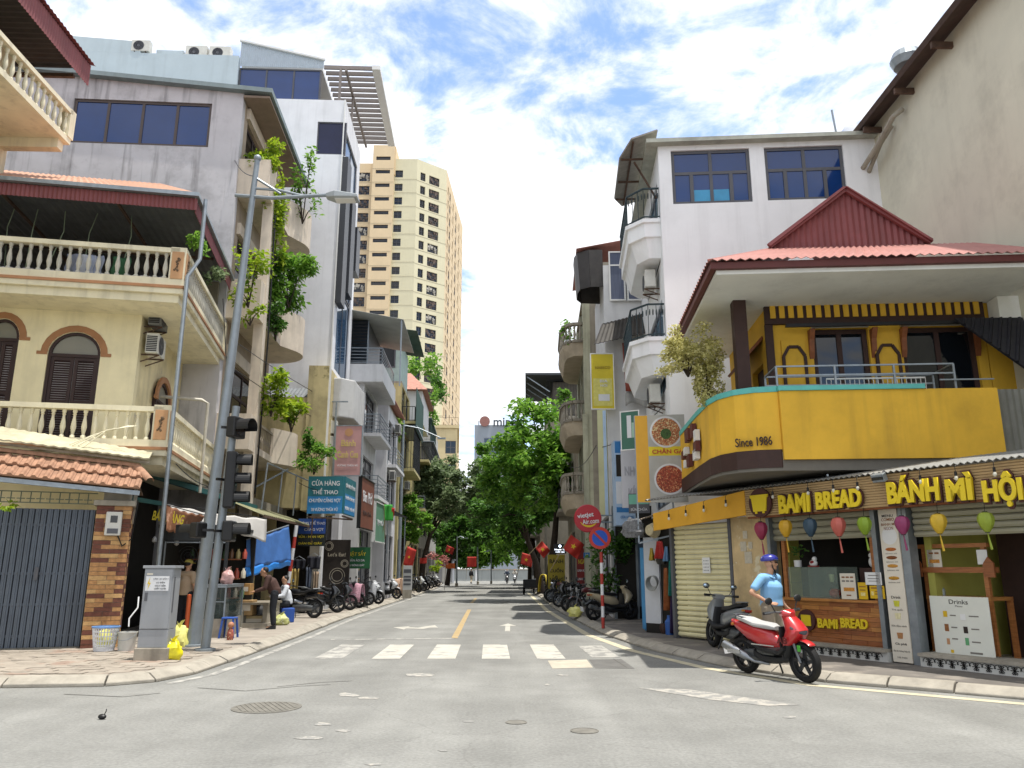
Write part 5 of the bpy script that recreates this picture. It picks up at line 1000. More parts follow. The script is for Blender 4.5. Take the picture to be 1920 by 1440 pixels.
# bay with the sandwich counter
b0, b1 = X(1456), X(1650); zsh = SH.fy(1550, 1011, 0)[1]; zct = SH.fy(1560, 1128, 0)[1]; zcb = SH.fy(1560, 1222, 0)[1]
shutter(b0, b1, zsh, zf0 + .02, SHG); MB().box(b0 - .08, -.09, .12, b0 - .002, .1, zf0 + .02).box(b1 + .002, -.09, .12, b1 + .09, .1, zf0 + .02).each('steel_post', GREYMET, ts)
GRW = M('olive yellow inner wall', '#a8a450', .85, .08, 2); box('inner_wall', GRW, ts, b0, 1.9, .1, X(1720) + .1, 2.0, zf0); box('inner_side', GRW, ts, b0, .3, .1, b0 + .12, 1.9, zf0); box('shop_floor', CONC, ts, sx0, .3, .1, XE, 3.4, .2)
box('recess_shade_slab', DARK, ts, b0 + 1.05, 1.7, .2, b1 - .1, 1.89, zf0 - .2); box('inner_ceiling', M('grey ceiling', '#a5a290', .9), ts, b0, .26, zf0 + .03, XE, 3.4, zf0 + .1)  # slab holds a recess's shade in its colour; ceiling is plain grey
t = SH.thing('sandwich_counter', 'varnished wood plank counter with yellow lettering and glass display below the lanterns', 'counter')
WD = [M('varnished plank %d' % i, c, .4, .22, 5, aniso=(1, 1, 8), coat=.2) for i, c in enumerate(('#a3683a', '#8a512e', '#b07840', '#965c34'))]; rr = random.Random(12); nr = 11; ph = (zct - zcb) / nr; pm = {}
for j in range(nr):
    x = b0 + .03
    while x < b1 - .05:
        w_ = min(rr.uniform(.3, .8), b1 - .03 - x)
        if b1 - .03 - x - w_ < .12: w_ = b1 - .03 - x
        MB().box(x + .002, 0, zcb + j * ph + .002, x + w_ - .002, .05, zcb + (j + 1) * ph - .002).build('plank', rr.choice(WD), t, loc=(0, rr.uniform(-.004, .004), 0)); x += w_
MB().box(b0 + .03, -.06, zct + .002, b1 - .03, .62, zct + .05).build('counter_top', WD[2], t); MB().box(b0 + .06, .06, .22, b1 - .06, .58, zct).build('carcass', BRN, t)
for x in (b0 + .2, b1 - .12): MB().box(x, .0, zct + .05, x + .08, .08, zsh).build('side_frame', WD[0], t)
gx1 = b0 + (b1 - b0) * .62; gzt = zct + .62; DG = glass('display glass', '#9fb0a4', .03, .22)
for y in (.02, .6): box('glass_pane', DG, t, b0 + .3, y, zct + .05, gx1, y + .01, gzt)
for z in (zct + .33, gzt): box('glass_shelf', DG, t, b0 + .3, .03, z, gx1, .6, z + .01)
for s_, a, b in (('BAMI', 1535, 1570), ('BREAD', 1578, 1626)):
    (x0, z0), (x1, z1) = SH.fy(a, 1180, -.03), SH.fy(b, 1158, -.03); text(s_, YLT, t, ((x0 + x1) / 2, -.035, (z0 + z1) / 2), x1 - x0, .17, bold=.04, ext=.03)
x, z = SH.fy(1513, 1163, -.03); MB().lathe([(.001, -.02), (.2, -.02), (.2, .02), (.001, .02)], (x, -.03, z), 20, 'y').build('round_emblem', PLUM, t); box('cart_symbol', YLT, t, x - .11, -.065, z - .1, x + .11, -.051, z + .1)
# things on the counter
def prop(fr, name, label, cat, x, y, z, parts, group=None, rz=0):
    t = thing(name, label, cat, fr.w(x, y, z), fr.a + rz, group)
    for nm, mb, mat in parts: mb.build(nm, mat, t, True)
    return t
LEAFY = MB(); rr = random.Random(1)
for k in range(40): a = Vector((rr.gauss(0, .08), rr.gauss(0, .06), .2 + rr.random() * .2)); d = Vector((rr.gauss(0, .06), rr.gauss(0, .04), rr.gauss(0, .04))); e = Vector((.03, .0, .02)); LEAFY.quad(a, a + e, a + d + e, a + d)
x, z = SH.fy(1497, 1070, .2); prop(SH, 'potted_plant', 'white pot with a small leafy plant on the glass counter', 'plant', x, .2, gzt + .01, [('pot', MB().lathe([(.07, 0), (.075, .13), (.065, .13), (.06, .1), (.001, .1)], n=14), WHITE), ('leaves', LEAFY, GREENL)])
x, z = SH.fy(1525, 1068, .2); prop(SH, 'lucky_figurine', 'small white and red beckoning figurine on the glass counter', 'figurine', x, .22, gzt + .01, [('body', MB().ball((0, 0, .07), (.09, .06, .07)).ball((.03, 0, .15), .05), WHITE), ('base', MB().lathe([(.11, 0), (.11, .025), (.001, .025)], n=14), M('red lacquer', '#8c2420', .4)), ('bib', MB().ball((0, -.04, .09), (.05, .03, .03)), MATS['red lacquer'])])
x, z = SH.fy(1557, 1090, .2); prop(SH, 'paper_cup', 'pale green printed cup inside the glass display', 'cup', x, .25, zct + .345, [('cup', MB().lathe([(.035, 0), (.05, .15), (.045, .15), (.03, .01), (.001, .01)], n=12), M('pale green cup', '#b9c99a', .6))])
x, z = SH.fy(1560, 1120, .2); prop(SH, 'red_pot', 'round red pot behind the glass at the foot of the display', 'pot', x, .3, zct + .055, [('pot', MB().lathe([(.05, 0), (.11, .06), (.11, .13), (.06, .17), (.001, .17)], n=14), M('red enamel', '#a3352c', .35))])
x, z = SH.fy(1632, 1060, .2); prop(SH, 'white_figurine', 'white figurine with a dark plume at the right end of the counter', 'figurine', x, .25, zct + .62, [('body', MB().ball((0, 0, .09), (.06, .05, .09)).ball((0, 0, .21), .05), WHITE), ('plume', MB().ball((0, .03, .3), (.07, .05, .08)), RUST), ('stand', MB().box(-.2, -.1, -.57, .2, .2, -.01), BRN)])
def sheet(name, label, a, y0, b, y1, mat, Y=-.05, lines=(), cat='poster'):
    (x0, z1), (x1, z0) = SH.fy(a, y0, Y), SH.fy(b, y1, Y); t = SH.thing(name, label, cat); box('sheet', mat, t, x0, Y, z0, x1, Y + .008, z1)
    for u, v, w_, h_, c, s_ in lines:
        if s_: text(s_, c, t, (x0 + (x1 - x0) * u, Y - .003, z1 + (z0 - z1) * v), (x1 - x0) * w_, (z1 - z0) * h_, ext=.003)
        else: box('printed_picture', c, t, x0 + (x1 - x0) * (u - w_ / 2), Y - .004, z1 + (z0 - z1) * (v - h_ / 2), x0 + (x1 - x0) * (u + w_ / 2), Y - .001, z1 + (z0 - z1) * (v + h_ / 2))
    return t
CRM = M('cream print', '#d5cdbc', .7, .03); YP = M('yellow print', '#cfa91e', .7, .04); BNP = M('brown print', '#8a5a34', .8, .2, 30); GRP = M('grey print', '#77736c', .8, .2, 40)
sheet('menu_sheet', 'cream picture menu leaning on the wooden counter', 1574, 1075, 1607, 1124, CRM, -.07, [(.22, .15, .2, .06, BNP, ''), (.5, .15, .2, .06, BNP, ''), (.78, .15, .2, .06, BNP, ''), (.22, .3, .2, .06, GRP, ''), (.5, .3, .2, .06, GRP, ''), (.78, .3, .2, .06, GRP, ''), (.55, .62, .7, .14, M('orange print', '#c7883a', .8, .3, 40), ''), (.5, .85, .3, .05, BNP, '')], 'menu')
sheet('yellow_sheet', 'narrow yellow menu sheet on the counter beside the cream one', 1608, 1092, 1628, 1124, YP, -.07, [(.5, .25, .7, .05, BNP, ''), (.5, .45, .6, .05, BNP, ''), (.5, .7, .5, .2, M('pale yellow print', '#e2d28a', .8, .2, 40), '')], 'menu')
sheet('yellow_sheet', 'wider yellow menu sheet at the right end of the counter', 1630, 1098, 1660, 1123, YP, -.075, [(.5, .18, .8, .09, BNP, ''), (.6, .45, .5, .06, BNP, ''), (.6, .65, .5, .06, BNP, ''), (.18, .6, .16, .3, MATS['pale yellow print'], '')], 'menu')
sheet('white_sheet', 'white curled paper notice above the yellow menu sheets', 1621, 1073, 1654, 1097, WHITE, -.09, [(.5, .25, .6, .06, GRP, ''), (.5, .5, .7, .05, GRP, ''), (.5, .7, .6, .05, GRP, '')], 'notice')
# tall menu pillar
m0, m1 = X(1662, 1100, -.12), X(1697, 1100, -.12); t = SH.thing('menu_pillar', 'tall narrow cream menu board on a post between the shop bays', 'menu board'); zt_ = zf0 - .02; zb0 = .14
box('board', CRM, t, m0, -.14, zb0, m1, -.11, zt_); MB().box(m1 + .01, -.12, .12, m1 + .16, .1, zt_).build('steel_post', GREYMET, t); mw = m1 - m0; mc = (m0 + m1) / 2; H_ = zt_ - zb0
for s_, v, w_, h_, c in (('MENU', .045, .6, .018, BLACK), ('COMBO', .07, .7, .02, BNP), ('BÁNH MÌ', .1, .75, .022, BNP), ('NGON', .13, .5, .022, BNP), ('Drink', .585, .5, .018, BLACK), ('Trà quất', .665, .6, .016, GRP), ('Sữa đậu nành', .77, .8, .016, GRP), ('Cà phê', .885, .6, .018, BLACK), ('Địa chỉ: Vương Thừa Vũ', .93, .85, .014, GRP), ('Hà Nội', .97, .5, .014, GRP)): text(s_, c, t, (mc, -.143, zt_ - H_ * v), mw * w_, H_ * h_, ext=.002, bold=.01)
MB().lathe([(.001, -.002), (mw * .42, -.002)], (mc, -.1405, zt_ - H_ * .18), 20, 'y').build('speech_bubble', WHITE, t)
for v, c in ((.27, '#b0662e'), (.325, '#7d4a24'), (.38, '#c08a3c'), (.46, '#b8862c')):
    MB().ball((0, 0, 0), (mw * .3, .012, H_ * .012), 12, 6).build('sandwich_picture', M('sandwich ' + c, c, .8, .3, 50), t, True, loc=(mc, -.141, zt_ - H_ * v)); text('BÁNH MÌ', GRP, t, (mc, -.143, zt_ - H_ * (v + .028)), mw * .6, H_ * .009, ext=.002)
for v, c in ((.625, '#c4c23c'), (.705, '#d8cfa4'), (.83, '#a8784c')): MB().exy([(mc - mw * .12, zt_ - H_ * (v + .02)), (mc + mw * .12, zt_ - H_ * (v + .02)), (mc + mw * .16, zt_ - H_ * (v - .018)), (mc - mw * .16, zt_ - H_ * (v - .018))], -.146, -.1405).build('drink_picture', M('drink ' + c, c, .7, .15, 30), t)
# drinks bay
c0, c1 = m1 + .18, XE; zs3 = SH.fy(1800, 1004, 0)[1]; shutter(c0, c1, zs3, zf0 + .02, SHG); box('inner_wall_right', GRW, ts, c0 - .02, .3, .1, c0 + .1, 3.2, zf0); box('back_wall', M('olive wall painted shade', '#5b592c', .9, .1), ts, X(1720), 3.2, .1, XE, 3.3, zf0); box('door_leaf', BRN, ts, X(1880, 1100, 1.8), 1.8, .2, XE - .8, 1.86, 2.3)  # back wall: inner wall's olive darkened, shade put into the colour
t = SH.thing('drinks_cart', 'brown wooden drinks cart with a little roof bar inside the open bay', 'cart'); k0, k1 = X(1735, 1100, .35), X(1855, 1100, .35); zc_ = SH.fy(1790, 1118, .35)[1]
for x in (k0, k1 - .07): MB().box(x, .35, .2, x + .07, .42, SH.fy(1790, 1025, .35)[1]).build('post', WD[0], t); MB().box(x, .9, .2, x + .07, .97, zc_).build('post', WD[0], t)
zr_ = SH.fy(1790, 1068, .35)[1]; MB().box(k0 - .12, .28, zr_ - .05, k1 + .12, .48, zr_ + .04).build('roof_bar', WD[3], t); MB().box(k0 - .05, .33, SH.fy(1790, 1027, .35)[1], k1 + .05, .45, SH.fy(1790, 1024, .35)[1] + .04).build('top_bar', WD[0], t); MB().box(k0, .34, zc_ - .06, k1, .98, zc_).build('worktop', WD[2], t)
for x in (k0 - .14, k1 + .0): MB().exy([(x, zr_ - .12), (x + .16, zr_ - .12), (x + .16, zr_ + .1), (x + .08, zr_ + .2), (x, zr_ + .1)], .26, .3).build('bracket_end', WD[1], t)
sheet('small_menu', 'small picture menu pinned on the left of the drinks cart', 1737, 1031, 1767, 1064, CRM, .3, [(.3, .2, .3, .1, BNP, ''), (.7, .2, .3, .1, BNP, ''), (.5, .65, .7, .2, MATS['orange print'], '')], 'menu'); sheet('payment_card', 'white square card pinned on the right of the drinks cart', 1830, 1031, 1853, 1058, WHITE, .3, [], 'card')
t = sheet('drinks_board', 'large white drinks menu board leaning against the cart', 1742, 1117, 1868, 1238, M('white board', '#d2d3c8', .6, .03), .1, [(.5, .09, .32, .075, BLACK, 'Drinks'), (.5, .16, .12, .03, GRP, 'Menu'), (.25, .3, .07, .1, YP, ''), (.38, .32, .1, .02, GRP, ''), (.55, .34, .09, .1, WHITE, ''), (.73, .32, .16, .02, GRP, ''), (.25, .53, .07, .12, BNP, ''), (.38, .52, .1, .02, GRP, ''), (.57, .55, .07, .11, M('cola dark', '#2b211d', .5), ''), (.73, .53, .13, .02, GRP, ''), (.25, .76, .05, .1, M('peach drink', '#b98a64', .7), ''), (.37, .71, .1, .02, GRP, ''), (.57, .74, .06, .12, M('mint drink', '#5d9a6a', .7), ''), (.72, .74, .14, .02, GRP, ''), (.3, .92, .05, .05, YP, ''), (.7, .92, .2, .03, GRP, '')], 'menu board')
x, z = SH.fy(1768, 1110, .5); prop(SH, 'glass_bottle', 'small clear bottle standing on the drinks cart', 'bottle', x, .5, zc_, [('bottle', MB().lathe([(.04, 0), (.04, .1), (.015, .14), (.015, .17), (.001, .17)], n=12), glass('clear bottle', '#a9b8bd', .05, .5))])
# patterned tile step
t = SH.thing('tiled_step', 'black and white patterned tile step along the shop fronts', 'step'); TB = M('white tile', '#c3c3bd', .4, .04); TK = M('black tile print', '#1c1c1c', .4, .05)
MB().box(px1 - .02, -.2, .12, m0 - .06, .3, .28).box(c0 - .0, -.2, .12, XE, .3, .28).each('step', TB, t); MB().box(px1 - .02, -.26, .281, m0 - .06, .3, .33).box(c0, -.26, .281, XE, .3, .33).each('slab', CONC, t)
pat = MB(); q = .145
for a in range(8): u = a * math.pi / 4; pat.bar((0, -.206, .2), (.06 * math.cos(u), -.206, .2 + .06 * math.sin(u)), .012, .006, up=(0, 1, 0))
for sx in (-1, 1):
    pts = [(sx * (.02 + .055 * math.cos(a_)) + sx * .03, -.206, .2 + .06 * math.sin(a_)) for a_ in [i * .55 for i in range(9)]]
    for a, b in zip(pts[:-1], pts[1:]): pat.bar(a, b, .01, .006, up=(0, 1, 0))
pme = pat.mesh('tile_pattern', TK); x = px1 + .06
while x < XE:
    if not (m0 - .12 < x < c0 + .06): inst('tile_pattern', pme, t, (x, 0, 0))
    x += .19
# lanterns and bulbs
LCOL = ['#8e2b48', '#c79a22', '#2f4656', '#bb5f52', '#7f9a24', '#8c3560', '#c9a62c', '#8a9a2e']; LNM = ['magenta', 'golden yellow', 'slate blue', 'salmon pink', 'lime green', 'purple pink', 'pale yellow', 'olive green']
LNL = ['leftmost, in front of the plaster pier', 'above the man in the blue shirt', 'over the middle of the sandwich counter', 'right of the slate blue one', 'at the right end of the sandwich counter', 'in front of the menu pillar', 'over the drinks menu board', 'rightmost of the row']
for k, (px, py, hp) in enumerate(((1427, 995, 33), (1473, 991, 33), (1519, 989, 34), (1572, 988, 36), (1621, 986, 34), (1692, 985, 35), (1760, 982, 38), (1849, 979, 38))):
    x, z = SH.fy(px, py, FY - .03); h = SH.fy(px, py - hp / 2, FY - .03)[1] - SH.fy(px, py + hp / 2, FY - .03)[1]; r_ = h * .4
    t = thing('silk_lantern', '%s silk lantern with tassel, %s' % (LNM[k], LNL[k]), 'lantern', SH.w(x, FY - .03, z), SH.a, 'silk lanterns along the shop sign'); pr = [(.3, .5), (.72, .44), (.98, .24), (1.0, .08), (.86, -.12), (.6, -.32), (.36, -.46), (.26, -.5)]; rings = []
    for q_, zz in pr: rings.append([(r_ * q_ * (1 if i % 2 else .93) * math.cos(i * math.pi / 8), r_ * q_ * (1 if i % 2 else .93) * math.sin(i * math.pi / 8), h * zz) for i in range(16)])
    MB().loft(rings).build('silk_shade', M('lantern silk ' + LNM[k], LCOL[k], .55, .1, 8, spec=.5), t, True); MB().lathe([(r_ * .28, -.52 * h), (r_ * .28, -.46 * h)], n=10).lathe([(r_ * .3, .48 * h), (r_ * .3, .54 * h)], n=10).build('cap', BLACK, t)
    MB().tube([(0, 0, -.5 * h), (.01, 0, -.75 * h)], .008, 5).tube([(.01, 0, -.75 * h), (.035, .0, -1.35 * h)], [.012, .02], 6).build('tassel', MATS['lantern silk ' + LNM[k]], t); MB().tube([(0, 0, .5 * h), (0, .02, max(.55 * h, zf0 - z + .06))], .005, 4).build('cord', BLACK, t)
for k, px in enumerate((1254, 1286, 1320, 1362, 1451, 1518, 1566, 1612, 1732, 1800, 1874)):
    x, z = SH.fy(px, 940, FY - .1); zt_ = (za + (zb_ - za) * (px - 1226) / 171 if px < 1397 else zf1) - .02; t = thing('light_bulb', ['bulb on a short wire over the yellow fascia', 'bulb on a short wire over the bamboo sign'][px > 1397] + ', %s from the left' % ['first', 'second', 'third', 'fourth', 'fifth', 'sixth', 'seventh'][k if px < 1397 else k - 4], 'light bulb', SH.w(x, FY - .12, zt_), SH.a, 'string of bulbs along the shop sign')
    MB().tube([(0, .05, .03), (0, 0, .0), (0, 0, -.08)], .006, 5).lathe([(.02, -.15), (.022, -.08), (.001, -.08)], n=8).build('socket', BLACK, t); MB().ball((0, 0, -.185), (.03, .03, .04), 8, 6).build('globe', M('bulb glass', '#c9c6b8', .15, 0), t, True)
x, z = SH.fy(1652, 893, FY - .1); t = thing('floodlight', 'small grey floodlight at the joint of the two bamboo signs', 'floodlight', SH.w(x, FY - .1, z), SH.a); MB().cbox(0, -.06, 0, .24, .1, .14).build('housing', GREYMET, t, bevel=.01, rot=(R(25), 0, 0)); MB().cbox(0, -.115, -.05, .2, .02, .05).build('lens', DARKGL, t); MB().bar((0, 0, 0), (0, .1, .1), .03).build('bracket', FRAMEG, t)
# ================================================================ right side: further houses
R3 = Fr(3.3, 26.7, -2.5); t = tube_house(R3, -1, 'round_awning_house', 'white house with curtained corner windows and a dark round awning', 5, 5, 12.4, PW, [1, 4.6], wins=1, balc=[])
ops = [(R3.fy(1142, 540)[0], R3.fy(1160, 566)[1], R3.fy(1172, 540)[0], R3.fy(1160, 474)[1]), (R3.fy(1175, 540)[0], R3.fy(1160, 566)[1], R3.fy(1202, 540)[0], R3.fy(1160, 474)[1])]
CURT = M('grey blue curtain', '#5d6478', .85, .2, 6, aniso=(14, 14, .3))
for o in ops: window(t, *o, -.15, 'y', 1, 1, WHITE, CURT, .05, .0, transom=o[1] + 1.35)
m = MB(); zA = R3.fy(1105, 472)[1]; zB = R3.fy(1105, 536)[1]
hp = [(0, .1), (-.5, .1), (-.9, .35), (-1.0, .8), (-1.0, 1.5), (-.8, 1.9), (0, 2.0)]
for i_ in range(len(hp) - 1): a_, b_ = hp[i_], hp[i_ + 1]; m.quad((a_[0] * .9, a_[1], zB), (b_[0] * .9, b_[1], zB), (*b_, zA + .1), (*a_, zA + .1))
m.add([(*q, zA + .1) for q in hp], [tuple(range(len(hp)))]); m.build('round_awning', M('smoked awning sheet', '#3a3633', .5, .2, 4), t, thick=.03)
m = MB(); corrugated(m, (-.95, .1, zA + .16), (-.95, 4.6, zA + .16), (1.6, .1, zA + .62), (1.6, 4.6, zA + .62), .16, .03); m.build('pink_roof_sheet', RSK, t, thick=.01); m = MB()
MB().box(.12, -.5, .12, 1.5, -.002, 3.7).build('shop_shade_panel', DARK, t); MB().box(.02, -.55, .12, .11, -.4, 3.7).box(.75, -.56, .12, .82, -.502, 3.7).build('panel_post', GREYMET, t); box('panel_shutter', M('blue grey shutter', '#5c7086', .6, .1, 3), t, .83, -.54, .5, 1.45, -.503, 2.6); zq = R3.fy(1160, 600)[1]; corrugated(m, (-.45, -.9, zq - 1.15), (1.4, -.9, zq - .75), (-.1, -.02, zq - .15), (1.5, -.02, zq + .25), .16, .03); m.build('dark_awning', M('sooty awning sheet', '#38342f', .7, .25, 3), t, thick=.015)  # dark panel added on the wall: shop shade put into its colour
m = MB().grid(lambda u, v: (.55 + .85 * u + .06 * v, -.5 - .05 * math.sin(u * 14) - .1 * v, zq - 1.0 - 1.75 * v), 16, 8); m.build('red_tarp', M('faded red tarpaulin', '#8a4436', .8, .15, 3, dirt=.3), t, True, thick=.012)
m = MB().grid(lambda u, v: (.6 + .9 * u, -.45 - .06 * math.sin(u * 11), zq - 2.78 - .45 * v + .12 * math.sin(u * 5)), 14, 4); m.build('grey_tarp_edge', M('grey plastic sheet', '#9b9a96', .6, .15, 5), t, True, thick=.01)
R4 = Fr(3.05, 32.3, -2); GRNW = M('faded lime render', '#a8a892', .9, .12, 1.2, streak=.5, dirt=.45); t = tube_house(R4, -1, 'curved_balcony_house', 'old lime and grey house with curved baluster balconies', 5, 6, 13.2, OLDC, [1, 4.9, 8.0, 11.3], smat=GRNW, wins=2)
for z in (4.7, 7.75, 11.2):
    o = [(0, .2), (-.5, .25), (-.85, .7), (-.95, 1.5), (-.95, 4.2), (-.85, 5), (-.5, 5.5), (0, 5.6)]; MB().loft([[(p[0] * .8, p[1], z - .6) for p in o], [(*p, z - .15) for p in o], [(*p, z) for p in o]]).build('curved_slab', M('dull apricot soffit', '#b3a58e', .9, .12, 2, dirt=.35), t); balustrade(t, [(p[0] * .93, p[1]) for p in o], z, OLDC, CONC, .88, .2)
MB().box(-.1, -.08, 0, .12, .001, 8.0).build('lime_pilaster', GRNW, t)
R5 = Fr(3.1, 39, -1.5); tube_house(R5, -1, 'cafe_house', 'dim grey house behind the right-hand tree', 5, 8, 9, OLDC, [1, 4.6], balc=[(4.6, .8, 'rail')])
R6 = Fr(2.5, 57, -1); t = tube_house(R6, -1, 'caged_roof_house', 'tall house with a barred top floor under a flat overhanging roof', 6, 8, 12.6, OLDC, [1, 4.6, 8, 10.2], balc=[(9.5, .8, 'rail')]); zt = R6.fy(1040, 706)[1]
rail(t, [(5, 0), (.1, 0), (.1, 8)], 12.7, zt - 13, IRONB, .22, 'barred_wall'); box('top_room', M('grey room wall', '#6b665e', .9, .2), t, .6, .6, 12.72, 5, 7, zt - .3); MB().box(-1.5, -.9, zt - .1, 6, 8.5, zt + .06).build('flat_roof', M('dark roof deck', '#3b3f42', .7, .1), t)  # top room walls in plain grey
m = MB()
for k in range(5): m.bar((-1.4, -.6 + k * 2, zt - .15), (.3, -.6 + k * 2, zt - 1.3), .07)
m.each('roof_strut', GREYMET, t)
R7 = Fr(2.4, 68, 0); tube_house(R7, -1, 'shaded_house', 'house in deep shade behind the far right trees', 6, 12, 10, OLDC, [1, 4.6], balc=[(4.6, .8, 'rail')]); R8 = Fr(2.3, 83, 1); tube_house(R8, -1, 'far_shaded_house', 'farthest house on the right behind the trees', 6, 14, 12, PW, [1, 4.6], balc=[(4.6, .8, 'rail')])
t = thing('far_wall', 'pale wall closing the far end of the street', 'wall', (-4, 121, 0)); MB().box(-8, 0, 0, 14, .3, 1.6).build('wall', M('white boundary wall', '#969a98', .85, .08, .5, streak=.2), t); MB().box(-8.2, -.1, 1.6, 14.2, .4, 1.75).build('coping', CONC, t)
for k in range(5): MB().box(-6 + k * 4.5, -.06, 0, -5.6 + k * 4.5, -.001, 1.6).build('pier', PW, t)
t = thing('end_kiosk', 'small grey kiosk on the left pavement near the street end', 'kiosk', (-9.3, 96, .12)); MB().box(-1.5, 0, 0, 2.2, 3, 2.6).build('cabin', M('kiosk panel', '#a3a6ad', .7, .08), t); MB().box(-1.7, -.3, 2.6, 2.4, 3.2, 2.75).build('roof', FRAMEG, t); box('window', DARKGL, t, -1.2, -.02, 1.1, .6, -.002, 2.1); box('door', WHITE, t, 1.0, -.03, .05, 1.9, -.002, 2.1)

# ================================================================ signs
def panel_sign(name, label, P, a0, b0, a1, b1, Y, mat, lines=(), depth=.12, rz=0, cat='sign', edge=None):
    """a sign board facing the camera side; corners seen at (a0,b0)-(a1,b1) on a plane at world Y"""
    p, q = at_y(a0, b0, Y), at_y(a1, b1, Y); w_, h_ = q.x - p.x, p.z - q.z; t = thing(name, label, cat, ((p.x + q.x) / 2, Y, q.z), rz)
    MB().box(-w_ / 2, 0, 0, w_ / 2, depth, h_).build('board', mat, t)
    if edge: m = MB().box(-w_ / 2 - .03, -.012, -.03, -w_ / 2, depth, h_ + .03).box(w_ / 2, -.012, -.03, w_ / 2 + .03, depth, h_ + .03).box(-w_ / 2, -.012, h_, w_ / 2, depth, h_ + .03).box(-w_ / 2, -.012, -.03, w_ / 2, depth, 0); m.build('frame', edge, t)
    for i_, (s_, u, v, tw, th, c) in enumerate(lines):
        if s_: text(s_, c, t, (w_ * (u - .5), -.014, h_ * (1 - v)), w_ * tw, h_ * th, ext=.008, bold=.015)
        else: box('colour_field', c, t, w_ * (u - .5 - tw / 2), -.003 - .0015 * i_, h_ * (1 - v - th / 2), w_ * (u - .5 + tw / 2), -.0005, h_ * (1 - v + th / 2))
    return t, w_, h_
GRS = M('sign grey green', '#3f6a5a', .6, .08); YSG = M('sign yellow', '#c9b62c', .6, .06); PWT = M('print white', '#cfd0d2', .6, .04); BLS = M('sign blue', '#2d6fa8', .6, .06); LBL = M('pale blue panel', '#9fb6cf', .6, .08); REDP = M('print red', '#b3382c', .6, .08)
panel_sign('yellow_beer_sign', 'tall faded yellow and white sign hung under the dark awning', None, 1108, 664, 1152, 766, 26.2, YSG, [('', .5, .7, .86, .5, M('faded yellow print', '#cdc56a', .6, .12, 8)), ('HABECO', .52, .25, .7, .05, M('ochre print', '#a08a22', .6)), ('BIA', .55, .5, .35, .05, PWT), ('HƠI', .55, .58, .3, .05, PWT), ('', .55, .8, .5, .12, PWT)], .1, edge=WHITE)
t, w_, h_ = panel_sign('long_pale_sign', 'tall thin cream and blue sign blade edge-on to the street', None, 1119, 768, 1142, 968, 25.4, M('cream blue print', '#b9b88f', .6, .12, .8), [('', .8, .5, .35, .98, LBL)], .08, R(-25))
t, w_, h_ = panel_sign('blue_shop_sign', 'blue and white shop sign box above the stall goods', None, 1152, 826, 1192, 985, 23.6, LBL, [('', .5, .08, .98, .14, BLS), ('', .5, .3, .9, .26, DARK), ('', .5, .62, .98, .26, PWT), ('', .5, .82, .98, .06, BLS), ('CỬA HÀNG', .55, .9, .7, .04, BLS), ('CO', .5, .2, .6, .06, BLACK)], .6)
box('side_panel', LBL, t, -w_ / 2 - .02, .0, 0, -w_ / 2 - .001, .62, h_)
panel_sign('glass_shop_sign', 'white panel sign with grey shop lettering beside the food banner', None, 1164, 842, 1214, 952, 22.4, M('pinkish white panel', '#c7c6cb', .6, .03), [('NHÔM', .55, .36, .85, .2, M('grey letters', '#a6a5ab', .6)), ('KÍNH', .6, .74, .7, .24, MATS['grey letters'])], .08)
panel_sign('green_corner_sign', 'weathered green sign tilted at the top left of the food banner', None, 1163, 772, 1200, 842, 21.4, GRS, [('', .45, .4, .25, .6, PWT), ('', .7, .5, .2, .4, M('pale green print', '#9ab8a4', .6, .1))], .06, R(-30), edge=WHITE)
panel_sign('grey_green_sign', 'grey and green slanted sign under the white panel sign', None, 1178, 925, 1218, 962, 22.0, FRAMEG, [('', .5, .3, .96, .5, M('mint panel', '#6fae97', .6, .08)), ('SỬA CHỮA', .5, .8, .8, .16, PWT)], .06, R(-15))
t, w_, h_ = panel_sign('food_banner', 'food banner with two noodle dishes beside the yellow balcony', None, 1190, 778, 1290, 942, 19.9, M('grey banner vinyl', '#a9a8a2', .5, .08, 3), [('', .13, .5, .25, .99, M('banner yellow', '#cf9c2c', .5, .06)), ('', .63, .42, .74, .105, M('banner lemon', '#d1bd22', .5, .05)), ('CHÂN GÀ', .64, .42, .62, .06, REDP)], .05, R(-8))
FOOD = [M('noodle print', '#a8643c', .5, .55, 26, patch='#cdb98a', pscale=24, pmin=.52), M('crab print', '#963c22', .5, .5, 24, patch='#c98a5c', pscale=22, pmin=.54), M('herb print', '#3c5a22', .5, .5, 30)]
for u, v, r_, k in ((.62, .2, .3, 0), (.66, .74, .29, 1)):
    c = (w_ * (u - .5), -.006, h_ * (1 - v)); MB().lathe([(.001, -.006), (w_ * r_ * 1.08, -.006), (w_ * r_ * 1.08, .002)], c, 28, 'y').build('bowl_print', PWT, t); MB().lathe([(.001, -.012), (w_ * r_ * .95, -.012), (w_ * r_ * .95, -.004)], c, 28, 'y').build('dish_print', FOOD[k], t)
    if not k: MB().lathe([(.001, -.016), (w_ * .11, -.016), (w_ * .11, -.01)], (c[0], c[1], c[2] - .05), 14, 'y').build('herb_print', FOOD[2], t)
m = MB().bar((-w_ / 2, .08, -1.0), (-w_ / 2, .08, h_), .04).bar((-w_ / 2, .08, h_), (w_ / 2, .08, h_ - .05), .03).bar((w_ * .2, .08, -.8), (w_ * .2, .08, 0), .04).bar((-w_ / 2, .08, -1), (w_ * .2, .08, -.8), .04); m.build('sign_frame', GREYMET, t)
panel_sign('steamed_rolls_sign', 'yellow sign with dark lettering for hot rolls beside the right tree', None, 1027, 1040, 1060, 1112, 42, M('mustard panel', '#a3922e', .6, .06), [('BÁNH', .5, .16, .8, .13, BLACK), ('CUỐN', .5, .4, .8, .13, BLACK), ('NÓNG', .5, .64, .8, .13, BLACK)], .1)
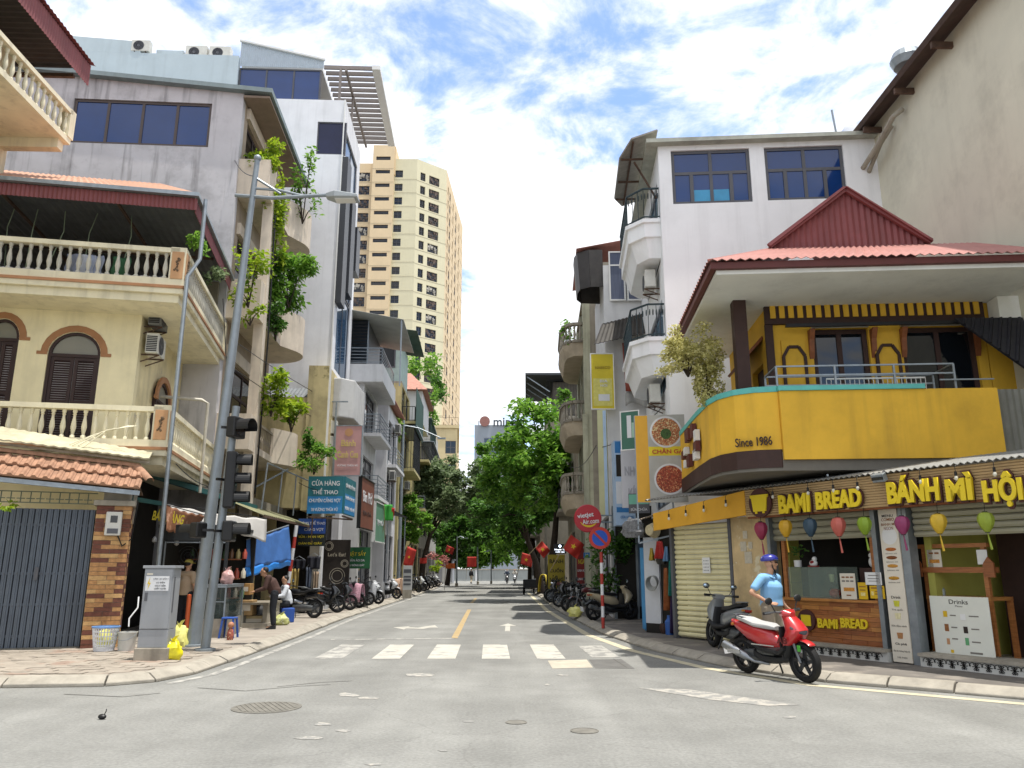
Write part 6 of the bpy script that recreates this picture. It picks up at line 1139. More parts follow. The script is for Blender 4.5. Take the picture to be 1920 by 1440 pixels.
panel_sign('red_parts_sign', 'dark red sign with white and yellow lettering behind the red flag', None, 1081, 1028, 1104, 1100, 35, M('dark red panel', '#7a2420', .6, .08), [('NGAY', .5, .35, .75, .12, YSG), ('LINH KIỆN', .5, .58, .9, .1, PWT), ('LINH KIỆN', .5, .8, .9, .1, PWT)], .08)
t, w_, h_ = panel_sign('led_sign', 'small black sign with glowing white apple shaped outline and lettering', None, 1038, 1020, 1062, 1038, 38, BLACK, [('Nguyên Tín', .5, .6, .85, .2, M('lit white', '#dfe8f4', .5, 0, emit=1.2)), ('mobile hàng', .5, .84, .7, .16, MATS['lit white'])], .08)
MB().lathe([(.045, -.01), (.045, 0), (.06, 0), (.06, -.01)], (0, -.006, h_ * .78), 14, 'y').build('fruit_outline', MATS['lit white'], t)
panel_sign('house_number_plate', 'small blue number plate right of the red flag', None, 1094, 1036, 1106, 1046, 31, BLS, [('38', .5, .5, .5, .5, PWT)], .03)
t, w_, h_ = panel_sign('sports_shop_sign', 'teal and blue boxed sign for a sports shop jutting over the left pavement', None, 579, 893, 641, 963, 28.3, M('sign teal', '#246a74', .55, .06), [('CỬA HÀNG', .5, .17, .8, .17, PWT), ('THỂ THAO', .5, .4, .72, .17, PWT), ('', .5, .77, .99, .46, M('print blue', '#2a7ab0', .55, .06)), ('CHUYÊN CĂNG VỢT', .5, .65, .9, .15, PWT), ('38 VƯƠNG THỪA VŨ', .5, .88, .75, .11, PWT)], .06)
sd = MB().box(w_ / 2, .06, 0, w_ / 2 + .06, 2.0, h_).build('side_board', MATS['sign teal'], t); box('side_field', MATS['print blue'], t, w_ / 2 + .061, .1, .02, w_ / 2 + .066, 1.96, h_ * .55)
for s_, v, hh in (('CỬA HÀNG THỂ THAO', .2, .16), ('CHUYÊN CĂNG VỢT', .55, .14), ('VƯƠNG THỪA VŨ', .82, .12)): text(s_, PWT, t, (w_ / 2 + .07, 1.0, h_ * (1 - v)), 1.7, h_ * hh, rot=(90, 0, 90), ext=.004, bold=.015)
MB().bar((-w_ / 2, .1, -.1), (w_ / 2, 1.9, -.1), .05).bar((w_ / 2, .1, -.08), (w_ / 2, 1.9, -.08), .05).bar((-w_ / 2 + .1, .5, -.06), (-w_ / 2 + .1, .5, -1.0), .04).build('support', RUST, t)
def side_sign(name, label, X0, Y0, Y1, z0, z1, mat, lines, fr=None):
    t = thing(name, label, 'sign', (X0, Y0, z0), R(90)); L_ = Y1 - Y0; MB().box(0, 0, 0, L_, .12, z1 - z0).build('board', mat, t)
    if fr: MB().box(-.05, -.03, -.05, L_ + .05, -.001, 0).box(-.05, -.03, z1 - z0, L_ + .05, -.001, z1 - z0 + .05).box(-.05, -.03, -.05, 0, .12, z1 - z0 + .05).build('frame', fr, t)
    for s_, u, v, tw, th, c in lines: text(s_, c, t, (L_ * u, -.008, (z1 - z0) * (1 - v)), L_ * tw, (z1 - z0) * th, ext=.008, bold=.01)
    return t
side_sign('brown_cafe_sign', 'brown red sign with pale script facing the street on the left', -6.05, 31.6, 34.6, 3.3, 5.3, M('brown red panel', '#7b4a3a', .55, .15, .8), [('Bún Phở', .5, .35, .7, .25, PWT), ('BÚN CHẢ', .5, .68, .6, .12, BRN)], BLACK)
side_sign('green_shop_sign', 'pale green sign facing the street beyond the brown red one', -6.1, 35.4, 38.2, 2.9, 4.6, M('sea green panel', '#5f8a72', .6, .1, 1), [('TẠP HÓA', .5, .5, .7, .2, PWT)], WHITE)
t, w_, h_ = panel_sign('racket_repair_banner', 'blue and black banner for racket and shoe repair under the sports sign', None, 560, 972, 609, 1024, 29.0, M('banner black', '#1d2420', .6, .08), [('', .5, .28, .99, .54, M('banner blue', '#2a4f9a', .6, .06)), ('HÀNG THỂ THAO', .52, .15, .9, .15, PWT), ('CĂNG VỢT', .58, .4, .7, .15, PWT), ('SỬA - HÀN VỢT', .5, .66, .92, .13, YSG), ('DÁN ĐẾ GIÀY', .48, .88, .85, .12, YSG)], .03)
t, w_, h_ = panel_sign('cafe_mural', 'dark chalk mural wall with a plate and cup beside the parked scooters', None, 601, 1012, 652, 1112, 32.2, M('dark mural paint', '#2f2823', .8, .2, 3), [('Let\'s Eat!', .58, .28, .6, .07, M('chalk', '#a89f8d', .8, .2, 12))], .15)
for u, v, r_ in ((.62, .68, .26), (.85, .45, .13), (.3, .12, .15)):
    c = (w_ * (u - .5), -.004, h_ * (1 - v)); m = MB()
    for q in (1, .72): m.lathe([(w_ * r_ * q - .025, -.005), (w_ * r_ * q, -.005)], c, 24, 'y')
    m.build('chalk_ring', MATS['chalk'], t)
t, w_, h_ = panel_sign('laundry_sign', 'green laundry sign with yellow and white lettering above the lattice', None, 651, 1026, 693, 1066, 33.6, M('laundry green', '#1f5a34', .6, .08), [('GIẶT SẤY', .42, .3, .8, .3, YSG), ('CHĂN ÁO DA', .4, .6, .75, .14, PWT), ('GẤU BÔNG GIÀY', .4, .82, .75, .14, PWT)], .06)
m = MB()
for k in range(7): m.bar((w_ * (.28 + .03 * k), .1, -2.1), (w_ * (.28 + .03 * k), .1, 0), .02)
for k in range(12): m.bar((w_ * .28, .1, -2.1 + .18 * k), (w_ * .47, .1, -1.95 + .18 * k), .02)
m.build('lattice', BLACK, t)
t, w_, h_ = panel_sign('vertical_food_sign', 'tall pink and cream food sign hanging beside the curved white balcony', None, 631, 799, 675, 891, 30.6, M('pink gradient print', '#b58a88', .55, .12, .9), [('Bánh', .5, .35, .55, .13, M('pale gold print', '#c9b56a', .6)), ('Canh Cua', .5, .58, .8, .14, MATS['pale gold print']), ('VƯƠNG THỪA VŨ', .5, .8, .8, .05, PWT)], .1, edge=GREYMET)
MB().lathe([(.001, -.012), (w_ * .16, -.012), (w_ * .16, 0)], (0, 0, h_ * .87), 16, 'y').build('smiling_badge', M('badge tan', '#b88a62', .6), t); MB().bar((-w_ / 2 - .06, .05, -1.2), (-w_ / 2 - .06, .05, h_ + 1.0), .06).bar((-w_ / 2 - .4, .05, h_ + 1), (-w_ / 2 + .4, .05, h_ + 1), .05).build('mast', GREYMET, t)
t = thing('ad_pillar', 'short white advertising pillar with dark print on the left pavement', 'sign', (at_z(763, 1122, .12).x, at_z(763, 1122, .12).y, .12)); MB().box(-.24, -.1, 0, .24, .1, .45).build('plinth', CONC, t); MB().box(-.24, -.1, .452, .24, .1, 1.75).build('body', M('pillar white', '#b9bab8', .6, .05), t)
for z, h in ((1.35, .2), (1.1, .1), (.9, .14), (.7, .1)): box('printed_block', FRAMEG, t, -.2, -.106, z, .2, -.101, z + h)
# red flags
FLR = M('flag red', '#b03026', .7, .06, 3); FLY = M('flag yellow', '#d9b92a', .7)
def flag(label, px, py, Y, w_, h_, tilt, pole=2.2, drape=.0, cat='flag', col=None, star=True):
    p = at_y(px, py, Y); t = thing('flag', label, cat, (p.x, p.y, p.z), R(tilt[1])); ta = R(tilt[0])
    fm = MB().grid(lambda u, v: (w_ * u * (1 - .25 * drape), .1 * math.sin(u * 7 + v * 2) * u, -h_ * v - drape * .5 * u * h_), 14, 8).build('cloth', col or FLR, t, True, thick=.008, rot=(0, ta, 0))
    if star:
        for s_ in (-1, 1):
            pts = [(w_ * .42 + (w_ * .17 if i % 2 == 0 else w_ * .07) * math.sin(i * math.pi / 5), (.1 * math.sin(.42 * 7 + 1) * .42) + s_ * .03, -h_ * .5 - drape * .25 * h_ + (w_ * .17 if i % 2 == 0 else w_ * .07) * math.cos(i * math.pi / 5)) for i in range(10)]
            MB().add(pts, [tuple(range(10)) if s_ < 0 else tuple(range(10))[::-1]]).build('star', FLY, t, rot=(0, ta, 0))
    MB().tube([(0, .0, .08), (-.1 * w_, .02, -pole)], .018, 6).build('pole', M('flag pole wood', '#8a7a5c', .7, .15), t, rot=(0, ta, 0)); return t
flag('red flag with yellow star leaning off the right-hand tree near the round signs', 1070, 1002, 30.5, .7, .62, (28, 0), 1.6, .3)
flag('red flag with yellow star far off on the right pavement', 979, 1036, 56, .85, .8, (10, 0), 1.9, .2); flag('dark red folded flag left of the glowing sign', 1016, 1014, 40, .7, .5, (40, 0), 1.0, .4)
flag('large red flag with yellow star before the left street trees', 764, 1024, 48, .6, 1.1, (12, 0), 1.6, .2); flag('small red flag beside the left tree trunk', 787, 1046, 52, .45, .35, (0, 0), 1.4, 0, star=False)
flag('red and yellow flag beyond the left tree trunk', 838, 1022, 66, .7, .55, (15, 0), 2.6, .3); flag('red flag on the far left pavement near the kiosk', 876, 1044, 88, 1.0, 1.1, (0, 0), 2.4, 0, star=False)
flag('green and red festival flag high on the left houses', 720, 946, 37.5, .4, .75, (-5, 0), 1.6, .1, col=M('festival green', '#3f9a3a', .7), star=False); flag('red festival flag beside the green one', 727, 950, 37.6, .35, .6, (8, 0), 1.4, .1, star=False); flag('orange pennant beyond the left tree', 836, 1056, 62, .7, .4, (0, 0), 2, 0, col=M('pennant orange', '#c4622c', .7), star=False)
# ================================================================ poles, lamps, traffic signals
STEEL = M('grey lamp post paint', '#858d93', .45, .08, 4, metal=.4, dirt=.3); base = at_z(362, 1213, .12); top = at_y(483, 297, 16.7)
t = thing('street_lamp', 'tall leaning grey street lamp with a long arm at the left kerb', 'street lamp', base); d = top - base
MB().tube([(0, 0, 0), d * .5, d], [.135, .1, .06], 14).build('post', STEEL, t, True); MB().lathe([(.24, 0), (.24, .05), (.15, .06), (.15, .35)], n=12).build('base', STEEL, t); MB().ball(d, .09).build('finial', STEEL, t, True)
a = at_y(441, 366, 16.7) - base; b = at_y(612, 368, 16.7) - base; e = at_y(672, 372, 16.7) - base; MB().tube([a, a.lerp(b, .4) + Vector((0, 0, -.06)), b + Vector((0, 0, .03))], .045, 8).tube([d * .955, a.lerp(b, .5) + Vector((0, 0, .05))], .03, 6).tube([d * .93, d * .93 + Vector((.6, 0, -.05)), a.lerp(b, .75) + Vector((0, 0, .0))], .03, 6).build('arm', STEEL, t, True)
MB().loft([[b + Vector((x * 0, y * .09, z * .05)) for y, z in ((-1, -1), (1, -1), (1, 1), (-1, 1))], [b.lerp(e, .3) + Vector((0, y * .2, z * .08)) for y, z in ((-1, -1), (1, -1), (1, 1), (-1, 1))], [e + Vector((0, y * .18, z * .04)) for y, z in ((-1, -1), (1, -1), (1, 1), (-1, 1))]]).build('lamp_head', M('lamp head grey', '#9da3a6', .4, .05), t, bevel=.02); MB().cbox(*(b.lerp(e, .6) + Vector((0, 0, -.075))), .45, .25, .02).build('lens', WHITE, t)
base = at_z(384, 1221, .12); t = thing('traffic_light', 'grey traffic signal pole with black heads seen from behind at the left kerb', 'traffic light', base); top = at_y(443, 762, base.y); d = top - base
MB().tube([(0, 0, 0), d], [.09, .075], 12).build('pole', STEEL, t, True); MB().lathe([(.2, 0), (.2, .05), (.1, .06)], n=12).build('base', STEEL, t)
def head(cx, cy, n, label, face, r_=.15, hood=True, lit=None):
    p = at_y(cx, cy, base.y - .1) - base; hh = n * r_ * 2.5; o = MB().cbox(0, 0, 0, r_ * 2.4, .2, hh).build('signal_head', BLACK, t, bevel=.03, loc=p, rot=(0, 0, face))
    for k in range(n):
        z = hh / 2 - r_ * 1.25 - k * r_ * 2.5; MB().lathe([(.001, -.105), (r_ * .95, -.105)], (0, 0, z), 16, 'y').build('lens', lit or M('dark lens', '#26201c', .2), o); MB().lathe([(r_, -.1), (r_ * 1.02, -.38)], (0, 0, z), 14, 'y', a0=R(-20), a1=R(200)).build('hood', BLACK, o, thick=.01)
    MB().bar((0, .1, 0), (-.15, .25, 0), .05).build('bracket', BLACK, o); return o
head(433, 900, 3, '', R(100)); head(443, 802, 1, '', R(75), .17); head(430, 996, 1, '', R(95), .16); head(372, 994, 1, '', R(-110), .12, lit=M('red lens', '#c4362a', .4, 0))
pb = at_z(1131, 1178, .12); t = thing('no_parking_sign', 'round red and blue no parking sign on a red and white striped pole', 'traffic sign', pb); N_ = 7; zt = at_y(1127, 1035, pb.y).z - .12
for k in range(N_): MB().lathe([(.045, zt * k / N_), (.045, zt * (k + 1) / N_)], n=10).build('pole_band', M('band red', '#a3352c', .5, .1) if k % 2 == 0 else PWT, t, True)
dc = at_y(1124, 1009, pb.y) - pb; MB().lathe([(.30, -.02), (.30, .01), (.001, .01)], (dc.x, -.06, dc.z), 28, 'y').build('back_plate', GREYMET, t); MB().lathe([(.215, -.035), (.30, -.035), (.30, -.021), (.215, -.021)], (dc.x, -.06, dc.z), 28, 'y').build('red_ring', REDP, t); MB().lathe([(.001, -.032), (.216, -.032)], (dc.x, -.06, dc.z), 28, 'y').build('blue_disc', M('traffic blue', '#1f4fb0', .5, .04), t); MB().bar((dc.x - .16, -.1, dc.z + .16), (dc.x + .16, -.1, dc.z - .16), .06, .012, up=(0, 1, 0)).build('red_slash', REDP, t)
vc = at_y(1102, 972, pb.y + 2.2); t = thing('airline_sign', 'round red sign with white airline lettering above the no parking sign', 'sign', vc); r_ = .4; MB().lathe([(.001, -.05), (r_, -.05), (r_ + .02, -.02), (r_ + .02, .05), (.001, .05)], n=30, axis='y').build('disc', M('airline red', '#a8232c', .4, .04), t, True)
text('vietjet', PWT, t, (-.07, -.06, .07), .5, .17, ext=.008, bold=.02, rot=(90, -8, 0)); text('Air.com', PWT, t, (.08, -.06, -.09), .5, .14, ext=.008, bold=.015, rot=(90, -6, 0)); m = MB()
for k in range(10): a0, a1 = R(205 + 13 * k), R(205 + 13 * (k + 1)); m.bar((.27 * math.cos(a0) + .02, -.055, .22 * math.sin(a0) - .02), (.27 * math.cos(a1) + .02, -.055, .22 * math.sin(a1) - .02), .05 * math.sin(math.pi * (k + .5) / 10) + .008, .01, up=(0, 1, 0))
m.build('smile_mark', FLY, t); MB().bar((.1, .05, -.1), (1.3, .35, -.1), .04).bar((.1, .05, .1), (1.3, .35, .1), .04).build('wall_bracket', GREYMET, t)
pb = at_z(531, 1160, .12); t = thing('striped_pole', 'red and white striped pole beside the blue tarpaulin on the left', 'pole', pb); zt = at_y(548, 985, pb.y).z - .12
for k in range(8): MB().tube([(.03 * k, 0, zt * k / 8), (.03 * (k + 1), 0, zt * (k + 1) / 8)], .06, 10).build('pole_band', MATS['band red'] if k % 2 == 0 else PWT, t, True)
def upole(px, py, pxt, pyt, label, arm=None, r_=.11):
    b_ = at_z(px, py, .12); tp = at_y(pxt, pyt, b_.y) - b_; t = thing('utility_pole', label, 'pole', b_); MB().tube([(0, 0, 0), tp], [r_, r_ * .65], 10).build('post', STEEL, t, True); MB().lathe([(r_ * 1.6, 0), (r_ * 1.6, .3), (r_, .32)], n=10).build('base', CONC, t)
    if arm: e_ = at_y(*arm, b_.y) - b_; s0 = tp * .97; MB().tube([s0, s0.lerp(e_, .4) + Vector((0, 0, .15)), e_], .035, 6).build('arm', STEEL, t, True); MB().cbox(*e_, .5, .16, .09).build('lamp_head', GREYMET, t)
    return t
upole(746, 1118, 757, 788, 'tall thin grey lamp pole before the pale left houses', (828, 822)); upole(856, 1100, 857, 1006, 'thin grey pole on the left pavement beyond the tree', (872, 1009), .09); upole(896, 1096, 895, 992, 'thin far pole beside the kiosk', (886, 996), .08); upole(921, 1095, 921, 1032, 'farthest thin pole near the street end', (912, 1034), .08); upole(1084, 1112, 1070, 870, 'dark slim lamp pole behind the right-hand tree', (925, 896), .09)
# ================================================================ left: cabinet, basket, bucket, bags
cb_ = at_z(282, 1240, .12); t = thing('electric_cabinet', 'grey electrical cabinet with a danger notice on a concrete base', 'electrical cabinet', cb_, R(3)); CABM = M('cabinet grey', '#8f9296', .5, .05, 3, streak=.15, dirt=.12)
MB().box(-.28, -.05, 0, .3, .42, .22).build('concrete_base', CONC, t, bevel=.015); MB().box(-.25, 0, .222, .25, .36, .52).build('plinth_panel', CABM, t, bevel=.006); MB().box(-.25, 0, .525, .25, .36, 1.55).build('body', CABM, t, bevel=.006); MB().box(-.28, -.03, 1.552, .28, .4, 1.6).build('lid', CABM, t, bevel=.006); box('door', CABM, t, -.235, -.012, .54, .235, -.001, 1.53)
for x in (.24, .252): box('hinge', FRAMEG, t, x, .06, .8, x + .004, .1, 1.4)
box('handle', FRAMEG, t, -.2, -.03, 1.0, -.16, -.013, 1.14); box('danger_plate', PWT, t, -.21, -.018, 1.17, .19, -.013, 1.42)
for s_, z, w_ in (('CẤM LẠI GẦN !', 1.375, .26), ('CÓ ĐIỆN', 1.31, .15), ('NGUY HIỂM', 1.26, .18), ('CHẾT NGƯỜI', 1.21, .2)): text(s_, BLACK, t, (.045, -.02, z), w_, .034, ext=.002, bold=.01)
m = MB().exy([(-.14, 1.4), (-.18, 1.28), (-.15, 1.29), (-.17, 1.19), (-.12, 1.31), (-.15, 1.305)], -.022, -.0185); m.build('lightning_mark', FLY, t); box('name_plate', CRM, t, -.2, -.018, 1.44, -.1, -.013, 1.47)
p = at_z(194, 1222, .12); t = thing('laundry_basket', 'white and blue plastic lattice basket holding a yellow bag', 'basket', p); BW = M('white lattice plastic', '#c9ccd2', .5, .04); m = MB(); R0_, R1_ = .17, .23
for k in range(26):
    a = 2 * math.pi * k / 26; m.bar((R0_ * math.cos(a), R0_ * math.sin(a), .02), (R1_ * math.cos(a), R1_ * math.sin(a), .44), .018, .01)
for z in (.03, .12, .2, .28, .36, .43):
    r_ = R0_ + (R1_ - R0_) * z / .44; m.lathe([(r_ - .006, z), (r_ + .006, z), (r_ + .006, z + .018), (r_ - .006, z + .018)], n=26)
m.build('lattice_wall', BW, t); MB().lathe([(.001, 0), (R0_, 0), (R0_ + .02, .1)], n=20).build('bottom', BW, t); MB().lathe([(R1_, .44), (R1_ + .025, .45), (R1_ + .025, .47), (R1_, .475)], n=24).build('rim', M('blue plastic rim', '#6d93c9', .45), t, True)
def bag_mesh(seed, r_=(.16, .13, .16), knot=True, n=16, m_=11):
    mb = MB(); rings = []
    for i in range(m_ + 1):
        ph = -math.pi / 2 + math.pi * i / m_; rings.append([])
        for j in range(n):
            th = 2 * math.pi * j / n; v = Vector((math.cos(ph) * math.cos(th), math.cos(ph) * math.sin(th), math.sin(ph))); k = 1 + .38 * noise.noise(v * 2.2 + Vector((seed, 0, 0))) + .16 * noise.noise(v * 6 + Vector((seed, 5, 0))); q = Vector((v.x * r_[0] * k, v.y * r_[1] * k, max(-.62, v.z * k) * r_[2])); rings[-1].append(q + Vector((0, 0, r_[2] * .62)))
    mb.loft(rings)
    if knot: mb.add([(0, 0, r_[2] * 1.5), (.09, .02, r_[2] * 2.1), (.03, -.04, r_[2] * 2.0), (-.08, .02, r_[2] * 2.0), (-.03, -.03, r_[2] * 1.7)], [(0, 1, 2), (0, 2, 4), (0, 4, 3)])
    return mb
PBAG = M('yellow plastic bag', '#d8cc1e', .35, .15, 9, spec=.6); PBAG2 = M('pale yellow plastic bag', '#d6d27a', .35, .15, 9, spec=.6)
def bag(label, px, py, mat, seed, r_, dx=0, z=.12, knot=True, name='plastic_bag'):
    p = at_z(px, py, z); p.x += dx; return tag(bag_mesh(seed, r_, knot).build(name, mat, None, True, loc=p), label, 'plastic bag')
bag_mesh(9, (.13, .13, .2), False).build('yellow_bag', PBAG2, t, True, loc=(0, 0, .1)); bag('bright yellow knotted plastic bag at the foot of the cabinet', 322, 1238, PBAG, 1, (.17, .15, .2)); bag('pale yellow full plastic bag behind the bright yellow one', 334, 1214, PBAG2, 4, (.2, .17, .26))
p = at_z(236, 1221, .12); t = thing('paint_bucket', 'white plastic bucket with wire handle left of the cabinet', 'bucket', p); MB().lathe([(.001, 0), (.145, 0), (.175, .36), (.185, .36), (.185, .34), (.165, .34), (.14, .02), (.001, .02)], n=22).build('pail', M('bucket white', '#c4c4be', .5, .06, 6, dirt=.25), t, True); MB().tube([(.18 * math.cos(a), -.03 - .17 * math.sin(a), .33 - .12 * math.sin(a)) for a in [math.pi * i / 8 for i in range(9)]], .005, 5).build('handle', GREYMET, t)
MB().tube([(.0, .3, 1.0), (.05, .2, .8), (-.05, .1, .6), (-.02, .05, .45)], .014, 6).build('hose', PWT, t, True)
# ================================================================ left: dark food booth, counter, tarps
SB = Fr(-8.5, 19.3, 6); t = SB.thing('food_booth', 'dark metal food booth with glass front on the left pavement', 'booth'); BM = M('dark booth metal', '#25282a', .5, .2, 4); xr = SB.fy(412, 1150)[0]; zt = SB.fy(300, 990)[1]
MB().box(0, 0, .12, .09, .12, zt).box(xr, 0, .12, xr + .07, .07, zt - .25).each('post', BM, t); MB().box(0, -.05, zt - .3, xr, .1, zt).build('lintel', BM, t); MB().box(-.05, -.05, zt + .002, xr + .1, 3.6, zt + .08).build('roof', BM, t); MB().box(0, 3.4, .12, xr, 3.5, zt).box(-.08, .2, .12, -.01, 3.4, zt).build('back_wall', DARK, t); MB().bar((.14, -.02, .15), (.14, -.02, zt - .32), .03).bar((.17, -.02, zt - .34), (xr, -.02, zt - .34), .03).build('bright_trim', GREYMET, t); box('floor', CONC, t, 0, 0, .121, xr, 3.4, .14)
for k in range(3): MB().box(.1, 1.9, .9 + .5 * k, xr - .1, 2.3, .93 + .5 * k).build('shelf', WOODO, t)
for k in range(27): MB().lathe([(.06, 0), (.065, .16), (.03, .22), (.03, .26), (.001, .26)], n=8).build('jar', [M('jar %d' % (k % 5), ('#9a8c5c', '#a34a38', '#c9c2ae', '#4f6a48', '#6a4a30')[k % 5], .4, .1)][0], t, True, loc=(.2 + .17 * (k % 9), 2.05, .93 + .5 * (k // 9)))
for k, (px, py) in enumerate(((290, 1012), (308, 1034), (331, 1017))): x, z = SB.fy(px, py, .8); tt = thing('hanging_bulb', ['leftmost', 'lowest', 'rightmost'][k] + ' of the unlit bulbs hanging in the dark booth', 'light bulb', SB.w(x, .8, z), 0, 'bulbs in the booth'); MB().lathe([(.001, -.09), (.06, -.05), (.06, .02), (.02, .08), (.001, .08)], n=10).build('globe', WHITE, tt, True); MB().tube([(0, 0, .08), (0, 0, max(.1, zt - z))], .006, 4).build('cord', BLACK, tt)
x, z = SB.fy(352, 1043, 1.6); tt = thing('wall_fan', 'round black wall fan at the back of the booth', 'fan', SB.w(x, 1.6, z), SB.a); m = MB()
for q in (.26, .18, .1): m.lathe([(q - .012, -.02), (q, -.02), (q, .01), (q - .012, .01)], n=22, axis='y')
m.build('guard', FRAMEG, tt); MB().lathe([(.001, -.03), (.06, -.03), (.06, .05), (.001, .05)], n=12, axis='y').build('motor', BLACK, tt); MB().bar((0, .02, 0), (0, 1.7, -.1), .05).build('bracket', BLACK, tt)
c = at_z(398, 1196, .12); t = thing('glass_counter', 'glass fronted food counter on a worn metal base beside the lamp post', 'counter', c, R(4)); MB().box(-.3, 0, .0, .22, 1.5, .42).build('base', M('worn metal base', '#8a8378', .7, .2, 4, dirt=.4), t); DG2 = glass('smoky display glass', '#3d4a48', .05, .5)
MB().box(-.3, 0, .422, .22, .02, 1.12).box(.2, .02, .422, .22, 1.5, 1.12).each('glass_pane', DG2, t); m = MB()
for x in (-.3, .22):
    for y in (0, 1.5): m.bar((x, y, .42), (x, y, 1.15), .03)
m.bar((-.3, 0, 1.14), (.22, 0, 1.14), .04).bar((.22, 0, 1.14), (.22, 1.5, 1.14), .04).bar((-.3, 0, .8), (.22, 0, .8), .02).build('frame', GREYMET, t); MB().box(-.3, 0, 1.165, .24, 1.52, 1.19).build('top', GREYMET, t); MB().box(-.28, .05, .43, .18, 1.45, .44).box(-.28, .05, .78, .18, 1.45, .79).build('shelf', FRAMEG, t)
bag('pink clear plastic bag on the glass counter', 0, 0, M('pinkish clear plastic', '#c49c98', .4, .2, 12), 3, (.15, .13, .2)); o = bpy.data.objects['plastic_bag.002']; o.location = c + Vector((.05, .5, 1.19))
p = at_z(348, 1195, .12); tag(MB().lathe([(.05, 0), (.05, .95), (.001, .97)], n=12).build('orange_pipe', M('orange plastic pipe', '#b5542c', .5, .1), None, True, loc=p), 'upright orange plastic pipe behind the lamp post', 'pipe')
# stools, crates and goods past the counter
p = at_z(428, 1196, .12); t = thing('plastic_stool', 'blue plastic stool beside the glass counter', 'stool', p); BP = M('blue plastic', '#2a4f9c', .45, .08); MB().box(-.15, -.15, .42, .15, .15, .46).build('seat', BP, t, bevel=.02)
for sx in (-1, 1):
    for sy in (-1, 1): MB().bar((sx * .16, sy * .16, 0), (sx * .12, sy * .12, .42), .04).build('leg', BP, t)
p = at_z(431, 1200, .12); t = thing('doll', 'small doll in patterned clothes standing against the blue stool', 'doll', p); MB().lathe([(.07, 0), (.08, .1), (.06, .22), (.03, .26)], n=10).build('body', M('patterned cloth', '#a05a4a', .8, .5, 30, patch='#d8c8a0', pscale=25), t, True); MB().ball((0, 0, .32), .07).build('head', M('doll skin', '#b07a5c', .6), t, True)
for k, (px, py, w_, d_, h_, c_, lab) in enumerate(((440, 1165, .4, .4, .45, '#8c8a80', 'grey tin box on the booth shelf'), (455, 1140, .45, .4, .4, '#a3865c', 'cardboard box in the middle of the booth goods'), (452, 1105, .35, .35, .3, '#a8824e', 'brown cardboard box topmost of the booth goods'), (470, 1165, .5, .4, .25, '#b9a67c', 'low tan crate beside the dark bags'), (425, 1155, .3, .3, .5, '#5c6a50', 'green metal tin left of the booth goods'))):
    q = at_y(px, py, 22.0); t = thing('goods_box', lab, 'box', (q.x, 22.0 + .1 * k, max(.12, q.z - h_ / 2))); MB().box(-w_ / 2, 0, 0, w_ / 2, d_, h_).build('carton', M('carton ' + c_, c_, .8, .15, 6), t, bevel=.01); MB().box(-w_ / 2 + .02, -.004, h_ * .3, w_ / 2 - .05, -.001, h_ * .7).build('paper_label', CRM, t)
t = thing('stall_shelf', 'low concrete stall bench carrying goods on the left pavement', 'bench', (-7.6, 22.0, .12), R(3)); MB().box(-.9, 0, 0, 1.0, .7, .12).build('slab', CONC, t); m = MB()
for x in (-.8, .9): m.box(x - .06, .1, .121, x + .06, 1.5, .6)
m.each('support', CONC, t); MB().box(-.9, 0, .6, 1.0, 1.6, .66).build('top', M('worn bench top', '#7d7566', .8, .2, 5), t)
bag('dark grey stuffed sack on the stall bench', 470, 1150, M('dark sack', '#2f3232', .6, .2, 8), 6, (.35, .3, .4)); bag('black plastic bag beside the dark sack', 486, 1163, M('black bag plastic', '#1d1e20', .35, .2, 8), 7, (.28, .25, .3)); bag('pale green plastic bag of vegetables on the kerb side of the stall', 527, 1172, M('pale lime bag', '#b9bd7c', .5, .3, 12, patch='#d8d8c4', pscale=10), 8, (.22, .18, .18))
# dark shop backs behind the stalls
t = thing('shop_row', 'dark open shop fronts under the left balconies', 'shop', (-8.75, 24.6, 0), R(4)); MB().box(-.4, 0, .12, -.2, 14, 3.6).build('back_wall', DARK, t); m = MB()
for k in range(5): m.box(-.2, k * 2.8, .12, .15, k * 2.8 + .25, 3.7)
m.each('pier', OLDY, t); MB().box(-.4, 0, 3.6, .5, 11, 3.9).build('lintel', OLDC, t)
for k in range(3):
    zz = .9 + .55 * k; MB().box(-.2, .5, zz, .3, 2.6, zz + .03).build('shelf', WOODO, t)
    for j in range(7): MB().lathe([(.05, zz + .03), (.05, zz + .2), (.02, zz + .25), (.02, zz + .3)], (.1, .65 + j * .28, 0), 8).build('bottle', [GREENL, REDP, PWT, BLS][(j + k) % 4], t)
# tarps
TW_ = M('white tarpaulin', '#c3c0bb', .7, .06, 3, dirt=.15); TBL = M('blue tarpaulin', '#3f6aa8', .6, .12, 4, dirt=.15); TBR = M('bright blue tarpaulin', '#2f7fd0', .5, .08, 5)
def tarp(name, label, c4, Ys, mat, sag=.1, wav=.04, n=26, part='cloth'):
    ps = [at_y(x, y, Y) for (x, y), Y in zip(c4, Ys)]; o = ps[0].copy(); t = thing(name, label, 'tarpaulin', o)
    def fn(u, v): q = ps[0].lerp(ps[1], u).lerp(ps[3].lerp(ps[2], u), v) - o; return q + Vector((0, wav * math.sin(u * 19 + 3 * v) * (.3 + v), -sag * math.sin(math.pi * u) * (1 - v) + .02 * math.sin(u * 31)))
    MB().grid(fn, n, 10).build(part, mat, t, True, thick=.01); return t, ps, o
t, ps, o = tarp('white_tarp', 'long white tarpaulin strip slung along the booth fronts', ((304, 943), (500, 972), (498, 1016), (310, 958)), (19.0, 22.6, 22.5, 19.0), TW_, .08); MB().tube([ps[0] - o, ps[1] - o], .015, 6).build('rope', BLACK, t)
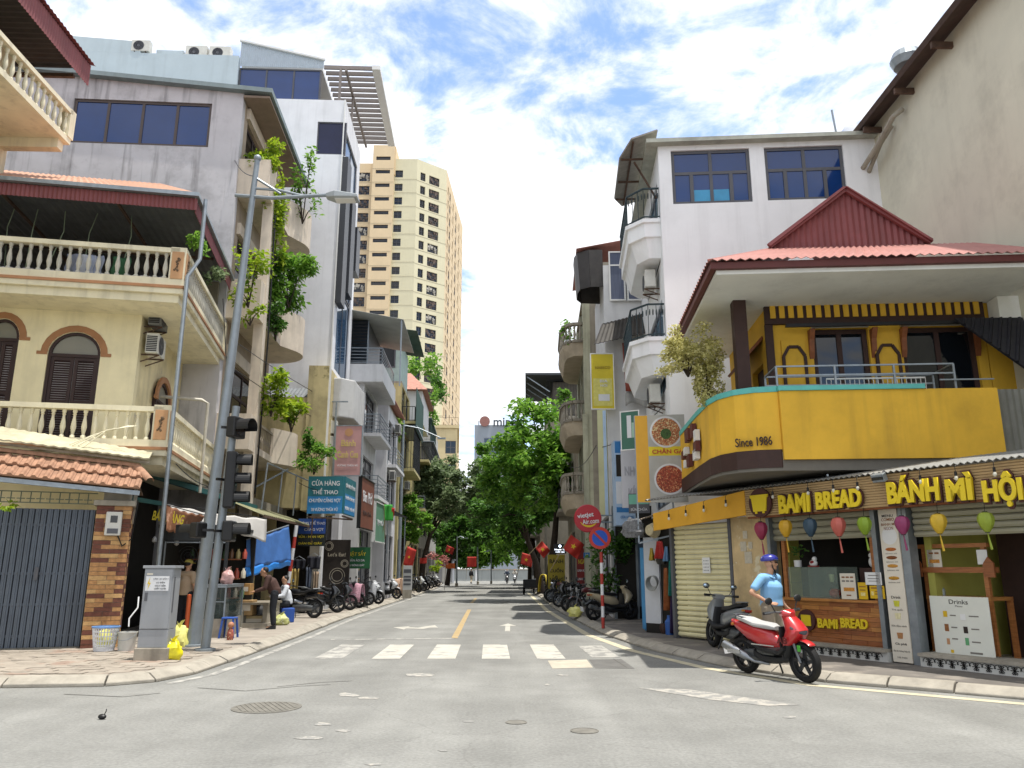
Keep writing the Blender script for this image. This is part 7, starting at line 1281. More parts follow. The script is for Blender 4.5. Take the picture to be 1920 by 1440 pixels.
t, ps, o = tarp('printed_banner', 'crumpled brown and yellow printed banner hanging under the white tarpaulin', ((311, 946), (385, 966), (358, 1002), (311, 996)), (18.9, 20.2, 20, 18.9), M('brown printed vinyl', '#8a5f45', .6, .2, 3, patch='#b58a72', pscale=3), .05); text('BÁN HÀNG', YSG, t, ((ps[0] + ps[2]) / 2 - o + Vector((-.1, -.35, .06))), .7, .28, ext=.01, bold=.02, rot=(90, 8, 20)); MB().tube([ps[0] - o, ps[1] - o], .012, 5).build('rope', BLACK, t)
t, ps, o = tarp('blue_tarp', 'blue tarpaulin screen with bright lower hem above the stooping person', ((462, 1012), (541, 985), (546, 1052), (460, 1065)), (22.6, 25.2, 25.2, 22.6), TBL, .05, .06); q = [at_y(460, 1064, 22.6), at_y(546, 1051, 25.2), at_y(545, 1060, 25.3), at_y(463, 1082, 22.6)]
MB().grid(lambda u, v: q[0].lerp(q[1], u).lerp(q[3].lerp(q[2], u), v) - o + Vector((.0, -.03 + .05 * math.sin(u * 16), .02 * math.sin(u * 23))), 20, 4).build('hem', TBR, t, True, thick=.01); MB().tube([ps[0] - o, ps[1] - o], .02, 6).build('pole', GREYMET, t)
TG = M('teal gutter', '#2f5a58', .5, .12); a, b = at_y(250, 880, 19.6), at_y(480, 952, 25.0); t = thing('teal_awning', 'dark awning with a long teal gutter below the yellow house balcony', 'awning', a); d = b - a; MB().bar((0, 0, 0), d, .1, .14).build('gutter', TG, t); MB().add([(0, 0, .05), d + Vector((0, 0, .05)), d + Vector((-1.6, .4, .75)), (-1.4, .2, .5)], [(0, 1, 2, 3)]).build('sheet', M('dark mossy sheet', '#3d3a33', .9, .25, 4), t, thick=.03)
a2, b2 = at_y(242, 934, 18.6), at_y(306, 945, 19.4); MB().bar(a2 - a, b2 - a, .08, .1).build('short_gutter', TG, t)
a, b = at_y(495, 965, 23.5), at_y(580, 985, 29); t = thing('tin_canopy', 'mossy tin canopy over the left stalls', 'canopy', a); d = b - a; m = MB(); corrugated(m, (0, 0, 0), d, (-1.3, .3, .5), d + Vector((-1.3, .3, .45)), .2, .04); m.build('sheet', M('mossy tin', '#7b7a5c', .85, .2, 4, dirt=.4), t, thick=.012); MB().bar((0, 0, -.05), d + Vector((0, 0, -.05)), .06).build('edge_bar', RUST, t)
t = thing('rail_frame', 'bare steel tube frame on the roof of the left stalls', 'frame', at_y(490, 955, 25)); o = t.location.copy(); m = MB(); P_ = [at_y(490, 955, 25) - o, at_y(502, 868, 25) - o, at_y(580, 902, 28.6) - o, at_y(576, 972, 28.6) - o, at_y(412, 950, 23.6) - o, at_y(540, 880, 27) - o]
m.tube([P_[0], P_[1], P_[2], P_[3]], .03, 6).tube([P_[4], P_[5]], .03, 6)
for u in (.33, .66): m.tube([P_[1].lerp(P_[2], u), P_[0].lerp(P_[3], u)], .025, 6)
m.build('tube', GREYMET, t)
for k, (px, py, w_, h_, c_, lab) in enumerate(((560, 1058, .5, .35, '#23252e', 'dark shorts hung in a row by the left stalls'), (588, 1055, .5, .45, '#2a2b33', 'dark shirts hung beside the mural'), (578, 1085, .22, .8, '#4c5463', 'grey blue trousers hung below the repair banner'), (592, 1090, .2, .7, '#a08d78', 'tan trousers hung beside the grey blue pair'), (552, 1090, .3, .9, '#b09a5c', 'mustard cloth hung behind the striped pole'))):
    q = at_y(px, py, 29.6); t = thing('hanging_clothes', lab, 'clothes', (q.x, 29.6, q.z)); MB().grid(lambda u, v: (w_ * (u - .5) * (1 - .1 * v), .04 * math.sin(u * 13 + k), h_ * (.5 - v)), 14, 6).build('cloth', M('cloth ' + c_, c_, .9, .12), t, True, thick=.012); MB().tube([(-w_ * .4, 0, h_ * .5), (0, 0, h_ * .5 + .12), (w_ * .4, 0, h_ * .5)], .008, 5).build('hanger', GREYMET, t)
q = at_z(700, 1128, .12)
t = thing('black_canopy', 'black flat canopy over the left shops before the lamp pole', 'canopy', (-6.7, 38.5, 4.6)); MB().add([(-1.2, 0, .3), (.7, 0, -.05), (.7, 7, -.05), (-1.2, 7, .3)], [(0, 1, 2, 3)]).build('sheet', M('black canopy sheet', '#232629', .6, .15), t, thick=.06); MB().bar((.65, .2, -.1), (.65, .2, -2.2), .05).bar((.65, 6.5, -.1), (.65, 6.5, -2.2), .05).build('post', GREYMET, t)
# ================================================================ right: hardware stall goods
H0 = Fr(3.5, 20.4, -50); t = H0.thing('hardware_stall', 'narrow hardware stall with a rusty awning beside the cream shutter', 'stall'); WPN = M('white stall panel', '#b9bcc2', .6, .06, 2, dirt=.2)
x0, x1 = H0.fy(1209, 1100)[0], H0.fy(1237, 1100)[0]; MB().box(x0, 0, .35, x1, .06, 2.45).build('white_panel', WPN, t); MB().box(x0 - .14, .02, .2, x0 - .02, .05, 2.2).build('blue_panel', M('stall blue', '#3f7ca8', .6, .12, 3), t); MB().box(x0 - .02, .08, .12, x1 + .75, .12, 2.9).build('dark_back', DARK, t); MB().box(x0, .001, .12, x1, .06, .345).build('crate', BLACK, t)
a, b = at_y(1166, 985, 21.6), at_y(1226, 966, 19.7); la = lambda p: ((p.x - 3.5) * H0.c + (p.y - 20.4) * H0.s, -(p.x - 3.5) * H0.s + (p.y - 20.4) * H0.c, p.z); a, b = Vector(la(a)), Vector(la(b)); m = MB(); corrugated(m, a, b, a + Vector((.2, 1.1, .3)), b + Vector((.2, 1.1, .3)), .14, .03); m.build('awning', M('rusty awning sheet', '#7d7163', .85, .25, 5), t, thick=.012)
def good(name, label, cat, px, py, dy, mb, mat, sm=True): q = H0.fy(px, py, -dy); return tag(mb.build(name, mat, None, sm, loc=H0.w(q[0], -dy, q[1]), rot=(0, 0, H0.a)), label, cat, 'goods hung at the hardware stall')
def drape(w_, h_, k=0): return MB().grid(lambda u, v: (w_ * (u - .5) * (.5 + .5 * v), .07 * math.sin(u * 12 + k) * (.3 + v), -h_ * v), 12, 8)
def thick_(o, d=.03): m_ = o.modifiers.new('thick', 'SOLIDIFY'); m_.thickness = d; return o
thick_(good('net_bundle', 'teal green net bundle hanging on the hardware stall', 'net', 1259, 1050, .2, drape(.24, .85, 1), M('teal net', '#1f6f64', .7, .3, 20))); thick_(good('cloth_roll', 'purple cloth hanging below the teal net', 'cloth', 1262, 1110, .15, drape(.2, .95, 2), M('purple cloth', '#2f2148', .8, .2))); thick_(good('orange_strap', 'long orange brown straps hanging on the hardware stall', 'straps', 1249, 1065, .18, drape(.12, 1.0, 3), M('orange strap', '#9c5a30', .7, .25, 12)))
thick_(good('red_bag', 'red mesh bag hanging high on the hardware stall', 'bag', 1238, 1015, .25, drape(.26, .42, 4), M('red mesh', '#a8302a', .7, .25, 25))); thick_(good('blue_cloth', 'pale blue cloth beside the red mesh bag', 'cloth', 1250, 1025, .22, drape(.16, .35, 5), M('pale blue cloth', '#5f7fa0', .8, .15))); thick_(good('yellow_bag', 'yellow packets hung at the left of the red mesh bag', 'packets', 1222, 1028, .2, drape(.16, .3, 6), M('yellow packet', '#a8902c', .5, .4, 20)))
cm = MB()
for k in range(6): cm.lathe([(.13 + .008 * k, -.012), (.145 + .008 * k, -.012), (.145 + .008 * k, .012), (.13 + .008 * k, .012)], (.004 * k, -.025 * k, -.01 * k), 20, 'y')
good('hose_coil', 'coiled grey hose hanging on the hardware stall', 'hose', 1226, 1090, .15, cm, M('grey hose', '#8d8f8c', .5, .1)); good('wicker_basket', 'pale round basket tilted under the stall awning', 'basket', 1222, 994, .3, MB().lathe([(.001, -.12), (.13, -.1), (.2, .1), (.18, .1), (.11, -.08), (.001, -.1)], n=18, axis='y'), M('pale wicker', '#b3a888', .8, .2, 20))
good('mesh_hamper', 'grey mesh hamper full of goods hung at the left of the awning', 'hamper', 1187, 1008, .4, bag_mesh(12, (.32, .2, .3), False), M('grey mesh', '#6f7072', .7, .4, 22)); good('cord_cluster', 'dark tangle of cords and tools in the middle of the stall', 'tools', 1240, 1058, .18, bag_mesh(15, (.14, .1, .22), False), M('dark tools', '#2a2826', .6, .4, 20))
def floor_good(name, label, cat, px, py, mb, mat): return tag(mb.build(name, mat, None, True, loc=at_z(px, py, .12)), label, cat, 'goods on the ground at the hardware stall')
floor_good('white_pail_stack', 'stack of white pails at the foot of the hardware stall', 'pails', 1248, 1180, MB().lathe([(.001, 0), (.11, 0), (.15, .2), (.13, .2), (.17, .5), (.15, .5), (.12, .3), (.001, .3)], n=18), PWT); floor_good('blue_jug', 'blue plastic jug on the ground by the cream shutter', 'jug', 1256, 1190, MB().lathe([(.001, 0), (.1, 0), (.11, .3), (.05, .38), (.05, .45), (.001, .45)], n=14), M('jug blue', '#2a58a0', .4)); floor_good('dark_pot', 'dark round pot beside the blue jug', 'pot', 1246, 1188, MB().lathe([(.001, 0), (.08, 0), (.12, .12), (.1, .24), (.001, .24)], n=14), BRN)
thick_(tag(MB().tube([(0, 0, .35), (.02, 0, 1.2)], .015, 6).loft([[(-.14, 0, 0), (.14, 0, 0), (.14, .06, 0), (-.14, .06, 0)], [(-.03, 0, .4), (.03, 0, .4), (.03, .04, .4), (-.03, .04, .4)]]).build('straw_broom', M('straw', '#7a6236', .9, .3, 30), None, False, loc=at_z(1232, 1178, .12)), 'straw broom standing against the white stall panel', 'broom'), .001)
bag('light blue plastic bag on the pavement at the hardware stall', 1221, 1182, M('light blue bag', '#5a96c4', .4, .15, 9), 21, (.2, .15, .13)); bag('pale yellow plastic bag beside the scooters on the right pavement', 1078, 1156, PBAG2, 22, (.24, .2, .2))
p = at_z(4, 1215, .12); t = thing('small_fan', 'green desk fan on a wooden stool at the far left gate', 'fan', p); MB().lathe([(.14, .62), (.17, .62), (.17, .66), (.14, .66)], n=16).build('guard_base', GREYMET, t); m = MB()
for q in (.2, .14, .08): m.lathe([(q - .012, -.03), (q, -.03), (q, .03), (q - .012, .03)], (0, -.05, .52), 20, 'y')
m.build('guard', M('pale green plastic', '#9fc4ae', .5), t); MB().box(-.16, -.16, 0, .16, .16, .3).build('crate', WOODO, t); MB().bar((0, 0, .3), (0, 0, .5), .05).build('stem', GREYMET, t)
# ================================================================ motorbikes
def sring(x, z, w_, h_, tilt=0, n=14, e=.75):
    r = []
    for k in range(n):
        a = 2 * math.pi * k / n; c, s_ = math.cos(a), math.sin(a); cy = math.copysign(abs(c) ** e, c); cz = math.copysign(abs(s_) ** e, s_); r.append((x + tilt * cz * h_, w_ * cy, z + h_ * cz))
    return r
def vring(x, z, d, w_, n=14, e=.75): return [(x + d * math.copysign(abs(math.cos(2 * math.pi * k / n)) ** e, math.cos(2 * math.pi * k / n)), w_ * math.copysign(abs(math.sin(2 * math.pi * k / n)) ** e, math.sin(2 * math.pi * k / n)), z) for k in range(n)]
BMETAL = M('engine alloy', '#6f7274', .4, .15, 8, metal=.7); BBLK = M('matt black bike plastic', '#1b1c1e', .5, .1, spec=.4); MIRR = M('mirror glass', '#9fb0bf', .05, 0, metal=1)
def scooter(label, loc, rz, body, seat=None, group='parked motorbikes', far=False, naked=False, accent=None, lean=4):
    bm = M('bike paint ' + body, body, .28, .04, 3, coat=.6, spec=.5); seat = seat or BBLK; am = accent or bm
    t = thing('motorbike', label, 'motorbike', loc, rz, group); t.rotation_euler = (R(lean), 0, rz)
    wm = MB().lathe([(.2, -.035), (.235, -.06), (.275, -.05), (.295, 0), (.275, .05), (.235, .06), (.2, .035)], n=26, axis='y', cap=False).mesh('tyre', RUBBER, True)
    rm = MB().lathe([(.19, -.045), (.205, -.045), (.205, .045), (.19, .045)], n=24, axis='y').lathe([(.05, -.06), (.05, .06)], n=10, axis='y')
    for k in range(5): a = 2 * math.pi * k / 5; rm.bar((.04 * math.cos(a), 0, .04 * math.sin(a)), (.2 * math.cos(a + .2), 0, .2 * math.sin(a + .2)), .05, .035, up=(0, 1, 0))
    rm = rm.mesh('rim', BMETAL if naked else M('dark alloy rim', '#3a3c40', .35, .1, metal=.6))
    for x, nm in ((.64, 'front_wheel'), (-.64, 'rear_wheel')):
        w_ = MB().lathe([(.09, .05), (.11, .05), (.11, .056), (.09, .056)], n=16, axis='y').build(nm, BMETAL, t, loc=(x, 0, .295)); inst('tyre', wm, w_); inst('rim', rm, w_)
    for s_ in (-1, 1): MB().tube([(.64, s_ * .085, .295), (.47, s_ * .07, .72)], .022, 8).build('fork', BMETAL, t, True)
    m = MB().lathe([(.325, -.065), (.335, -.03), (.335, .03), (.325, .065)], (.64, 0, .295), 14, 'y', a0=R(50), a1=R(150)); m.build('front_fender', bm, t, True, thick=.008)
    if not naked:
        MB().loft([vring(.4, .5, .07, .15), vring(.47, .58, .1, .19), vring(.54, .7, .14, .18), vring(.56, .76, .15, .16), vring(.5, .87, .12, .14), vring(.42, .96, .09, .1)]).build('front_cowl', bm, t, True)
        MB().loft([vring(.34, .3, .05, .1), vring(.4, .4, .07, .15), vring(.44, .54, .08, .17)]).build('lower_cowl', BBLK, t, True)
        MB().loft([vring(.33, .32, .03, .13), vring(.34, .55, .03, .17), vring(.33, .8, .03, .13)]).build('leg_shield', BBLK, t, True); MB().loft([sring(.42, .34, .1, .05), sring(.2, .3, .15, .06), sring(-.1, .3, .16, .07), sring(-.3, .36, .14, .08)]).build('floor', BBLK, t, True)
        MB().loft([sring(.2, .5, .06, .1), sring(.1, .56, .12, .15), sring(-.15, .6, .15, .17), sring(-.45, .68, .14, .13), sring(-.7, .76, .1, .07), sring(-.86, .82, .04, .03)]).build('side_panel', bm, t, True)
        MB().loft([sring(.44, .5, .225, .05), sring(.3, .42, .2, .06), sring(-.1, .44, .175, .05), sring(-.4, .53, .16, .03)]).build('lower_fairing', BBLK if not accent else am, t, True)
        MB().loft([sring(.71, .72, .05, .025), sring(.66, .76, .13, .04), sring(.58, .8, .16, .04)]).build('headlight', M('headlight glass', '#3c4046', .08, .1), t, True)
    else:
        MB().loft([sring(.32, .82, .06, .06), sring(.15, .84, .13, .1), sring(-.1, .8, .1, .08)]).build('fuel_tank', bm, t, True); MB().tube([(.42, 0, .85), (.2, 0, .45), (-.2, 0, .42), (-.3, 0, .75), (.3, 0, .8)], .03, 8).tube([(-.3, 0, .75), (-.75, 0, .82)], .03, 6).build('frame', BBLK, t, True); MB().lathe([(.001, .0), (.09, .0), (.07, -.1), (.001, -.12)], (.52, 0, .86), 14, 'x').build('headlight', CHROME, t, True); MB().loft([sring(-.35, .66, .1, .07), sring(-.7, .72, .08, .06)]).build('side_panel', bm, t, True)
    MB().loft([sring(.16, .76, .07, .03), sring(.05, .78, .12, .05), sring(-.25, .8, .14, .05), sring(-.45, .85, .13, .05), sring(-.68, .88, .08, .035)]).build('seat', seat, t, True)
    MB().loft([sring(.1, .32, .1, .1), sring(-.2, .33, .13, .13), sring(-.6, .31, .1, .08)]).build('engine', BMETAL, t, True); MB().tube([(.0, -.1, .22), (-.25, -.17, .24), (-.35, -.18, .28), (-.42, -.19, .31), (-.9, -.2, .46)], [.02, .022, .03, .062, .068], 12).build('exhaust', M('exhaust steel', '#8d9094', .3, .1, metal=.8), t, True); MB().cbox(-.62, -.262, .38, .3, .012, .06).build('heat_shield', CHROME, t, rot=(0, 0, 0))
    MB().tube([(.3, -.36, 1.02), (.36, -.2, 1.03), (.4, 0, 1.0), (.36, .2, 1.03), (.3, .36, 1.02)], .016, 8).build('handlebar', BMETAL, t, True); h_ = MB().loft([sring(.52, .98, .05, .04), sring(.44, 1.0, .14, .06), sring(.34, .99, .1, .05)]).build('handlebar_cover', bm if not naked else BBLK, t, True)
    for s_ in (-1, 1):
        MB().tube([(.31, s_ * .25, 1.02), (.29, s_ * .37, 1.02)], .024, 8).build('grip', BBLK, t, True); mr = MB().tube([(.37, s_ * .2, 1.03), (.36, s_ * .27, 1.16)], .008, 6).build('mirror', BBLK, t); MB().ball((.36, s_ * .3, 1.2), (.02, .075, .055), 12, 8).build('mirror_shell', BBLK, mr, True); MB().ball((.346, s_ * .3, 1.2), (.012, .066, .047), 12, 8).build('mirror_face', MIRR, mr, True)
        MB().cbox(-.78, s_ * .07, .78, .06, .05, .03).build('indicator', M('amber lens', '#b5762a', .3), t)
    MB().cbox(-.84, 0, .77, .05, .12, .05).build('tail_light', M('tail lens', '#8c1c18', .25), t, bevel=.01); MB().loft([sring(-.7, .62, .06, .02), sring(-.95, .48, .07, .02)]).build('rear_fender', BBLK, t, True); MB().cbox(-.96, 0, .56, .01, .2, .14).build('number_plate', PWT, t, rot=(0, R(-12), 0)); MB().tube([(-.3, 0, .85), (-.6, .12, .92), (-.82, 0, .93), (-.6, -.12, .92), (-.3, 0, .85)], .012, 6).build('grab_rail', BMETAL, t, True); MB().tube([(-.05, .12, .28), (-.12, .26, .02)], .015, 6).build('side_stand', BBLK, t)
    return t
RED = '#b3262a'
hero = scooter('red scooter with pale grey seat parked on the road before the sandwich shop', (4.14, 13.0, 0), R(-64.6), RED, M('pale grey seat', '#acacaa', .6, .06), accent=BBLK)
text('AB', M('dark decal', '#5c1418', .4), hero, (.45, -.222, .62), .22, .1, rot=(90, 0, 0), ext=.004, bold=.03); box('green_sticker', M('green sticker', '#4fae3c', .5), hero, .62, -.1, .46, .68, -.092, .55); box('silver_stripe', CHROME, hero, -.3, -.165, .5, .2, -.16, .515)
scooter('grey and black scooter parked by the cream shutter behind the red one', (4.22, 16.1, .12), R(101), '#74787a')
bg = bpy.data.objects.new('x', None); bpy.data.objects.remove(bg)
BEI = scooter('beige scooter by the no parking sign, nearest on the right pavement', (3.12, 25.5, .12), R(22), '#b5a88c'); BLK = scooter('black scooter parked nose out beside the dark mural', (-7.0, 29.6, .12), R(14), '#17181b'); NAK = scooter('black bare-framed motorcycle parked right of the striped pole', (-7.05, 26.6, .12), R(168), '#1d1f22', naked=True); WHI = scooter('white and black scooter with a silver cover before the lamp pole', (-6.7, 37.2, .12), R(-15), '#aeb1b3'); MAR = scooter('dark red motorcycle behind the beige scooter', (2.75, 28.3, .12), R(200), '#5a1d20', naked=True)
def more(src, label, loc, rz): o = copy_tree(src); o.location = (*loc, .12); o.rotation_euler = (R(4), 0, R(rz)); tag(o, label, 'motorbike', 'parked motorbikes')
for src, label, loc, rz in ((BLK, 'black scooter next to the laundry sign lattice', (-6.9, 31.4), 10), (BLK, 'black scooter under the pink cloth cover', (-6.85, 33.3), -12), (BLK, 'black scooter just before the white and black one on the left', (-6.9, 35.4), 20), (WHI, 'white scooter right behind the advertising pillar', (-6.75, 43.5), -20), (MAR, 'dark red motorcycle under the tan cloth cover on the left', (-6.7, 46), 15), (BLK, 'black scooter facing the camera at the left kerb', (-6.5, 52), -85), (BLK, 'black scooter beyond the camera-facing one on the left', (-6.9, 55.5), -30), (WHI, 'pale scooter under the left tree', (-6.95, 58.5), -20), (BLK, 'black scooter past the left tree trunk', (-7.1, 63), -30), (NAK, 'bare motorcycle far along the left kerb', (-7.2, 67), -30), (BLK, 'black scooter near the far left flag', (-7.4, 72), -25), (WHI, 'pale scooter farthest along the left kerb', (-7.6, 77), -25),
    (NAK, 'black motorcycle second behind the beige scooter', (2.7, 30.3), 195), (BLK, 'black scooter behind the right tree trunk', (2.6, 34), 170), (BLK, 'black scooter before the yellow rolls sign', (2.5, 38.5), 175), (MAR, 'dark red motorcycle beside the right tree', (2.5, 41.2), 165), (BLK, 'black scooter at the right kerb beyond the tree', (2.3, 50), 100), (NAK, 'dark motorcycle far along the right kerb', (2.3, 60), 110)): more(src, label, loc, rz)
def cover(label, x, y, mat, w_, h_, rz, z=.35):
    t = thing('cloth_cover', label, 'cover', (x, y, z), R(rz)); MB().grid(lambda u, v: (w_ * (u - .5), .28 * math.copysign(abs(2 * v - 1) ** .6, 2 * v - 1) + .04 * math.sin(u * 14), h_ * (1 - abs(2 * v - 1) ** 2.2) + .03 * math.sin(u * 9 + v * 5)), 16, 14).build('cloth', mat, t, True, thick=.012)
cover('silver sheet draped over the white and black scooter', -6.45, 37.1, M('silver sheet', '#a9acb0', .4, .1, 6), .7, .75, -15); cover('pink patterned cloth over a parked black scooter', -6.5, 33.2, M('pink lace cloth', '#b58a98', .8, .35, 22), .8, .75, -12); cover('tan cloth thrown over a parked motorcycle on the left', -6.4, 46, M('tan cloth', '#b0937c', .85, .12, 4), .8, .8, 15); cover('yellow plastic sheet over a vehicle at the right kerb beyond the tree', 1.95, 50, M('yellow sheet', '#b5a02c', .6, .15, 6), .8, 1.0, 80)
t = thing('cargo_cart', 'small black three-wheeled cargo cart at the right kerb beyond the tree', 'cart', (1.35, 55, 0), R(80)); MB().box(-.7, -.5, .45, .6, .5, 1.0).build('box', BLACK, t, bevel=.03); MB().bar((-.6, 0, .4), (1.1, 0, .4), .06).build('frame', RUST, t)
for x, y in ((-.4, -.48), (-.4, .48), (1.0, 0)): MB().lathe([(.22, -.04), (.3, -.04), (.3, .04), (.22, .04)], (x, y, .3), 18, 'y').lathe([(.001, -.02), (.22, -.02)], (x, y, .3), 18, 'y').build('wheel', RUBBER, t)
MB().tube([(1.0, 0, .3), (.9, 0, 1.0), (.85, -.3, 1.05)], .025, 6).build('handle', GREYMET, t)
# ================================================================ people
SKIN = M('skin', '#bd9174', .55, .06, 8); HAIR = M('black hair', '#17120f', .6, .1)
def capsule(mb, a, b, ra, rb, n=10):
    a, b = Vector(a), Vector(b); d = (b - a); L_ = d.length; d.normalize(); mb.tube([a - d * ra * .7, a - d * ra * .3, a, a.lerp(b, .5), b, b + d * rb * .3, b + d * rb * .7], [ra * .5, ra * .88, ra, (ra + rb) / 2 * 1.02, rb, rb * .88, rb * .5], n)
def fused(mb, name, mat, parent, vox, loc=(0, 0, 0), rot=(0, 0, 0)):
    o = mb.build(name, mat, parent, True, loc=loc, rot=rot); r = o.modifiers.new('fuse', 'REMESH'); r.mode = 'VOXEL'; r.voxel_size = vox; r.use_smooth_shade = True; s_ = o.modifiers.new('soft', 'SMOOTH'); s_.factor = .5; s_.iterations = 3; return o
def hand(mb, wrist, d, side, s_=1.0, curl=.5):
    """palm with five bent fingers; d = pointing direction, side = thumb side"""
    w_, d, sd = Vector(wrist), Vector(d).normalized(), Vector(side).normalized(); nrm = d.cross(sd).normalized(); p = w_ + d * .05 * s_
    for k in range(4): capsule(mb, w_ + sd * (.022 - .015 * k) * s_, w_ + d * .085 * s_ + sd * (.03 - .02 * k) * s_, .014 * s_, .012 * s_, 6)
    for k, L_ in enumerate((.07, .08, .075, .058)):
        a = w_ + d * .085 * s_ + sd * (.03 - .02 * k) * s_; b = a + (d * math.cos(curl * .6) + nrm * math.sin(curl * .6)) * L_ * .55 * s_; c = b + (d * math.cos(curl * 1.6) + nrm * math.sin(curl * 1.6)) * L_ * .5 * s_; mb.tube([a, b, c], [.0105 * s_, .0095 * s_, .007 * s_], 6)
    a = w_ + d * .02 * s_ + sd * .028 * s_; b = a + (d * .6 + sd * .6).normalized() * .045 * s_; mb.tube([a, b, b + (d * .9 + sd * .1 + nrm * .3).normalized() * .035 * s_], [.013 * s_, .012 * s_, .009 * s_], 6)
def person(label, loc, rz, P, top, bottom, vox=.016, hat=None, hair=True, turn=0.0, shorts=False, sleeve=.55, tm=None, shoe=BLACK, cat='person'):
    """facing -y; P overrides joints of the standing skeleton"""
    J = dict(pel=(0, 0, .93), chest=(0, 0, 1.24), neck=(0, .01, 1.44), head=(0, -.02, 1.62), sL=(.185, .01, 1.4), sR=(-.185, .01, 1.4), eL=(.25, .03, 1.13), eR=(-.25, .03, 1.13), wL=(.26, -.05, .89), wR=(-.26, -.05, .89), hL=(.09, 0, .9), hR=(-.09, 0, .9), kL=(.1, -.02, .5), kR=(-.1, -.02, .5), aL=(.1, .02, .09), aR=(-.1, .02, .09)); J.update(P); J = {k: Vector(v) for k, v in J.items()}
    t = thing('person', label, cat, loc, rz); V = Vector; hd = J['head']; q = Matrix.Rotation(turn, 4, 'Z'); hp = lambda x, y, z: hd + q @ V((x, y, z)); b = MB()
    capsule(b, J['pel'], J['chest'], .125, .145, 12); capsule(b, J['sL'], J['sR'], .06, .06); capsule(b, J['neck'] - V((0, 0, .04)), hd - V((0, 0, .07)), .055, .052); b.ball(hd + V((0, 0, .02)), (.077, .092, .105), 16, 12); b.ball(hp(0, -.03, -.06), (.055, .06, .055), 12, 8); b.tube([hp(0, -.088, .03), hp(0, -.108, -.015), hp(0, -.09, -.025)], [.01, .017, .012], 8); b.ball(hp(0, -.075, -.055), (.026, .02, .012)); b.ball(hp(0, -.078, -.085), (.02, .018, .016)); b.ball(hp(0, -.08, .045), (.045, .018, .012))
    for s_ in (-1, 1): b.ball(hp(s_ * .08, .005, .0), (.012, .022, .032))
    for S_ in 'LR':
        sg = 1 if S_ == 'L' else -1; capsule(b, J['s' + S_], J['e' + S_], .05, .04); capsule(b, J['e' + S_], J['w' + S_], .04, .027); f = (J['w' + S_] - J['e' + S_]).normalized(); hand(b, J['w' + S_], J.get('d' + S_, f), J.get('t' + S_, V((0, -1, 0)))); capsule(b, J['h' + S_], J['k' + S_], .085, .058, 12); capsule(b, J['k' + S_], J['a' + S_], .058, .036, 12); capsule(b, J['a' + S_] - V((0, -.02, .04)), J['a' + S_] + V((0, -.15, -.05)), .035, .03)
    fused(b, 'body', SKIN, t, min(vox, .011) if vox < .02 else vox)
    s = MB(); capsule(s, J['pel'] + V((0, 0, .05)), J['chest'], .158, .165, 14); capsule(s, J['sL'], J['sR'], .082, .082, 12); s.tube([J['neck'] - V((0, 0, .06)), J['neck'] + V((0, 0, .01))], [.085, .065], 12)
    if hat != 'far': s.tube([J['pel'] + V((0, 0, -.02)), J['pel'] + V((0, 0, .12))], [.172, .162], 14)
    for S_ in 'LR':
        e = J['s' + S_].lerp(J['e' + S_], min(1, sleeve * 1.4)); capsule(s, J['s' + S_], e, .074, .068, 12)
        if sleeve > .8: capsule(s, J['e' + S_], J['w' + S_], .06, .045, 12)
    fused(s, 'shirt', top, t, vox); u = MB(); capsule(u, J['hL'] + V((0, 0, .03)), J['hR'] + V((0, 0, .03)), .125, .125, 12)
    for S_ in 'LR':
        capsule(u, J['h' + S_], J['k' + S_] if not shorts else J['h' + S_].lerp(J['k' + S_], .85), .108, .085 if not shorts else .1, 12)
        if not shorts: capsule(u, J['k' + S_], J['a' + S_] + V((0, 0, .05)), .085, .07, 12)
    fused(u, 'trousers', bottom, t, vox); f = MB()
    for S_ in 'LR': MB_ = J['a' + S_]; f = MB(); f.loft([[(MB_.x + x * k, MB_.y + y, z) for x, z in ((-.045, MB_.z - .09), (.045, MB_.z - .09), (.04, MB_.z - .09 + h), (-.04, MB_.z - .09 + h))] for y, k, h in ((.07, .8, .08), (.0, 1, .1), (-.1, 1.05, .06), (-.18, .7, .03))]); f.build('shoe', shoe, t, bevel=.01)
    if hair and hat != 'helmet': h = MB(); h.ball(hp(0, .022, .045), (.084, .092, .09), 14, 9); h.build('hair', HAIR, t, True)
    e = MB()
    for s_ in (-1, 1): MB().ball(hp(s_ * .032, -.082, .022), (.013, .008, .008), 8, 6).build('eye', BLACK, t, True)
    MB().ball(hp(0, -.094, -.052), (.02, .006, .004), 8, 5).build('mouth', M('lips', '#8a4a40', .6), t, True)
    return t, J, hp
CHN = M('khaki grey shorts', '#8d8473', .85, .08, 6)
man, J, hp = person('man in light blue polo shirt and blue bicycle helmet, hand on hip', (4.45, 13.95, .13), R(38), dict(pel=(0, 0, .95), chest=(0, -.02, 1.26), eR=(-.37, .08, 1.16), wR=(-.21, -.08, 1.0), eL=(.26, .06, 1.14), wL=(.27, -.06, .92), dR=(.75, -.45, -.25), tR=(.0, .5, .8), head=(.01, -.02, 1.64)), M('sky blue polo', '#7fb0d8', .85, .06, 5, bump=.1, bscale=30), CHN, .012, 'helmet', turn=R(42), shorts=True, sleeve=.5)
man.scale = (1.14, 1.12, .985)
cl = MB()
for s_ in (-1, 1): cl.add([(s_ * .015, -.09, 1.44), (s_ * .085, -.03, 1.475), (s_ * .1, -.06, 1.43), (s_ * .05, -.13, 1.39)], [(0, 1, 2, 3)])
cl.build('collar', MATS['sky blue polo'], man, thick=.012)
hl = MB().ball((0, 0, 0), (.105, .135, .095), 20, 12); hl.v = [v for v in hl.v]; hl.v = [(x, y, max(z, -.02 - .15 * max(0, y) * 0)) for x, y, z in hl.v]
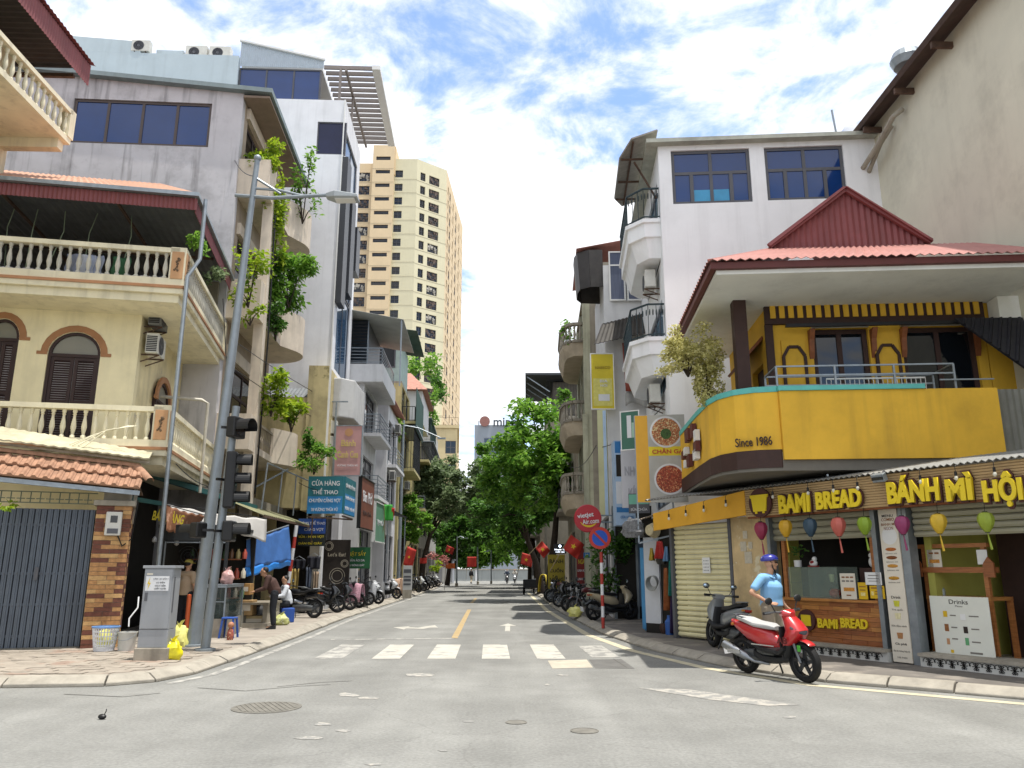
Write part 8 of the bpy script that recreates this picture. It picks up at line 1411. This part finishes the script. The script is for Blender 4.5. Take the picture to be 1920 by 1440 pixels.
HB = M('helmet blue', '#2a2f8f', .3, .15, 6, coat=.4, patch='#8f9ac8', pscale=7, pmin=.6); ho = hl.build('helmet', HB, man, True, loc=hp(0, .01, .075), rot=(R(-6), 0, R(42))); MB().lathe([(.1, 0), (.135, -.015)], n=20, a0=R(200), a1=R(340)).build('visor', BBLK, ho, thick=.006, loc=(0, -.02, -.01))
for k in range(5): MB().tube([(-.06 + .03 * k, -.11, .03), (-.065 + .032 * k, -.02, .093 - .006 * abs(k - 2) ** 2), (-.06 + .03 * k, .1, .045)], .006, 5).build('vent', BBLK, ho)
MB().tube([hp(-.085, 0, .05), hp(-.07, -.03, -.07), hp(-.02, -.06, -.12), hp(.0, -.07, -.22)], .009, 6).tube([hp(.085, 0, .05), hp(.06, -.04, -.08), hp(0, -.07, -.13)], .009, 6).build('strap', BLACK, man, True); MB().tube([hp(-.075, -.02, .03), hp(-.04, -.095, .028), hp(.04, -.095, .028), hp(.075, -.02, .03)], .012, 6).build('sunglasses', BLACK, man)
ven, J, hp = person('stall vendor seen from behind in beige shirt and yellow cap', (-7.95, 19.75, .14), R(165), {}, M('beige shirt', '#b09a80', .85, .08, 5), M('dark trousers', '#22242a', .85, .1), .016, 'cap', sleeve=.5); MB().ball((0, 0, 0), (.095, .11, .075), 14, 8).build('cap', M('yellow cap', '#a89a4c', .8, .1), ven, True, loc=hp(0, 0, .07)); MB().lathe([(.08, 0), (.16, -.02)], n=10, a0=R(215), a1=R(325)).build('cap_peak', MATS['yellow cap'], ven, thick=.008, loc=hp(0, -.01, .06))
br, J, hp = person('stooping person in brown jacket and dark trousers under the blue tarpaulin', (-6.35, 21.7, .12), R(-75), dict(chest=(0, -.12, 1.2), neck=(0, -.22, 1.35), head=(0, -.3, 1.47), sL=(.19, -.18, 1.32), sR=(-.19, -.18, 1.32), eL=(.23, -.25, 1.05), eR=(-.23, -.25, 1.05), wL=(.2, -.47, .98), wR=(-.2, -.47, .98)), M('brown jacket', '#4a342e', .85, .15, 5), MATS['dark trousers'], .016, sleeve=1)
def seated(label, loc, rz, top, bottom, z=.55, arms=True): return person(label, loc, rz, dict(pel=(0, 0, z), chest=(0, -.06, z + .3), neck=(0, -.08, z + .5), head=(0, -.1, z + .68), sL=(.18, -.08, z + .46), sR=(-.18, -.08, z + .46), eL=(.25, -.2, z + .22), eR=(-.25, -.2, z + .22), wL=(.24, -.45, z + .2), wR=(-.24, -.45, z + .2), hL=(.09, -.02, z - .02), hR=(-.09, -.02, z - .02), kL=(.13, -.42, z), kR=(-.13, -.42, z), aL=(.13, -.38, z - .45), aR=(-.13, -.38, z - .45)), top, bottom, .022, sleeve=.9)
seated('seated person in white shirt behind the striped pole', (-6.75, 24.4, .12), R(-60), M('white shirt', '#bfc3c9', .85, .06), MATS['dark trousers']); MB().box(-.2, -.2, 0, .2, .2, .42).build('low_stool', BP, None, loc=(-6.75, 24.4, .12), rot=(0, 0, R(-60)), bevel=.03); tag(bpy.data.objects['low_stool'], 'low blue stool under the seated person in white', 'stool')
person('far pedestrian in black top and pale trousers walking on the left pavement', (-4.9, 97, 0), R(150), dict(kL=(.1, -.15, .52), aL=(.1, -.2, .1), aR=(-.1, .25, .14)), M('black top', '#1c1c20', .9), M('pale trousers', '#b5a894', .9), .03, sleeve=.9)
for k, (x, y, lab) in enumerate(((-.6, 98, 'left'), (.35, 100, 'right'))):
    o = copy_tree([BLK, WHI][k]); o.location = (x, y, 0); o.rotation_euler = (0, 0, R(-92)); tag(o, '%s of two scooters ridden towards the camera at the street end' % lab, 'motorbike', 'ridden scooters'); seated('rider on the %s scooter at the street end' % lab, (x, y + .2, .3), R(-2), M('rider top %d' % k, ['#3f4a5c', '#a8a49c'][k], .9), MATS['dark trousers'], .62)
# ================================================================ trees and plants
def leaves(mb, c, r, n, size, rr, droop=.2, shape=1.0):
    c = Vector(c)
    for _ in range(n):
        d = Vector((rr.gauss(0, 1), rr.gauss(0, 1), rr.gauss(0, 1))); d = d / (d.length + 1e-6) * (rr.random() ** .45); p = c + Vector((d.x * r[0], d.y * r[1], d.z * r[2]))
        a = Vector((rr.gauss(0, 1), rr.gauss(0, 1), rr.gauss(0, .6) - droop)).normalized(); n_ = Vector((rr.gauss(0, .6), rr.gauss(0, .6), 1)).normalized(); b = a.cross(n_)
        if b.length < .05: continue
        b.normalize(); s_ = size * rr.uniform(.6, 1.35); e = p + a * s_; m_ = p + a * s_ * .5 + n_ * s_ * .08; mb.add([p, m_ + b * s_ * .24 * shape, e, m_ - b * s_ * .24 * shape], [(0, 1, 2, 3)])
def tree(label, base, trunk, limbs, crown, rad, clumps, per, size, mat, seed, cr=.42, group='street trees', name='street_tree'):
    rr = random.Random(seed); t = thing(name, label, 'tree', (base[0], base[1], .1), 0, group); o = Vector((base[0], base[1], .1)); m = MB(); tp = [Vector(p) for p in trunk]; n = len(tp); m.tube(tp, [.26 * (1 - .65 * i / max(1, n - 1)) * (rad[0] / 3.2) ** .5 for i in range(n)], 10)
    m.build('trunk', BARK, t, True); C = Vector(crown) - o; cs = []
    for k in range(clumps):
        d = Vector((rr.gauss(0, 1), rr.gauss(0, 1), rr.gauss(0, 1))).normalized() * rr.random() ** .33; cs.append((C + Vector((d.x * rad[0], d.y * rad[1], d.z * rad[2] * (1 if d.z > 0 else .8))), rr.uniform(.6, 1.25)))
    m = MB()
    for k, (c, q) in enumerate(cs[:limbs]): s_ = tp[-1 - (k % 2)]; mid = s_.lerp(c, .5) + Vector((rr.gauss(0, .3), rr.gauss(0, .3), .35)); m.tube([s_, s_.lerp(mid, .5) + Vector((rr.gauss(0, .1), 0, .1)), mid, c], [.11, .085, .06, .02], 6)
    m.build('limbs', BARK, t, True); lf = MB()
    for c, q in cs: r_ = cr * q * (rad[0] + rad[2]) / 4; leaves(lf, c, (r_, r_, r_ * .72), per, size, rr)
    lf.build('crown', mat, t); return t
tree('leafy tree leaning over the road on the right, before the yellow rolls sign', (2.05, 43.5), [(0, 0, 0), (.05, 0, 1.6), (.3, .1, 3.4), (.45, .1, 5.2), (.3, 0, 7)], 11, (1.15, 43.2, 7.2), (3.1, 2.8, 3.5), 90, 130, .34, MIDL, 1)
tree('dark tree with a slanting trunk behind the leaning right-hand tree', (1.95, 53), [(0, 0, 0), (-.3, 0, 1.8), (-.9, 0, 3.4), (-1.3, .1, 4.8)], 8, (.4, 53, 6.4), (3.4, 3, 2.6), 60, 120, .36, GREENL, 2)
tree('grey green tree over the left pavement', (-6.9, 61), [(0, 0, 0), (.15, 0, 2), (.6, 0, 4), (1.1, 0, 5.8)], 9, (-4.9, 61.5, 7.5), (3.2, 2.8, 2.8), 90, 140, .36, OLIVEL, 3)
tree('smaller bright tree before the grey green one on the left', (-7.2, 51), [(0, 0, 0), (.1, 0, 1.6), (.3, 0, 3)], 6, (-6.6, 51, 4.7), (1.3, 1.3, 1.8), 34, 120, .28, MIDL, 4)
tree('dense dark tree on the far left of the street', (-6.4, 80), [(0, 0, 0), (.2, 0, 2.2), (.5, 0, 4)], 6, (-5.0, 80, 5.8), (3.2, 3, 2.8), 45, 110, .45, GREENL, 5)
tree('tall dark tree on the right beyond the caged roof house', (2.3, 73), [(0, 0, 0), (-.2, 0, 2.5), (-.4, 0, 5)], 7, (.8, 73, 8.0), (4.0, 3.2, 5.2), 80, 120, .5, GREENL, 6)
tree('pale green tree filling the right side of the far street', (2.0, 90), [(0, 0, 0), (0, 0, 2.5), (-.4, 0, 4)], 6, (.6, 90, 6.5), (4.2, 3, 4.5), 60, 110, .5, MIDL, 7)
for k, (x, h, r_) in enumerate(((-9, 6.5, 4.5), (-3.2, 7.5, 5), (3.5, 8.5, 5.5), (10, 9, 5.5))): tree(['tree behind the far wall, left end', 'tree behind the middle of the far wall', 'tall tree behind the right of the far wall', 'tree behind the far wall, right end'][k], (x, 127 + k), [(0, 0, 0), (.1, 0, 3), (0, 0, 5)], 5, (x, 126 + k, h * .8), (r_, 3, h * .72), 80, 110, .75, [GREENL, MIDL, OLIVEL, GREENL][k], 20 + k, group='trees behind the far wall')
def plant(name, label, px, py, Y, r, n, size, mat, seed, pot=False, stems=4, shape=1.0, droop=.2, group='balcony plants', cl=6, sm=None):
    p = at_y(px, py, Y); rr = random.Random(seed); t = thing(name, label, 'plant', (p.x, Y, p.z - r[2]), 0, group); m = MB(); lf = MB()
    for k in range(cl):
        c = Vector((rr.uniform(-.75, .75) * r[0], rr.uniform(-.75, .75) * r[1], r[2] + rr.uniform(-.75, .75) * r[2])); q_ = .42 if cl < 20 else .24; leaves(lf, c, (r[0] * q_, r[1] * q_, r[2] * q_), n // cl, size, rr, droop, shape)
        if k < stems: m.tube([(0, 0, -.05), (c.x * .4, c.y * .4, c.z * .55), c], [.025, .018, .008], 5)
    if stems: m.build('stem', sm or BARK, t)
    lf.build('leaves', mat, t)
    if pot: MB().lathe([(.001, -.3), (.13, -.3), (.19, 0), (.2, .03), (.17, .03), (.16, -.03), (.001, -.03)], n=12).build('pot', TERRA, t, True)
    return t
plant('balcony_vine', 'bright lime vine spilling over the top balcony of the grey house', 512, 300, 24.6, (.75, .7, .75), 1100, .17, LIMEL, 1); plant('trailing_vine', 'narrow vine trailing down the balcony column of the grey house', 520, 415, 25.2, (.28, .4, 1.6), 900, .16, LIMEL, 2, False, 2, cl=9); plant('balcony_shrub', 'slender tree shoots rising from the rounded top balcony', 572, 345, 27.6, (.6, .4, 1.6), 420, .2, MIDL, 3, cl=9, stems=9)
plant('hanging_bush', 'dense dark green bush hanging from the middle balcony of the grey house', 545, 522, 26.2, (.95, .8, 1.05), 3000, .2, MIDL, 4, False, 4, cl=14, droop=.6); plant('vine_spray', 'loose yellow green sprays reaching past the lamp post', 470, 520, 23.2, (.8, .5, .95), 420, .19, LIMEL, 5, False, 6, cl=10); plant('balcony_fern', 'pale lime plant under the middle balcony of the grey house', 512, 725, 25.2, (.5, .5, .95), 560, .22, LIMEL, 6, cl=8)
plant('lime_shrub', 'bright lime shrub before the yellow stub wall', 548, 775, 26.4, (.6, .5, .6), 520, .22, LIMEL, 7, cl=6); plant('dark_shrub', 'dark leaved shrub above the sports sign', 585, 815, 27.6, (.3, .3, .6), 220, .2, GREENL, 8, cl=6); plant('lime_bush', 'rounded light green bush above the sports sign', 590, 858, 27.4, (.7, .6, .55), 900, .15, MIDL, 9, cl=9); plant('terrace_plant', 'leafy plants on the terrace corner of the yellow house', 372, 462, 18.6, (.35, .5, .35), 200, .16, MIDL, 10, cl=5); plant('terrace_creeper', 'pale creeper along the terrace side of the yellow house', 405, 520, 21.5, (.3, .8, .35), 240, .15, OLIVEL, 11, False, 0, cl=6); plant('low_creeper', 'small creeper below the middle balcony beside the signal', 470, 590, 23.2, (.4, .3, .3), 90, .18, LIMEL, 12, False, 3, cl=4)
plant('column_creeper', 'lime creeper climbing the grey house column beside the lamp arm', 508, 372, 24.8, (.22, .3, .9), 420, .16, LIMEL, 31, cl=8); plant('lower_vine', 'green vine over the lattice of the middle grey house balcony', 520, 600, 25.6, (.3, .6, .7), 520, .17, GREENL, 32, cl=8, droop=.6); plant('roof_garden', 'bright green roof garden on the far left houses below the tower', 790, 680, 70, (1.6, 2, 1.5), 700, .4, MIDL, 13, False, 3, cl=12); plant('roof_creeper', 'dark creeper hanging from the roof cage of the concrete house', 822, 715, 72, (1.0, 2, 2.0), 600, .4, GREENL, 14, False, 2, cl=10, droop=.6); plant('wall_creeper', 'creeper on the upper floors of the concrete house', 808, 765, 69, (.6, 1, 2.0), 400, .36, MIDL, 15, False, 2, cl=9); plant('ledge_creeper', 'creeper between the pale houses on the left', 740, 795, 48, (.5, 1, 1.1), 320, .28, MIDL, 16, False, 2, cl=6)
plant('blossom_bush', 'cascade of pale yellow blossom over the curved yellow balcony', 1288, 660, 16.4, (.72, .9, .5), 5200, .06, PALEFL, 17, False, 7, 1.6, .4, cl=60, group='blossom'); plant('blossom_cascade', 'hanging pale blossom trail left of the brown balcony column', 1326, 712, 16.3, (.36, .5, .75), 3400, .06, PALEFL, 18, False, 5, 1.6, .7, cl=44, group='blossom'); plant('roof_sprig', 'thin sprig growing from the curved balcony house', 1066, 625, 33, (.45, .4, .75), 110, .2, MIDL, 19, False, 5, cl=6); plant('pavement_bush', 'dark bush behind the beige scooter', 1140, 1050, 26.0, (.75, .5, 1.1), 1300, .17, GREENL, 20, False, 5, cl=10); plant('roof_bush', 'small green bush on the caged roof house', 1062, 740, 52, (.6, .6, .8), 260, .3, MIDL, 21, False, 2, cl=5); plant('gate_sprig', 'green sprig at the left frame edge above the gate', 5, 945, 15.4, (.25, .2, .12), 50, .12, LIMEL, 22, False, 0, cl=3); plant('mural_plant', 'green plants hung by the left tree trunk', 812, 1062, 57, (.5, .4, .5), 160, .25, LIMEL, 23, False, 0, cl=4); plant('pink_blossom', 'coral pink blossom sprays left of the far trees', 893, 983, 85, (.9, .5, .8), 260, .35, leafmat('coral blossom', '#8a4a44', '#c48a84'), 24, False, 0, cl=5); plant('coral_flowers', 'coral flowers hung beside the left tree trunk', 818, 1050, 58, (.8, .5, .5), 200, .25, MATS['coral blossom'], 25, False, 0, cl=5)
# overhead wires
m = MB(); W_ = lambda a, b, sag, r_=.012: MB().tube([a.lerp(b, i / 10) - Vector((0, 0, sag * 4 * (i / 10) * (1 - i / 10))) for i in range(11)], r_, 5)
for k, (a, b, s_, lab) in enumerate(((at_y(440, 640, 22.5), at_y(757, 800, 46), .5, 'upper black cable strung from the grey house to the lamp pole'), (at_y(436, 690, 22.5), at_y(757, 815, 46), .8, 'lower black cable strung from the grey house to the lamp pole'), (at_y(330, 870, 17.4), at_y(440, 905, 22), .3, 'slack cable under the yellow house balcony'), (at_y(418, 560, 21), at_y(432, 820, 21.5), .0, 'cable running down between the yellow and grey houses'), (at_y(478, 330, 16.7), at_y(440, 300, 24), .15, 'thin cable from the street lamp top to the grey house'), (at_y(757, 830, 46), at_y(812, 870, 80), .6, 'cable from the lamp pole into the left tree'), (at_y(560, 905, 27), at_y(660, 905, 31), .3, 'slack cable above the sports shop sign'), (at_y(1245, 760, 20.6), at_y(1118, 840, 26), .25, 'cable crossing behind the food banner'), (at_y(1118, 835, 26), at_y(1070, 875, 33), .3, 'cable along the old right-hand houses'))): tag(W_(a, b, s_).build('cable', BLACK, None, True), lab, 'cable', 'overhead cables')
finish_texts()
